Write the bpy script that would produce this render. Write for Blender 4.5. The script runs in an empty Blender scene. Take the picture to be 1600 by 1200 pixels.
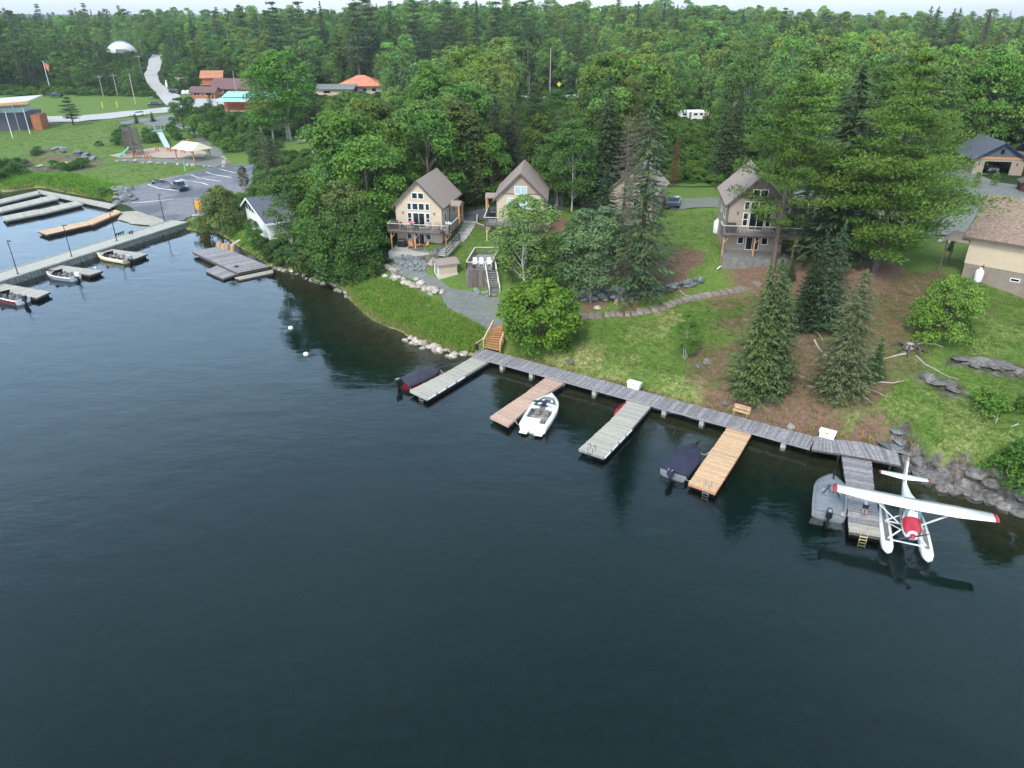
import bpy, bmesh, math, random
import numpy as np
from mathutils import Vector, Matrix
from mathutils.geometry import delaunay_2d_cdt
R = math.radians
random.seed(7); RS = np.random.RandomState(11)
sc = bpy.context.scene
COL = sc.collection
# ---------------------------------------------------------------- camera, world, sun, exposure
CH, PITCH, F = 34.0, 26.57, 1130.0
cd = bpy.data.cameras.new('camera'); cam = bpy.data.objects.new('camera', cd); COL.objects.link(cam)
cam.location = (0, 0, CH); cam.rotation_euler = (R(90 - PITCH), 0, 0)
cd.sensor_width = 36; cd.lens = F / 1600 * 36; cd.clip_end = 6000; cd.clip_start = 0.5
sc.camera = cam
w = bpy.data.worlds.new('World'); sc.world = w; w.use_nodes = True
nt = w.node_tree; bg = nt.nodes['Background']
sky = nt.nodes.new('ShaderNodeTexSky'); sky.sky_type = 'NISHITA'; sky.sun_disc = False
SUN_EL, SUN_AZ = 47, 205
sky.sun_elevation = R(SUN_EL); sky.sun_rotation = R(SUN_AZ)
sky.air_density = 1.2; sky.dust_density = 2.0; sky.ozone_density = 1.5
tcw = nt.nodes.new('ShaderNodeTexCoord'); mpw = nt.nodes.new('ShaderNodeMapping'); mpw.inputs['Scale'].default_value = (1, 1, 3)
nzw = nt.nodes.new('ShaderNodeTexNoise'); nzw.inputs['Scale'].default_value = 1.6; nzw.inputs['Detail'].default_value = 5
rpw = nt.nodes.new('ShaderNodeValToRGB'); rpw.color_ramp.elements[0].position = .3; rpw.color_ramp.elements[1].position = .75
rpw.color_ramp.elements[0].color = (.45, .45, .45, 1); rpw.color_ramp.elements[1].color = (.85, .85, .85, 1)
mxw = nt.nodes.new('ShaderNodeMixRGB'); mxw.inputs['Color2'].default_value = (6.5, 7.25, 8.0, 1)
nt.links.new(tcw.outputs['Generated'], mpw.inputs['Vector']); nt.links.new(mpw.outputs['Vector'], nzw.inputs['Vector'])
nt.links.new(nzw.outputs['Fac'], rpw.inputs['Fac']); nt.links.new(rpw.outputs['Color'], mxw.inputs['Fac'])
spw = nt.nodes.new('ShaderNodeSeparateXYZ'); nt.links.new(tcw.outputs['Generated'], spw.inputs[0])
gr = nt.nodes.new('ShaderNodeValToRGB'); ge = gr.color_ramp.elements; ge.new(.18); ge.new(.5)   # overcast: brighter band above the horizon, darker blue overhead
for e_, (p_, c_) in zip(ge, ((.0, (.45, .45, .45)), (.14, (.97, 1.06, 1.16)), (.36, (.9, 1.03, 1.14)), (.8, (.36, .42, .44)))): e_.position = p_; e_.color = (*c_, 1)
nt.links.new(spw.outputs['Z'], gr.inputs['Fac']); mg = nt.nodes.new('ShaderNodeMixRGB'); mg.blend_type = 'MULTIPLY'; mg.inputs['Fac'].default_value = 1
mg2 = nt.nodes.new('ShaderNodeVectorMath'); mg2.operation = 'SCALE'; mg2.inputs['Scale'].default_value = 2.0
nt.links.new(sky.outputs['Color'], mxw.inputs['Color1']); nt.links.new(mxw.outputs['Color'], mg.inputs['Color1']); nt.links.new(gr.outputs['Color'], mg.inputs['Color2']); nt.links.new(mg.outputs['Color'], mg2.inputs[0]); nt.links.new(mg2.outputs['Vector'], bg.inputs['Color'])
bg.inputs['Strength'].default_value = 0.105
sl = bpy.data.lights.new('sun', 'SUN'); so = bpy.data.objects.new('sun', sl); COL.objects.link(so)
sl.energy = 2.0; sl.angle = R(16); sl.color = (1, .96, .9)
# sun direction matches sky: azimuth measured from +Y clockwise
az = R(SUN_AZ); el = R(SUN_EL)
sd = Vector((math.sin(az) * math.cos(el), math.cos(az) * math.cos(el), math.sin(el)))
so.rotation_euler = (-sd).to_track_quat('-Z', 'Y').to_euler(); so.location = (0, -30, 90)
sc.view_settings.view_transform = 'Standard'; sc.view_settings.look = 'None'
sc.view_settings.exposure = 0.76; sc.view_settings.gamma = 1
sc.cycles.max_bounces = 6; sc.cycles.transparent_max_bounces = 12; sc.cycles.diffuse_bounces = 2
sc.cycles.glossy_bounces = 3; sc.cycles.transmission_bounces = 3
# ---------------------------------------------------------------- picture <-> place (used only for laying things out at their true distance)
CP, SP = math.cos(R(PITCH)), math.sin(R(PITCH))
def ray(px, py):
    dx, dy = (px - 800) / F, (600 - py) / F
    return dx, CP + dy * SP, -SP + dy * CP
def P(px, py, z=0.0):
    a, b, c = ray(px, py); t = (z - CH) / c
    return Vector((a * t, b * t, z))
def proj(x, y, z):
    f = y * CP + (CH - z) * SP; u = y * SP - (CH - z) * CP
    return 800 + F * x / f, 600 - F * u / f
# ---------------------------------------------------------------- tags
def tag(o, label=None, cat=None, group=None, kind=None):
    if label: o['label'] = label
    if cat: o['category'] = cat
    if group: o['group'] = group
    if kind: o['kind'] = kind
    return o
def thing(name, label, cat, loc=(0, 0, 0), rz=0.0, group=None, scale=None):
    o = bpy.data.objects.new(name, None); COL.objects.link(o); o.empty_display_size = .3
    o.location = loc; o.rotation_euler = (0, 0, rz)
    if scale: o.scale = scale
    return tag(o, label, cat, group)
def link(name, me, parent=None, mat=None):
    o = bpy.data.objects.new(name, me); COL.objects.link(o)
    if mat and not me.materials: me.materials.append(mat)
    if parent: o.parent = parent
    return o
def dup(root, loc, rz, label=None, group=None, scale=None):
    r = root.copy(); COL.objects.link(r); r.location = loc; r.rotation_euler = (0, 0, rz)
    if scale: r.scale = scale
    if label: r['label'] = label
    if group: r['group'] = group
    for ch in list(root.children):
        c = ch.copy(); COL.objects.link(c); c.parent = r
        for g in ch.children:
            d = g.copy(); COL.objects.link(d); d.parent = c
    return r
# ---------------------------------------------------------------- mesh builder
class MB:
    def __init__(s): s.v = []; s.f = []; s.a = []
    def add(s, vs, fs, val=None):
        if val is None: val = random.random()
        n = len(s.v); s.v += [tuple(v) for v in vs]
        s.f += [tuple(i + n for i in f) for f in fs]; s.a += [val] * len(vs); return s
    def box(s, c, d, rz=0, rx=0, ry=0, val=None):
        m = Matrix.Rotation(rz, 3, 'Z') @ Matrix.Rotation(ry, 3, 'Y') @ Matrix.Rotation(rx, 3, 'X')
        c = Vector(c); vs = []
        for x in (-.5, .5):
            for y in (-.5, .5):
                for z in (-.5, .5): vs.append(c + m @ Vector((x * d[0], y * d[1], z * d[2])))
        return s.add(vs, [(0, 1, 3, 2), (4, 6, 7, 5), (0, 4, 5, 1), (2, 3, 7, 6), (0, 2, 6, 4), (1, 5, 7, 3)], val)
    def b2(s, x0, x1, y0, y1, z0, z1, val=None):
        return s.box(((x0 + x1) / 2, (y0 + y1) / 2, (z0 + z1) / 2), (abs(x1 - x0), abs(y1 - y0), abs(z1 - z0)), val=val)
    def beam(s, p0, p1, wd=.1, ht=None, val=None):
        p0, p1 = Vector(p0), Vector(p1); ht = ht or wd; d = (p1 - p0)
        if d.length < 1e-6: return s
        d.normalize(); up = Vector((0, 0, 1)) if abs(d.z) < .95 else Vector((0, 1, 0))
        x = d.cross(up).normalized(); u = x.cross(d).normalized(); vs = []
        for p in (p0, p1):
            for a, b in ((-1, -1), (1, -1), (1, 1), (-1, 1)): vs.append(p + x * a * wd / 2 + u * b * ht / 2)
        return s.add(vs, [(0, 1, 2, 3), (7, 6, 5, 4), (0, 4, 5, 1), (1, 5, 6, 2), (2, 6, 7, 3), (3, 7, 4, 0)], val)
    def path(s, pts, rad, n=6, val=None, cap=True):
        pts = [Vector(p) for p in pts]; vs = []; fs = []
        if not hasattr(rad, '__len__'): rad = [rad] * len(pts)
        for i, p in enumerate(pts):
            d = (pts[min(i + 1, len(pts) - 1)] - pts[max(i - 1, 0)]).normalized()
            up = Vector((0, 0, 1)) if abs(d.z) < .9 else Vector((0, 1, 0))
            x = d.cross(up).normalized(); u = x.cross(d).normalized()
            for k in range(n):
                a = 2 * math.pi * k / n; vs.append(p + (x * math.cos(a) + u * math.sin(a)) * rad[i])
        for i in range(len(pts) - 1):
            for k in range(n):
                k2 = (k + 1) % n; fs.append((i * n + k, i * n + k2, (i + 1) * n + k2, (i + 1) * n + k))
        if cap: fs.append(tuple(range(n))[::-1]); fs.append(tuple((len(pts) - 1) * n + k for k in range(n)))
        return s.add(vs, fs, val)
    def tube(s, p0, p1, r, r1=None, n=8, val=None): return s.path([p0, p1], [r, r if r1 is None else r1], n, val)
    def prism(s, poly, z0, z1, val=None):
        n = len(poly); f = lambda z, p: z(p) if callable(z) else z
        vs = [(p[0], p[1], f(z0, p)) for p in poly] + [(p[0], p[1], f(z1, p)) for p in poly]
        fs = [tuple(range(n))[::-1], tuple(range(n, 2 * n))] + [(i, (i + 1) % n, n + (i + 1) % n, n + i) for i in range(n)]
        return s.add(vs, fs, val)
    def prism_x(s, prof, x0, x1, val=None):   # profile in (y,z) extruded along x
        n = len(prof); vs = [(x0, p[0], p[1]) for p in prof] + [(x1, p[0], p[1]) for p in prof]
        return s.add(vs, [tuple(range(n))[::-1], tuple(range(n, 2 * n))] + [(i, (i + 1) % n, n + (i + 1) % n, n + i) for i in range(n)], val)
    def prism_y(s, prof, y0, y1, val=None):   # profile in (x,z) extruded along y
        n = len(prof); vs = [(p[0], y0, p[1]) for p in prof] + [(p[0], y1, p[1]) for p in prof]
        return s.add(vs, [tuple(range(n))[::-1], tuple(range(n, 2 * n))] + [(i, (i + 1) % n, n + (i + 1) % n, n + i) for i in range(n)], val)
    def loft(s, secs, cap=True, closed=True, val=None):
        n = len(secs[0]); vs = [p for q in secs for p in q]; fs = []; m = n if closed else n - 1
        for i in range(len(secs) - 1):
            for k in range(m):
                k2 = (k + 1) % n; fs.append((i * n + k, i * n + k2, (i + 1) * n + k2, (i + 1) * n + k))
        if cap: fs.append(tuple(range(n))[::-1]); fs.append(tuple((len(secs) - 1) * n + k for k in range(n)))
        return s.add(vs, fs, val)
    def ball(s, c, r, n=10, m=6, val=None):
        if not hasattr(r, '__len__'): r = (r, r, r)
        secs = []
        for i in range(m + 1):
            t = math.pi * (i / m); t = min(max(t, .08), math.pi - .08)
            secs.append([(c[0] + r[0] * math.sin(t) * math.cos(2 * math.pi * k / n), c[1] + r[1] * math.sin(t) * math.sin(2 * math.pi * k / n), c[2] - r[2] * math.cos(t)) for k in range(n)])
        return s.loft(secs, val=val)
    def build(s, name, mat, parent=None, smooth=False, loc=None, fix=True):
        me = bpy.data.meshes.new(name); me.from_pydata([tuple(v) for v in s.v], [], s.f)
        if fix:
            bm = bmesh.new(); bm.from_mesh(me); bmesh.ops.recalc_face_normals(bm, faces=bm.faces); bm.to_mesh(me); bm.free()
        at = me.attributes.new('v', 'FLOAT', 'POINT'); at.data.foreach_set('value', s.a)
        if smooth:
            me.shade_smooth() if hasattr(me, 'shade_smooth') else None
        me.update(); me.materials.append(mat)
        o = link(name, me, parent)
        if loc is not None: o.location = loc
        return o
# ---------------------------------------------------------------- materials
MATS = {}
def srgb(r, g, b):
    f = lambda c: (c / 255 / 12.92) if c / 255 <= .04045 else ((c / 255 + .055) / 1.055) ** 2.4
    return (f(r), f(g), f(b))
def mat(name, col, rough=.6, metal=0.0, var=.12, scale=4.0, vvar=.25, bump=0.0, bscale=20.0, siding=0.0, col2=None, spec=.5, stretch=(1, 1, 1), clear=0):
    if name in MATS: return MATS[name]
    m = bpy.data.materials.new(name); m.use_nodes = True; n = m.node_tree; L = n.links; b = n.nodes['Principled BSDF']
    N = n.nodes.new
    tc = N('ShaderNodeTexCoord'); mp = N('ShaderNodeMapping'); mp.inputs['Scale'].default_value = stretch
    L.new(tc.outputs['Object'], mp.inputs['Vector'])
    nz = N('ShaderNodeTexNoise'); nz.inputs['Scale'].default_value = scale; nz.inputs['Detail'].default_value = 6; nz.inputs['Roughness'].default_value = .65
    L.new(mp.outputs['Vector'], nz.inputs['Vector'])
    mx = N('ShaderNodeMixRGB'); c2 = col2 or tuple(c * .45 for c in col)
    mx.inputs['Color1'].default_value = (*col, 1); mx.inputs['Color2'].default_value = (*c2, 1)
    mr = N('ShaderNodeMapRange'); mr.inputs['From Min'].default_value = .38; mr.inputs['From Max'].default_value = .72
    mr.inputs['To Max'].default_value = min(1, var * 3); L.new(nz.outputs['Fac'], mr.inputs['Value']); L.new(mr.outputs['Result'], mx.inputs['Fac'])
    at = N('ShaderNodeAttribute'); at.attribute_name = 'v'
    mv = N('ShaderNodeMapRange'); mv.inputs['To Min'].default_value = 1 - vvar; mv.inputs['To Max'].default_value = 1 + vvar * .6
    L.new(at.outputs['Fac'], mv.inputs['Value'])
    vm = N('ShaderNodeVectorMath'); vm.operation = 'SCALE'; L.new(mx.outputs['Color'], vm.inputs[0]); L.new(mv.outputs['Result'], vm.inputs['Scale'])
    L.new(vm.outputs['Vector'], b.inputs['Base Color'])
    b.inputs['Roughness'].default_value = rough; b.inputs['Metallic'].default_value = metal
    b.inputs['Specular IOR Level'].default_value = spec
    if clear: b.inputs['Coat Weight'].default_value = clear
    h = None
    if bump:
        nb = N('ShaderNodeTexNoise'); nb.inputs['Scale'].default_value = bscale; nb.inputs['Detail'].default_value = 4
        L.new(mp.outputs['Vector'], nb.inputs['Vector']); h = nb.outputs['Fac']
    if siding:
        wv = N('ShaderNodeTexWave'); wv.bands_direction = 'Z'; wv.wave_profile = 'SAW'; wv.inputs['Scale'].default_value = siding
        L.new(tc.outputs['Object'], wv.inputs['Vector']); h = wv.outputs['Fac']
    if h is not None:
        bp = N('ShaderNodeBump'); bp.inputs['Strength'].default_value = bump or .6; bp.inputs['Distance'].default_value = .03
        L.new(h, bp.inputs['Height']); L.new(bp.outputs['Normal'], b.inputs['Normal'])
    MATS[name] = m; return m
M_WOODG = mat('weathered grey deck wood', srgb(152, 148, 150), .85, var=.25, scale=3, vvar=.35, bump=.3, bscale=30, col2=srgb(104, 98, 98))
M_WOODL = mat('pale grey dock wood', srgb(170, 164, 152), .85, var=.2, scale=3, vvar=.16, bump=.3, bscale=30, col2=srgb(140, 134, 126))
M_WOODR = mat('pinkish brown dock wood', srgb(186, 156, 138), .85, var=.2, scale=3, vvar=.15, bump=.3, col2=srgb(150, 116, 100))
M_WOODT = mat('new tan dock wood', srgb(200, 166, 132), .8, var=.2, scale=3, vvar=.15, bump=.3, col2=srgb(172, 132, 94))
M_WOODO = mat('orange stained timber', srgb(186, 138, 98), .7, var=.2, scale=3, vvar=.2, col2=srgb(150, 88, 42))
M_WOODD = mat('dark aged timber', srgb(96, 84, 76), .85, var=.3, scale=5, vvar=.3, bump=.3, col2=srgb(60, 52, 48))
M_FENCE = mat('grey brown fence boards', srgb(122, 110, 102), .85, var=.3, scale=3, vvar=.3, col2=srgb(84, 74, 68))
M_CONC = mat('concrete', srgb(170, 166, 156), .9, var=.2, scale=1.2, vvar=.06, bump=.2, col2=srgb(140, 138, 132))
M_CONCD = mat('dark wet concrete', srgb(120, 118, 112), .9, var=.3, scale=2, vvar=.15)
M_STEEL = mat('corrugated pale steel', srgb(150, 152, 146), .6, .3, var=.3, scale=2, vvar=.3, col2=srgb(96, 96, 90))
M_BLACK = mat('black plastic', (.012, .012, .014), .35, var=.1, vvar=.1)
M_BLACKM = mat('black painted metal', (.02, .02, .022), .5, .2)
M_WHITE = mat('white paint', srgb(232, 232, 230), .4, var=.06, vvar=.04, clear=.2)
M_GEL = mat('glossy white boat shell', (.78, .78, .77), .22, var=.05, vvar=.03, clear=.5)
M_CREAM = mat('cream boat shell', srgb(214, 196, 158), .25, var=.08, vvar=.05, clear=.4)
M_MAROON = mat('maroon boat paint', (.16, .01, .015), .25, var=.1, vvar=.05, clear=.5)
M_SILVER = mat('bare aluminium', (.5, .51, .53), .38, .7, var=.2, scale=3, vvar=.15)
M_NAVYC = mat('navy boat cover cloth', srgb(38, 40, 62), .85, var=.2, scale=2, vvar=.1, bump=.5, bscale=5)
M_DARKC = mat('charcoal boat cover cloth', srgb(52, 52, 66), .85, var=.25, scale=2, vvar=.1, bump=.5, bscale=5)
M_GREYC = mat('grey boat cover cloth', srgb(122, 126, 132), .85, var=.2, scale=2, vvar=.1, bump=.5, bscale=4)
M_RED = mat('red paint', (.42, .012, .03), .35, var=.1, vvar=.06, clear=.3)
M_SEAT = mat('grey vinyl seat', srgb(150, 146, 142), .6, var=.1)
M_CARPET = mat('boat floor carpet', srgb(120, 112, 108), .95, var=.2)
M_GLASS = mat('dark window glass', (.012, .014, .018), .06, var=.2, scale=.6, vvar=.1, spec=.8)
M_GLASSB = mat('window with pale blind behind glass', srgb(176, 196, 198), .12, var=.15, scale=.8, vvar=.08, spec=.8)
M_TEAL = mat('tinted aircraft window', srgb(70, 104, 106), .08, var=.2, spec=.8)
M_SIDING = mat('beige lap siding', srgb(196, 176, 152), .75, var=.12, scale=1.2, vvar=.02, siding=1.6, col2=srgb(176, 156, 134))
M_SIDINGT = mat('taupe lap siding', srgb(160, 144, 128), .75, var=.12, scale=1.2, vvar=.02, siding=1.6, col2=srgb(140, 124, 110))
M_SIDINGD = mat('brown gable shingles', srgb(116, 100, 90), .8, var=.15, scale=2, vvar=.02, siding=2.2)
M_FOUND = mat('taupe foundation parging', srgb(138, 124, 112), .9, var=.15, scale=1.4, vvar=.03)
M_ROOF = mat('brown grey roof shingles', srgb(156, 138, 128), .9, var=.3, scale=9, vvar=.05, bump=.6, bscale=16, col2=srgb(112, 98, 90))
M_ROOFB = mat('mottled brown roof shingles', srgb(150, 128, 112), .9, var=.33, scale=7, vvar=.03, bump=.6, bscale=14, col2=srgb(84, 68, 58), stretch=(.45, 1, 1))
M_ROOFG = mat('slate grey roof shingles', srgb(92, 96, 108), .9, var=.3, scale=6, vvar=.04, bump=.5, bscale=14)
M_TRIM = mat('dark brown trim', srgb(92, 80, 72), .7, var=.1)
M_TRIMW = mat('white window trim', srgb(225, 222, 216), .5, var=.05, vvar=.05)
M_RAILW = mat('pale rail cap', srgb(206, 200, 186), .6, var=.12, vvar=.1)
M_PROP = mat('white tank paint', srgb(235, 236, 236), .35, var=.1, vvar=.02)
M_ROCK = mat('grey granite', srgb(126, 120, 116), .9, var=.33, scale=2.2, vvar=.4, bump=.7, bscale=5, col2=srgb(62, 56, 54))
M_ROCKP = mat('pale shore rock', srgb(184, 172, 160), .9, var=.3, scale=2.4, vvar=.35, bump=.7, bscale=5, col2=srgb(112, 98, 88))
M_ROCKB = mat('blue grey blasted rock', srgb(130, 134, 134), .85, var=.33, scale=3, vvar=.45, bump=.8, bscale=6, col2=srgb(78, 78, 80))
M_SLAB = mat('flat path stone', srgb(150, 136, 126), .9, var=.25, scale=2, vvar=.3, bump=.5, bscale=8)
M_DRIFT = mat('bleached root wood', srgb(176, 166, 158), .9, var=.25, scale=4, vvar=.3, bump=.4)
M_STUMP = mat('cut log', srgb(190, 150, 112), .85, var=.25, scale=5, vvar=.25)
M_TRUNK = mat('grey brown bark', srgb(98, 86, 76), .95, var=.3, scale=6, vvar=.2, bump=.7, bscale=12, stretch=(1, 1, .3))
M_BIRCH = mat('white birch bark', srgb(206, 202, 190), .85, var=.3, scale=5, vvar=.1, col2=srgb(92, 84, 76), stretch=(.4, .4, 2.2))
M_TYRE = mat('tyre rubber', (.015, .015, .015), .85)
M_CARW = mat('white car paint', (.75, .76, .77), .25, var=.05, vvar=.02, clear=.6)
M_CARK = mat('black car paint', (.018, .02, .026), .25, var=.05, vvar=.02, clear=.6)
M_CARB = mat('dark blue car paint', (.03, .05, .09), .25, var=.05, vvar=.02, clear=.6)
M_CARR = mat('red car paint', (.36, .02, .03), .25, var=.05, vvar=.02, clear=.6)
M_CARS = mat('silver car paint', (.3, .31, .33), .3, .4, var=.05, vvar=.02, clear=.6)
M_LOG = mat('orange log wall', srgb(166, 102, 62), .75, var=.25, scale=1.5, siding=1.0, col2=srgb(128, 66, 34))
M_LODGE = mat('brown lodge roof', srgb(116, 84, 84), .85, var=.2, scale=1.5)
M_BLUER = mat('pale blue metal roof', srgb(150, 214, 224), .45, .1, var=.08, scale=.6, siding=0)
M_PINKR = mat('faded orange roof', srgb(208, 136, 112), .7, var=.2, scale=.5, col2=srgb(186, 96, 56))
M_TANR = mat('cream roof panels', srgb(222, 208, 180), .6, var=.1, scale=1)
M_GRN = mat('green plastic slide', srgb(120, 200, 160), .4, var=.1)
M_YEL = mat('yellow paint', srgb(230, 200, 30), .5, var=.1)
M_ORG = mat('orange paint', srgb(215, 120, 50), .5, var=.1)
M_SKIN = mat('skin', srgb(200, 150, 125), .6, var=.05, vvar=.02)
M_SHIRT = mat('pale grey shirt cloth', srgb(198, 200, 214), .9, var=.1, vvar=.02)
M_SHORT = mat('dark navy cloth', srgb(40, 34, 48), .9, var=.1, vvar=.02)
# ---------------------------------------------------------------- terrain
SHPX = [(-700,352),(-400,332),(-150,312),(0,301),(22,299),(60,292),(120,304),(182,318),(176,326),(188,334),(182,345),(205,351),(225,355),
 (250,352),(276,352),(285,356),(299,361),(320,363),(342,366),(355,373),(366,381),(385,394),(405,405),(420,415),(432,419),(456,425),(475,432),(493,437),
 (521,446),(531,450),(545,467),(555,477),(568,490),(580,500),(600,509),(630,521),(645,532),(664,540),(684,544),(700,551),(726,557),(744,556),
 (768,559),(800,566),(850,580),(900,593),(960,609),(1020,625),(1090,645),(1165,664),(1230,682),(1285,693),(1330,700),(1375,706),(1406,716),
 (1422,735),(1445,747),(1475,757),(1500,765),(1530,773),(1560,784),(1585,795),(1620,806),(1680,822),(1760,850),(1900,900),(2300,1100)]
SHW = np.array([P(a, b, 0)[:2] for a, b in SHPX])
LANDPOLY = np.vstack([SHW, [[400, 20], [3000, 20], [3000, 4000], [-3000, 4000], [-3000, SHW[0][1]]]])
CT = [(20,240,3.0),(100,270,2.5),(60,215,3.6),(200,265,2.6),(230,240,3),(265,212,4.6),(340,220,3.8),(330,270,2.3),(290,300,1.6),(230,330,.55),(390,260,2.8),
(350,350,1.2),(410,375,1.3),(430,330,3),(60,280,1.3),(150,300,1.1),(285,345,1.0),(240,318,.9),
(0,185,4.5),(150,185,4.5),(270,178,5),(0,152,7),(87,150,7.6),(160,150,7.4),(240,163,5.6),(350,158,6),(420,165,6),(600,140,7),(820,152,7),(915,148,8),
(250,140,8),(235,110,12),(247,85,17),(190,95,13),
(500,240,5),(560,300,5),(470,330,3.5),(540,400,3.2),(480,410,1.8),(520,435,1.5),
(625,395,5),(650,395,5),(690,403,5),(740,335,7),(720,340,7),(790,345,7),(815,380,6),(700,440,3.1),(640,421,3.1),(600,412,3.0),(760,470,2.2),(780,505,1.6),(720,500,1.6),(640,480,1.5),(600,450,2.0),(560,435,1.6),
(728,400,4.6),(745,380,5.6),(700,420,3.6),(860,330,8),(920,350,8),(965,350,7.3),(745,452,2.6),(735,446,3.0),(765,446,2.9),(752,430,3.6),(790,440,4.2),(840,420,5.4),
(900,505,2.6),(1000,492,4.0),(1100,466,5.1),(1170,452,5.8),(900,482,3.2),(950,462,4.6),(950,452,5.6),(1000,444,6.2),(1080,436,6.4),(960,400,7),(1040,400,7.4),(1100,380,8.2),(1128,393,8.5),(1200,402,8.5),(1080,320,9),(1050,290,9.5),(1250,400,8.6),
(900,550,1.4),(1000,592,1.3),(1000,540,2.4),(1100,560,3),(1100,640,1.3),(1200,645,1.9),(1200,560,4),(1250,500,6),(1300,600,3.6),(1350,675,1.7),(1400,600,4.2),(1400,500,7),(1450,450,8.2),(1500,520,6.8),(1495,430,9.0),(1600,462,8.0),(1560,570,5.6),(1450,680,2.6),(1550,680,4),(1600,620,5.2),(1600,740,2.8),(1500,730,1.9),(1440,720,1.5),
(830,520,1.8),(1450,350,8.5),(1550,320,7.6),(1500,270,7),(1540,265,7),(1300,300,9),(1300,350,9),(1100,180,8),(1190,170,8.5),(950,200,8.5),(800,230,8),(700,230,7),(1300,220,9),(1500,220,9)]
CW = [(*P(a, b, z)[:2], z) for a, b, z in CT]
CW += [(-450,450,20),(-300,450,22),(-200,440,20),(-100,450,25),(0,430,26),(100,430,22),(200,430,16),(300,430,13),(420,430,12),
(0,370,18),(-60,375,17),(-230,350,10),(100,370,15),(200,370,12),(300,370,11),(0,330,9),(110,300,9),(200,300,9),(200,200,8),(260,260,9),(-330,300,8),(-400,380,14),
(-600,700,30),(0,700,30),(600,700,22),(-900,1500,30),(0,1500,30),(900,1500,24),(-200,150,3),(-300,200,4),(-140,240,4.2),(130,120,8),(160,90,7),(90,60,5)]
CW = np.array(CW)
def _k(a, b):
    d = np.sqrt(((a[:, None, :] - b[None, :, :]) ** 2).sum(-1) + 4.0); return d
_n = len(CW); _A = np.zeros((_n + 3, _n + 3)); _A[:_n, :_n] = _k(CW[:, :2], CW[:, :2]) - np.eye(_n) * 0.6
_Q = np.hstack([np.ones((_n, 1)), CW[:, :2]]); _A[:_n, _n:] = _Q; _A[_n:, :_n] = _Q.T
_W = np.linalg.solve(_A, np.concatenate([CW[:, 2], np.zeros(3)]))
def in_poly(X, Y, poly):
    poly = np.asarray(poly, float)[:, :2]; ins = np.zeros(X.shape, bool); n = len(poly); j = n - 1
    for i in range(n):
        xi, yi = poly[i]; xj, yj = poly[j]
        c = ((yi > Y) != (yj > Y)) & (X < (xj - xi) * (Y - yi) / (yj - yi + 1e-12) + xi); ins ^= c; j = i
    return ins
def seg_dist(X, Y, pl, closed=False):
    pl = np.asarray(pl, float)[:, :2]; d = np.full(X.shape, 1e9); n = len(pl)
    for i in range(n if closed else n - 1):
        a = pl[i]; b = pl[(i + 1) % n]; ab = b - a; L = (ab ** 2).sum() + 1e-12
        t = np.clip(((X - a[0]) * ab[0] + (Y - a[1]) * ab[1]) / L, 0, 1)
        d = np.minimum(d, np.hypot(X - a[0] - t * ab[0], Y - a[1] - t * ab[1]))
    return d
def sstep(a, b, x):
    t = np.clip((x - a) / (b - a), 0, 1); return t * t * (3 - 2 * t)
def vnoise(X, Y, s, seed=0):
    x = X / s + 71.3 * seed; y = Y / s - 33.7 * seed; xi = np.floor(x); yi = np.floor(y); fx = x - xi; fy = y - yi
    fx = fx * fx * (3 - 2 * fx); fy = fy * fy * (3 - 2 * fy)
    h = lambda a, b: np.modf(np.abs(np.sin(a * 127.1 + b * 311.7 + seed * 17.3) * 43758.5453))[0]
    return (h(xi, yi) * (1 - fx) + h(xi + 1, yi) * fx) * (1 - fy) + (h(xi, yi + 1) * (1 - fx) + h(xi + 1, yi + 1) * fx) * fy
def hgt(X, Y):
    X = np.atleast_1d(np.asarray(X, float)); Y = np.atleast_1d(np.asarray(Y, float))
    out = np.zeros(X.shape); CHK = 20000
    Xf, Yf = X.ravel(), Y.ravel(); H = np.empty(Xf.shape)
    for i in range(0, len(Xf), CHK):
        q = np.stack([Xf[i:i + CHK], Yf[i:i + CHK]], 1)
        H[i:i + CHK] = _k(q, CW[:, :2]) @ _W[:_n] + _W[_n] + q @ _W[_n + 1:]
    H = H.reshape(X.shape)
    d = seg_dist(X, Y, SHW); land = in_poly(X, Y, LANDPOLY); d = np.where(land, d, -d)
    wd = 3.2 - 2.0 * sstep(30, 36, X)
    ramp = (vnoise(X, Y, 6, 3) - .5) * .5 * sstep(2, 8, d) + (vnoise(X, Y, 1.7, 4) - .5) * .16 * sstep(1, 4, d)
    H = np.maximum(H, .7) + ramp
    up = H * sstep(-.15, 1, d / wd) * 1.0
    dn = -.05 - .26 * (-d) - .0 * d
    dn = np.maximum(dn, -4.5)
    return np.where(d > 0, up, dn)
PADS = []   # (polygon, z)
def gz(x, y): return float(hgt(x, y)[0])
def G(px, py):
    a, b, c = ray(px, py); t = np.linspace(40, 900, 1700); H = hgt(a * t, b * t); zz = CH + c * t
    k = np.argmax(zz <= H)
    if zz[k] > H[k]: return P(px, py, 5)
    t0, t1 = t[max(k - 1, 0)], t[k]; tt = np.linspace(t0, t1, 12); H = hgt(a * tt, b * tt); j = np.argmax(CH + c * tt <= H); tt = tt[j]
    x, y = a * tt, b * tt; return Vector((x, y, gz(x, y)))
def W(pxs): return [G(*p) for p in pxs]
def grd(lo, f0, f1, hi, st, gr, m0, m1, ms=2.4):
    v = list(np.arange(f0, f1 + .01, st)); s = st; x = f1
    while x < hi: s = s * gr if (s < ms or x > m1) else ms; x += s; v.append(x)
    s = st; x = f0; pre = []
    while x > lo: s = s * gr if (s < ms or x < m0) else ms; x -= s; pre.append(x)
    return np.array(pre[::-1] + v)
GX = grd(-2500, -92, 66, 2500, .8, 1.08, -330, 200); GY = grd(-300, 38, 150, 3500, .8, 1.08, 38, 500)
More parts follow.
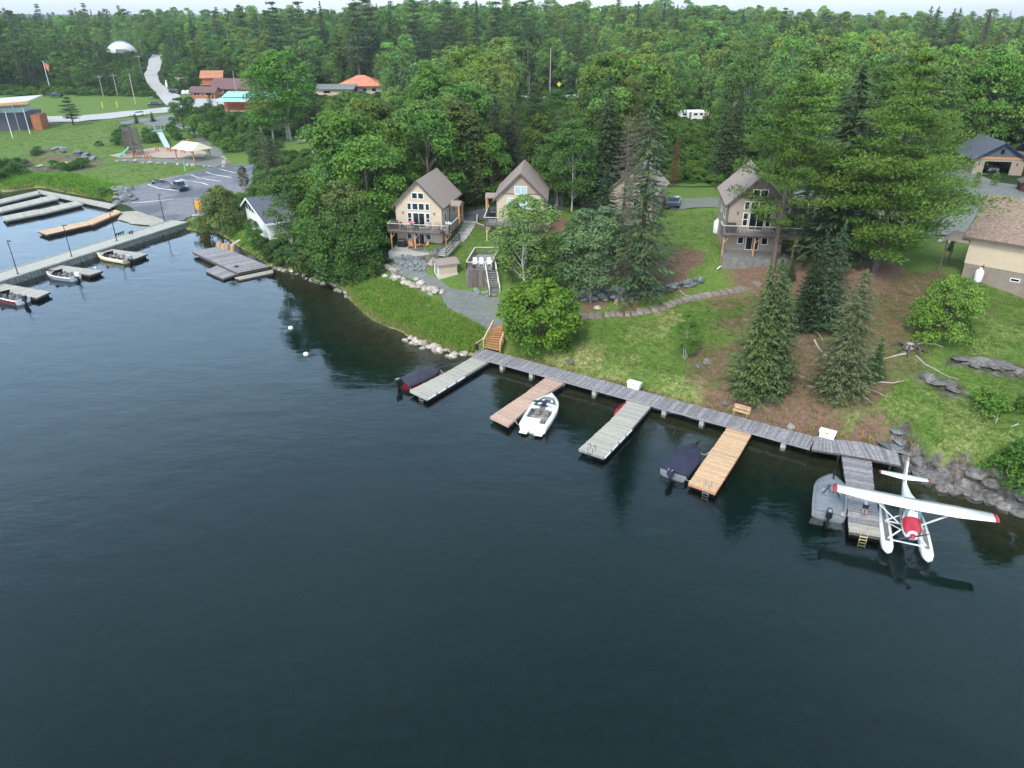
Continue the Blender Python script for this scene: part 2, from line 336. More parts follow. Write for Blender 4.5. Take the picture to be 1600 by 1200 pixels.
XX, YY = np.meshgrid(GX, GY); ZZ = hgt(XX, YY)
# paved / gravel sheets
SHEETS = {}
def sheet(name, pxs, m, kind='structure', step=1.6, lift=.035, dig=.14, label=None, pts=None):
    w_ = pts or W(pxs); SHEETS[name] = (w_, m, step, lift, kind); global ZZ
    ins = in_poly(XX, YY, w_); d = seg_dist(XX, YY, w_, True); ZZ = np.where(ins & (d > .35), ZZ - dig, ZZ)
def make_sheet(name):
    w_, m, step, lift, kind = SHEETS[name]; P2 = np.array([(p[0], p[1]) for p in w_]); ed = []
    for i in range(len(P2)):
        a, b = P2[i], P2[(i + 1) % len(P2)]; n = max(1, int(np.hypot(*(b - a)) / step))
        for k in range(n): ed.append(a + (b - a) * k / n)
    ed = np.array(ed); nb = len(ed); wob = np.array([[vnoise(np.array([e[0]]), np.array([e[1]]), 2.2, 5)[0] - .5, vnoise(np.array([e[0]]), np.array([e[1]]), 2.2, 6)[0] - .5] for e in ed]) * .5
    ed = ed + wob
    x0, y0 = P2.min(0); x1, y1 = P2.max(0); gx, gy = np.meshgrid(np.arange(x0, x1, step), np.arange(y0, y1, step))
    gx = gx + RS.uniform(-.1, .1, gx.shape) * step; ok = in_poly(gx, gy, ed) & (seg_dist(gx, gy, ed, True) > step * .4)
    pts = [Vector(e) for e in ed] + [Vector((a, b)) for a, b in zip(gx[ok], gy[ok])]
    r = delaunay_2d_cdt(pts, [(i, (i + 1) % nb) for i in range(nb)], [], 1, 1e-4)
    V = np.array([(v.x, v.y) for v in r[0]]); Z = hgt(V[:, 0], V[:, 1]) + lift
    me = bpy.data.meshes.new(name); me.from_pydata([(a, b, c) for (a, b), c in zip(V, Z)], [], [tuple(f) for f in r[2]]); me.materials.append(m)
    o = link(name, me); o['kind'] = kind; return o
def ground_mat(name, c1, c2, sc1=1.5, bump=.5, bs=12, rough=.92, c3=None):
    m = bpy.data.materials.new(name); m.use_nodes = True; n = m.node_tree; L = n.links; b = n.nodes['Principled BSDF']; N = n.nodes.new
    g = N('ShaderNodeNewGeometry'); nz = N('ShaderNodeTexNoise'); nz.inputs['Scale'].default_value = sc1; nz.inputs['Detail'].default_value = 8; nz.inputs['Roughness'].default_value = .7
    L.new(g.outputs['Position'], nz.inputs['Vector']); rp = N('ShaderNodeValToRGB'); rp.color_ramp.elements[0].position = .35; rp.color_ramp.elements[1].position = .68
    rp.color_ramp.elements[0].color = (*c1, 1); rp.color_ramp.elements[1].color = (*c2, 1); L.new(nz.outputs['Fac'], rp.inputs['Fac']); out = rp.outputs['Color']
    if c3:
        n2 = N('ShaderNodeTexNoise'); n2.inputs['Scale'].default_value = .12; n2.inputs['Detail'].default_value = 4; L.new(g.outputs['Position'], n2.inputs['Vector'])
        r2 = N('ShaderNodeMapRange'); r2.inputs['From Min'].default_value = .5; r2.inputs['From Max'].default_value = .62; L.new(n2.outputs['Fac'], r2.inputs['Value'])
        mx = N('ShaderNodeMixRGB'); mx.inputs['Color2'].default_value = (*c3, 1); L.new(r2.outputs['Result'], mx.inputs['Fac']); L.new(out, mx.inputs['Color1']); out = mx.outputs['Color']
    L.new(out, b.inputs['Base Color']); b.inputs['Roughness'].default_value = rough; b.inputs['Specular IOR Level'].default_value = .25
    nb = N('ShaderNodeTexNoise'); nb.inputs['Scale'].default_value = bs; nb.inputs['Detail'].default_value = 3; L.new(g.outputs['Position'], nb.inputs['Vector'])
    bp = N('ShaderNodeBump'); bp.inputs['Strength'].default_value = bump; bp.inputs['Distance'].default_value = .06; L.new(nb.outputs['Fac'], bp.inputs['Height']); L.new(bp.outputs['Normal'], b.inputs['Normal'])
    return m
MG_GRAVEL = ground_mat('blue grey crushed gravel', srgb(96, 100, 98), srgb(128, 130, 126), 2.0, c3=srgb(110, 112, 102))
MG_ASPH = ground_mat('worn asphalt', srgb(104, 104, 110), srgb(128, 126, 130), .8, .2, c3=srgb(92, 94, 102))
MG_ROAD = ground_mat('pale road surface', srgb(160, 156, 154), srgb(178, 174, 170), .5, .2)
MG_DARK = ground_mat('dark asphalt drive', srgb(72, 72, 80), srgb(92, 90, 98), .8, .2)
MG_MULCH = ground_mat('pinkish play surface', srgb(160, 140, 128), srgb(176, 158, 146), 1.5)
MG_CONC = ground_mat('concrete slab', srgb(142, 136, 128), srgb(168, 160, 146), 1.2, .2)
MG_LAKE = None
sheet('parking_lot', [(206,293),(262,277),(330,262.5),(372,256),(396,258),(394,285),(376,308),(345,322),(318,333),(284,345),(262,347),(212,329),(188,318),(192,300)], MG_ASPH)
sheet('boat_ramp', [(188,331),(212,329.5),(262,347.5),(236,353),(205,350),(183,344)], MG_CONC, lift=.05)
sheet('gravel_path', [(588,404),(620,413.5),(660,424.5),(680,434),(704,450),(730,454),(766,465),(797,470),(794,492),(786,510),(765,517),(752,510),(726,496),(698,482),(688,462),(660,446),(626,430),(588,420)], MG_GRAVEL)
sheet('cottage_driveway', [(722,334),(759,325),(775,322),(775,338),(760,341),(728,346)], MG_DARK)
sheet('cottage_pad', [(857,312),(880,304),(884,326),(858,334)], MG_DARK)
sheet('gravel_drive', [(1038,312),(1080,310),(1122,309),(1124,324),(1085,325),(1060,329),(1045,329)], MG_GRAVEL)
sheet('upper_yard', [(1240,300),(1290,285),(1390,290),(1440,280),(1475,262),(1500,250),(1527,272),(1560,285),(1605,292),(1640,310),(1600,318),(1545,330),(1530,345),(1508,369),(1440,366),(1380,352),(1300,345),(1240,330)], MG_GRAVEL)
sheet('play_surface', [(170,243),(200,236),(240,231),(290,231),(325,238),(318,246),(290,247),(230,245),(190,247)], MG_MULCH)
sheet('plaza_path', [(178,250),(190,248),(230,246.5),(290,248),(318,247.5),(327,238),(316,228),(300,213),(286,202),(270,197),(235,197),(210,190),(238,186),(275,186),(295,196),(320,215),(345,236),(362,254),(335,262),(300,257.5),(240,255),(200,253)], MG_GRAVEL)
sheet('highway', [(-200,186),(0,183),(120,181.5),(190,174.5),(262,167.5),(300,163),(400,156),(520,141),(640,137),(740,141),(815,150),(860,151),(915,147),(1000,140),(1000,145),(915,153),(860,158),(812,156),(740,146),(640,142),(520,146),(400,166),(300,172),(262,176),(190,184),(120,191),(0,193),(-200,197)], MG_ROAD, step=3, lift=.12, dig=.45)
sheet('side_road', [(262,167),(244,148),(229,128),(225,116),(231,103),(233,93),(238,85.5),(255,85),(252,100),(246,115),(249,128),(262,140),(278,148),(292,158),(300,163)], MG_ROAD, step=2.5, lift=.16, dig=.6)
sheet('service_lane', [(186,191),(210,187),(276,180.5),(276,186),(230,190),(190,196)], MG_ASPH, step=2.5, lift=.1, dig=.4)
sheet('lodge_yard', [(300,163),(292,156),(330,152),(400,146),(440,146),(440,156),(400,157)], MG_ROAD, step=3, lift=.14, dig=.5)
sheet('camp_yard', [(1050,186),(1100,172),(1190,166),(1192,178),(1130,188),(1070,192)], MG_MULCH, step=2.5, lift=.1, dig=.4)
# colour masks
A1 = np.zeros(XX.shape + (4,)); A2 = np.zeros(XX.shape + (4,))
d_sh = seg_dist(XX, YY, SHW)
def blob(arr, ch, px, py, r, s=1.0, z=None, sq=1.0):
    g = G(px, py); d = np.hypot(XX - g[0], (YY - g[1]) / sq) / r; n = vnoise(XX, YY, 2.3, 7) * .7 + vnoise(XX, YY, .9, 8) * .4
    arr[..., ch] = np.maximum(arr[..., ch], s * sstep(1.25, .45, d + (n - .55) * .9))
for q in [(960,410,4.5,1),(980,430,3,.9),(1040,420,4,.8),(1068,405,3,1),(1045,440,2.5,.6),(1180,425,4,.8),(1215,430,4,.9),(1240,440,5,1),(1235,560,7,1),(1262,520,7,1),(1280,580,7,1),(1250,620,5,1),(1320,500,6,.9),(1340,450,7,1),(1390,450,7,1),(1360,490,6,.8),
          (1370,520,5,.7),(1120,575,3.5,.7),(1150,610,3.5,.8),(1200,640,5,1),(1250,650,4,.9),(1290,670,3,.8),(1350,690,2.5,.8),(1170,500,4,.7),(1140,470,3,.6),(1085,555,1.6,.7),(1420,560,3,.5),(1400,570,3,.5),(930,470,2,.8),(985,480,2,.6),
          (60,236,5,.8),(95,246,6,.7),(140,258,5,.6),(30,256,5,.8),(180,270,5,.3),(380,212,5,.6),(395,235,4,.6),(860,400,6,.9),(880,360,6,.8),(745,300,5,.9),(1300,400,8,.9),(610,400,4,.7),(1480,500,3,.5),(1530,480,2.5,.5)]:
    blob(A1, 0, *q)
for q in [(920,555,3,.8),(905,545,2,.7),(945,545,2,.5),(870,555,2.5,.7),(1000,520,2.5,.5),(980,560,2.5,.5),(1045,495,2.5,.7),(1030,520,1.8,.6),(960,590,2.2,.6),(1040,600,2.5,.5),(1080,615,3,.6),(1060,640,1.5,.5),(1330,660,3,.6),(1400,640,3,.5),(1450,610,3,.45),(1500,660,3,.5),
          (1540,620,3,.5),(1500,690,3,.6),(1560,700,3,.5),(1530,540,3,.5),(1580,520,3,.5),(590,495,1.8,.8),(570,470,1.2,.8),(612,505,1.5,.8),(700,545,2,.8),(660,530,1.5,.7),(1090,395,2.5,.5),(640,500,1.5,.4)]:
    blob(A1, 1, *q)
for q in [(1545,572,3,1,None,.4),(1500,565,2,.9,None,.4),(1590,585,3,1,None,.4),(1400,690,.9,1),(1465,597,1.6,.8,None,.5),(1490,610,1.2,.8),(1440,590,1.2,.7),(1500,762,1.2,1),(1440,743,1.2,1),(1560,782,1.2,1),(200,300,3,.9),(20,268,5,.9),(70,266,5,.9),(115,266,4,.8),(80,236,4,.9),(120,243,4,.9),(150,251,3,.9),(650,400,3.5,.8),(640,407,3,.8)]:
    blob(A1, 2, *q)
A1[..., 1] *= .62
A1[..., 2] = np.maximum(A1[..., 2], sstep(2.0, .8, d_sh + vnoise(XX, YY, 1.5, 9) * 1.5) * sstep(30, 34, XX) * (YY < 80))
A1[..., 1] = np.maximum(A1[..., 1], .8 * sstep(2.2, .3, d_sh + vnoise(XX, YY, 1.2, 9)) * (XX < 34))
# forest floor mask: everything far and not lawn
lawn = [W([(-300,205),(0,193.5),(120,191.5),(190,184.5),(276,176.5),(300,190),(345,215),(395,240),(395,262),(330,272),(200,300),(60,300),(-300,340)]),
        [Vector((-400, 250, 0)), Vector((-300, 330, 0)), *W([(0,150),(87,150),(235,152),(280,175),(120,188),(0,190)])],
        W([(270,150),(300,135),(330,133),(330,152),(300,156)]),
        W([(440,215),(510,212),(515,232),(440,240)]), W([(1040,290),(1125,290),(1125,310),(1040,312)]), W([(280,345),(310,335),(380,350),(425,390),(440,425),(380,395),(320,366)]),
        W([(536,440),(590,415),(640,395),(700,350),(728,345),(790,340),(880,325),(920,340),(960,330),(1040,300),(1130,300),(1240,350),(1300,370),(1420,365),(1480,300),(1640,290),(1800,420),(1800,860),(1500,800),(1300,720),(900,620),(720,580)])]
fm = np.ones(XX.shape)
for lp in lawn:
    ins = in_poly(XX, YY, lp); dd = seg_dist(XX, YY, lp, True); fm = np.minimum(fm, np.where(ins, sstep(1.5, 0, dd), sstep(0, 4, dd) * 1.0 + 0 * dd))
A2[..., 0] = fm; A2[..., 3] = 1; A1[..., 3] = 1
def build_terrain():
    nx, ny = len(GX), len(GY); V = np.stack([XX, YY, ZZ], -1).reshape(-1, 3)
    i = np.arange(nx * ny).reshape(ny, nx); Fq = np.stack([i[:-1, :-1], i[:-1, 1:], i[1:, 1:], i[1:, :-1]], -1).reshape(-1, 4)
    me = bpy.data.meshes.new('ground'); me.vertices.add(len(V)); me.vertices.foreach_set('co', V.ravel())
    me.loops.add(Fq.size); me.loops.foreach_set('vertex_index', Fq.ravel()); me.polygons.add(len(Fq))
    me.polygons.foreach_set('loop_start', np.arange(0, Fq.size, 4)); me.polygons.foreach_set('loop_total', np.full(len(Fq), 4)); me.update(); me.validate()
    for nm, A in (('g1', A1), ('g2', A2)):
        at = me.attributes.new(nm, 'FLOAT_COLOR', 'POINT'); at.data.foreach_set('color', A.reshape(-1).astype(np.float32))
    me.polygons.foreach_set('use_smooth', np.ones(len(Fq), bool))
    m = bpy.data.materials.new('grass, needles, rock and lake bed'); m.use_nodes = True; n = m.node_tree; L = n.links; b = n.nodes['Principled BSDF']; N = n.nodes.new
    g = N('ShaderNodeNewGeometry')
    def noise(s, d=6, r=.6):
        q = N('ShaderNodeTexNoise'); q.inputs['Scale'].default_value = s; q.inputs['Detail'].default_value = d; q.inputs['Roughness'].default_value = r; L.new(g.outputs['Position'], q.inputs['Vector']); return q.outputs['Fac']
    def ramp(f, els):
        r = N('ShaderNodeValToRGB'); e = r.color_ramp.elements
        while len(e) < len(els): e.new(.5)
        for k, (p, c) in enumerate(els): e[k].position = p; e[k].color = (*c, 1)
        L.new(f, r.inputs['Fac']); return r.outputs['Color']
    def mix(f, a, c):
        q = N('ShaderNodeMixRGB'); L.new(f, q.inputs['Fac']); L.new(a, q.inputs['Color1']); L.new(c, q.inputs['Color2']); return q.outputs['Color']
    def mathn(op, a, c):
        q = N('ShaderNodeMath'); q.operation = op; q.use_clamp = True
        for k, s in enumerate((a, c)):
            if isinstance(s, (int, float)): q.inputs[k].default_value = s
            else: L.new(s, q.inputs[k])
        return q.outputs[0]
    a1 = N('ShaderNodeAttribute'); a1.attribute_name = 'g1'; s1 = N('ShaderNodeSeparateColor'); L.new(a1.outputs['Color'], s1.inputs[0])
    a2 = N('ShaderNodeAttribute'); a2.attribute_name = 'g2'; s2 = N('ShaderNodeSeparateColor'); L.new(a2.outputs['Color'], s2.inputs[0])
    fine = noise(3.2, 8, .75); mid = noise(.35, 5); tiny = noise(9, 4, .7)
    grass = ramp(fine, [(.3, srgb(52, 78, 30)), (.5, srgb(78, 110, 40)), (.7, srgb(108, 134, 60))])
    grass = mix(mathn('MULTIPLY', mid, .38), grass, ramp(tiny, [(.35, srgb(104, 108, 62)), (.65, srgb(140, 130, 88))]))
    dry = ramp(fine, [(.35, srgb(134, 124, 82)), (.65, srgb(186, 170, 122))])
    brown = ramp(fine, [(.32, srgb(88, 68, 56)), (.52, srgb(112, 88, 72)), (.7, srgb(132, 108, 92))])
    rock = ramp(noise(1.2, 9, .75), [(.38, srgb(48, 44, 44)), (.52, srgb(96, 88, 84)), (.68, srgb(150, 142, 134))])
    floor = ramp(fine, [(.3, srgb(24, 36, 18)), (.6, srgb(46, 66, 30)), (.75, srgb(70, 88, 42))])
    jq = N('ShaderNodeMath'); jq.operation = 'SUBTRACT'; jq.inputs[1].default_value = .5; L.new(fine, jq.inputs[0]); jit = jq.outputs[0]
    def soft(s):   # ragged edges
        q = mathn('ADD', s, jit); r = N('ShaderNodeMapRange'); r.inputs['From Min'].default_value = .25; r.inputs['From Max'].default_value = .75; L.new(q, r.inputs['Value'])
        z = mathn('MULTIPLY', s, 12); return mathn('MULTIPLY', r.outputs['Result'], z)
    c = mix(soft(s1.outputs['Green']), grass, dry); c = mix(soft(s1.outputs['Red']), c, brown); c = mix(soft(s2.outputs['Red']), c, floor); c = mix(soft(s1.outputs['Blue']), c, rock)
    sp = N('ShaderNodeSeparateXYZ'); L.new(g.outputs['Position'], sp.inputs[0])
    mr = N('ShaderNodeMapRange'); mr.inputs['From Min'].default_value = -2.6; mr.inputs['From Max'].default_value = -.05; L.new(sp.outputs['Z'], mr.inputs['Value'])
    bed = ramp(mr.outputs['Result'], [(0, (.0006, .0165, .0170)), (.35, (.005, .019, .013)), (.75, (.040, .036, .018)), (1, (.085, .068, .042))])  # bed colour darkens to teal with depth, standing in for light lost in water
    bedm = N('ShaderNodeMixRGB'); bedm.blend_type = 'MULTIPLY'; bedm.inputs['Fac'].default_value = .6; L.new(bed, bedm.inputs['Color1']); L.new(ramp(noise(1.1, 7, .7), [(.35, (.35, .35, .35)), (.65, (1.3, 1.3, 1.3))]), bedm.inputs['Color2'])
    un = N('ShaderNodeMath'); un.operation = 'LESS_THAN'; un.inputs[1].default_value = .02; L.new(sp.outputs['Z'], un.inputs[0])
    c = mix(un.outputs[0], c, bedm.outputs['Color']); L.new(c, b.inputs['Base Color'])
    b.inputs['Roughness'].default_value = .95; b.inputs['Specular IOR Level'].default_value = .15
    bp = N('ShaderNodeBump'); bp.inputs['Strength'].default_value = .7; bp.inputs['Distance'].default_value = .12; L.new(fine, bp.inputs['Height']); L.new(bp.outputs['Normal'], b.inputs['Normal'])
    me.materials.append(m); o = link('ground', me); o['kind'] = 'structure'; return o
build_terrain()
for k in SHEETS: make_sheet(k)
# water
def build_water():
    m = bpy.data.materials.new('lake water'); m.use_nodes = True; n = m.node_tree; L = n.links; N = n.nodes.new; n.nodes.remove(n.nodes['Principled BSDF']); out = n.nodes['Material Output']
    g = N('ShaderNodeNewGeometry')
    def noise(s, d, st=(1, 1, 1), rot=0, r=.5):
        mp = N('ShaderNodeMapping'); mp.inputs['Scale'].default_value = st; mp.inputs['Rotation'].default_value = (0, 0, rot); L.new(g.outputs['Position'], mp.inputs['Vector'])
        q = N('ShaderNodeTexNoise'); q.inputs['Scale'].default_value = s; q.inputs['Detail'].default_value = d; q.inputs['Roughness'].default_value = r; L.new(mp.outputs['Vector'], q.inputs['Vector']); return q.outputs['Fac']
    rip = noise(1.1, 3, (1, 2.2, 1), R(25), .55); big = noise(.03, 4, (1, 2.6, 1), R(-20), .65); swell = noise(.22, 2, (1, 1.8, 1), R(40))
    mr = N('ShaderNodeMapRange'); mr.inputs['From Min'].default_value = .38; mr.inputs['From Max'].default_value = .62; mr.inputs['To Min'].default_value = .12; mr.inputs['To Max'].default_value = 1.15; L.new(big, mr.inputs['Value'])
    mm = N('ShaderNodeMath'); mm.operation = 'MULTIPLY'; L.new(rip, mm.inputs[0]); L.new(mr.outputs['Result'], mm.inputs[1])
    b1 = N('ShaderNodeBump'); b1.inputs['Strength'].default_value = 1.0; b1.inputs['Distance'].default_value = .020; L.new(mm.outputs[0], b1.inputs['Height'])
    b2 = N('ShaderNodeBump'); b2.inputs['Strength'].default_value = 1.0; b2.inputs['Distance'].default_value = .05; L.new(swell, b2.inputs['Height']); L.new(b1.outputs['Normal'], b2.inputs['Normal'])
    fr = N('ShaderNodeFresnel'); fr.inputs['IOR'].default_value = 1.34; L.new(b2.outputs['Normal'], fr.inputs['Normal'])
    gl = N('ShaderNodeBsdfGlossy'); gl.inputs['Roughness'].default_value = .04; gl.inputs['Color'].default_value = (.84, .93, 1, 1); L.new(b2.outputs['Normal'], gl.inputs['Normal'])
    tr = N('ShaderNodeBsdfTransparent'); tr.inputs['Color'].default_value = (.82, .92, .86, 1)
    ms = N('ShaderNodeMixShader'); L.new(fr.outputs[0], ms.inputs[0]); L.new(tr.outputs[0], ms.inputs[1]); L.new(gl.outputs[0], ms.inputs[2]); L.new(ms.outputs[0], out.inputs['Surface'])
    me = bpy.data.meshes.new('lake_water'); me.from_pydata([(-2400, -280, 0), (2400, -280, 0), (2400, 330, 0), (-2400, 330, 0)], [], [(0, 1, 2, 3)]); me.materials.append(m)
    o = link('lake_water', me); o['kind'] = 'structure'
build_water()
# ---------------------------------------------------------------- docks and shore structures
def planks(mb, poly, ztop, pitch=.14, th=.04, gap=.012, along=None, jitter=.03):
    """boards across a quad a,b,c,d (a-b first end, d-c other end); boards run a->b"""
    a, b, c, d = [Vector((p[0], p[1], 0)) for p in poly]; L = max((d - a).length, (c - b).length); n = max(1, int(L / pitch))
    for i in range(n):
        t0 = (i + .5 * gap / pitch) / n; t1 = (i + 1 - .5 * gap / pitch) / n
        p0 = a.lerp(d, t0); p1 = b.lerp(c, t0); q0 = a.lerp(d, t1); q1 = b.lerp(c, t1); u = (p1 - p0).normalized() * random.uniform(-jitter, jitter)
        z = ztop + random.uniform(-.006, .004)
        vs = [(p.x + u.x, p.y + u.y, zz) for zz in (z - th, z) for p in (p0, p1, q1, q0)]
        mb.add(vs, [(0, 3, 2, 1), (4, 5, 6, 7), (0, 1, 5, 4), (1, 2, 6, 5), (2, 3, 7, 6), (3, 0, 4, 7)])
def slabq(mb, poly, z0, z1, inset=0.0, val=.5):
    c = sum((Vector((p[0], p[1], 0)) for p in poly), Vector()) / len(poly)
    pp = [(p[0] + (c.x - p[0]) * inset, p[1] + (c.y - p[1]) * inset) for p in poly]; mb.prism(pp, z0, z1, val)
def local(pts, o): return [Vector((p[0] - o[0], p[1] - o[1], 0)) for p in pts]
# boardwalk
bw0, bw1 = P(745.5, 549.5, .95), P(1270, 691, .95)
bd = (bw1 - bw0); bd.z = 0; bl = bd.length; bdn = bd.normalized(); bn = Vector((-bdn.y, bdn.x, 0)); BW = 2.15
t = thing('boardwalk', 'long weathered grey plank boardwalk along the shore between the orange stairs and the angled platform', 'boardwalk', (bw0.x, bw0.y, 0), math.atan2(bdn.y, bdn.x))
mb = MB(); x = 0
while x < bl - .05:
    wd = random.choice((.14, .14, .19)); mb.box((x + wd / 2, random.uniform(-.04, .04), .95 - .025 + random.uniform(-.008, .006)), (wd - .015, BW + random.uniform(-.03, .08), .05)); x += wd
mb.build('deck_boards', M_WOODG, t)
mb = MB(); [mb.b2(0, bl, y - .06, y + .06, .66, .9) for y in (-BW / 2 + .1, 0, BW / 2 - .1)]; mb.build('stringer', M_WOODG, t)
for k in range(1, 10):
    mb = MB(); x = k * bl / 9.6; mb.prism([(x - .2, -.8), (x + .22, -.8), (x + .24, -.3), (x - .22, -.28)], -.3, .66); mb.build('pier_block', M_CONC, t)
mb = MB(); pl = [P(1268,702,.93), P(1314.5,709,.93), P(1362,717,.93), P(1408,727.5,.93), P(1403,707,.93), P(1347,690.5,.93), P(1307,687,.93), P(1274,680.5,.93)]
o0 = pl[0]; t = thing('dock_platform', 'angled grey plank platform at the right end of the boardwalk by the seaplane dock', 'platform', (o0.x, o0.y, 0))
q = local(pl, o0)
for (a, b, c, d) in ((0, 7, 6, 1), (1, 6, 5, 2), (2, 5, 4, 3)):
    planks(mb, (q[a], q[b], q[c], q[d]), .935, .15)
mb.build('deck_boards', M_WOODG, t)
mb = MB()
for (a, b, c, d) in ((0, 7, 6, 1), (1, 6, 5, 2), (2, 5, 4, 3)): slabq(mb, [q[a], q[b], q[c], q[d]], .7, .885, .03)
mb.build('frame', M_WOODD, t)
for pxy in ((1312,706),(1358,714),(1393,721)):
    p = P(*pxy, .7); mb = MB(); mb.tube((p.x - o0.x, p.y - o0.y, -1.2), (p.x - o0.x, p.y - o0.y, .7), .1); mb.build('post', M_WOODD, t)
def ladder(name, label, top, dirn, wmat, rise=.55, legs=True, drop=1.1):
    """swim ladder hooked over a dock end; dirn = outward unit vector"""
    rz = math.atan2(dirn.y, dirn.x) + math.pi / 2; t = thing('dock_ladder', label, 'ladder', (top.x, top.y, top.z), rz)
    for s in (-.24, .24):
        mb = MB(); mb.path([(s, .45, .02), (s, .4, rise), (s, .05, rise + .08), (s, -.1, rise - .1), (s, -.12, -drop)], .022, 6); mb.build('rail', wmat, t)
    for k in range(4):
        mb = MB(); mb.box((0, -.12, -.15 - k * .27), (.48, .12, .03)); mb.build('rung', wmat, t)
    return t
def finger(label, a, b, joint, c, d, m, side_m, z=.6, floats=None, base_z=.9, trim=None):
    """a,b shore end (left,right) joint=(left,right) c,d outer end (right,left)"""
    A, B = P(*a, z), P(*b, z); J0, J1 = P(*joint[0], z), P(*joint[1], z); C_, D_ = P(*c, z), P(*d, z); o = (A + B) / 2; o.z = 0
    t = thing('finger_dock', label, 'dock', o, 0, 'finger docks along the boardwalk')
    for k, qd in enumerate(((A, B, J1, J0), (J0, J1, C_, D_))):
        ql = local(qd, o); cc = sum(ql, Vector()) / 4; ql = [p + (cc - p).normalized() * .05 for p in ql]
        mb = MB(); planks(mb, ql, z, .2); s = mb.build('dock_section', m, t)
        mb = MB(); slabq(mb, ql, z - .26, z - .045, .0, .4); mb.build('side_frame', side_m, s)
        mb = MB(); slabq(mb, ql, -.2, z - .27, .12, .2); mb.build('float', M_BLACK, s)
    if floats:
        r0, r1 = local([J1, C_], o)
        for k in range(4):
            p0 = r0.lerp(r1, k / 4 + .03); p1 = r0.lerp(r1, k / 4 + .22); mb = MB(); n_ = (r1 - r0).normalized().cross(Vector((0, 0, 1))) * .05
            mb.beam(p0 - n_ + Vector((0, 0, z - .12)), p1 - n_ + Vector((0, 0, z - .12)), .08, .16, .9); mb.build('bumper', M_WHITE, t)
    if trim: trim(t, o, C_, D_)
    return t, C_, D_, (C_ - J1).normalized()
finger('leftmost boardwalk dock, pale grey boards with white bumpers beside the maroon covered boat', (742.5,554.7), (767.8,562), ((703,578),(727,586.6)), (666.6,623), (639.4,610), M_WOODL, M_WOODL, floats=True)
finger('pinkish brown plank dock with the white bowrider tied to its right side', (855,587.5), (885,596), ((819,615),(843,622)), (794,665), (765,651), M_WOODR, M_WOODR)
f3, c3, d3, v3 = finger('pale grey dock with a red kayak behind it, third from the orange stairs', (982,625), (1018.4,634), ((951.7,657.8),(987.8,668.8)), (943,714.7), (903.6,701.6), M_WOODL, M_WOODG, floats=True)
f4, c4, d4, v4 = finger('new tan plank dock right of the boat under a navy cover', (1136.6,666.6), (1176,676.4), ((1111,702.7),(1153,715.8)), (1118,770.5), (1075,755), M_WOODT, M_WOODO)
def newend(t, o, C_, D_):
    a, b = local([D_, C_], o); u = (local([P(1314.5,709,.6)], o)[0] - a).normalized() * 1.15; mb = MB(); planks(mb, (a, b, b + u, a + u), .635, .16, .03); mb.build('end_boards', M_WOODL, t)
f5, c5, d5, v5 = finger('wide weathered dock where the white seaplane and the grey covered boat are tied', (1314.5,709), (1362,717), ((1322,762),(1367,771)), (1382,841), (1326.6,831), M_WOODG, M_WOODD, trim=newend)
ladder('dock_ladder', 'dark metal swim ladder on the end of the pale grey dock', P(923,706,.6), v3, M_BLACKM)
ladder('dock_ladder', 'silver swim ladder with white steps on the end of the new tan dock', P(1104,763,.6), v4, M_SILVER)
ladder('dock_ladder', 'yellowish wooden ladder on the end of the seaplane dock', P(1350,835,.6), v5, mat('yellowed ladder paint', srgb(188,176,136), .6), rise=.5)
ladder('dock_ladder', 'small white ladder at the end of the leftmost boardwalk dock', P(659,619,.55), (P(666.6,623,.6) - P(727,586.6,.6)).normalized(), M_SILVER, rise=.15, drop=.6)
# dock boxes, bench, sign
for (px, py, lb) in ((991, 606, 'white dock storage box on the boardwalk above the pale grey third dock'), (1292, 683, 'white dock storage box on the boardwalk near the seaplane dock')):
    p = P(px, py, .96); t = thing('dock_box', lb, 'storage box', p, math.atan2(bdn.y, bdn.x), 'white dock boxes')
    mb = MB(); mb.prism_y([(-.6, .02), (.6, .02), (.64, .55), (-.64, .55)], -.32, .32, .6); mb.build('box_body', M_WHITE, t)
    mb = MB(); mb.prism_x([(-.38, .55), (.38, .55), (.38, .6), (.3, .7), (-.3, .72), (-.38, .62)], -.7, .7, .9); mb.build('lid', M_WHITE, t)
    mb = MB(); mb.box((0, -.39, .58), (.12, .03, .1)); mb.build('latch', M_BLACKM, t)
p = G(1157, 650); t = thing('park_bench', 'tan slatted wooden bench on the bank behind the boardwalk', 'bench', p, math.atan2(bdn.y, bdn.x))
for nm, ys in (('seat', [(-.18 + k * .13, .45) for k in range(4)]), ('backrest', None)):
    mb = MB()
    if ys: [mb.box((0, y, z), (1.6, .11, .04)) for y, z in ys]
    else: [mb.box((0, .32 + .04 * k, .6 + k * .14), (1.6, .04, .12), rx=-.2) for k in range(3)]
    mb.build(nm, M_WOODT, t)
for s in (-.6, .6):
    mb = MB(); mb.beam((s, -.2, 0), (s, -.2, .43), .08); mb.beam((s, .26, 0), (s, .4, .95), .08); mb.beam((s, -.2, .4), (s, .28, .4), .06); mb.build('leg', M_WOODT, t)
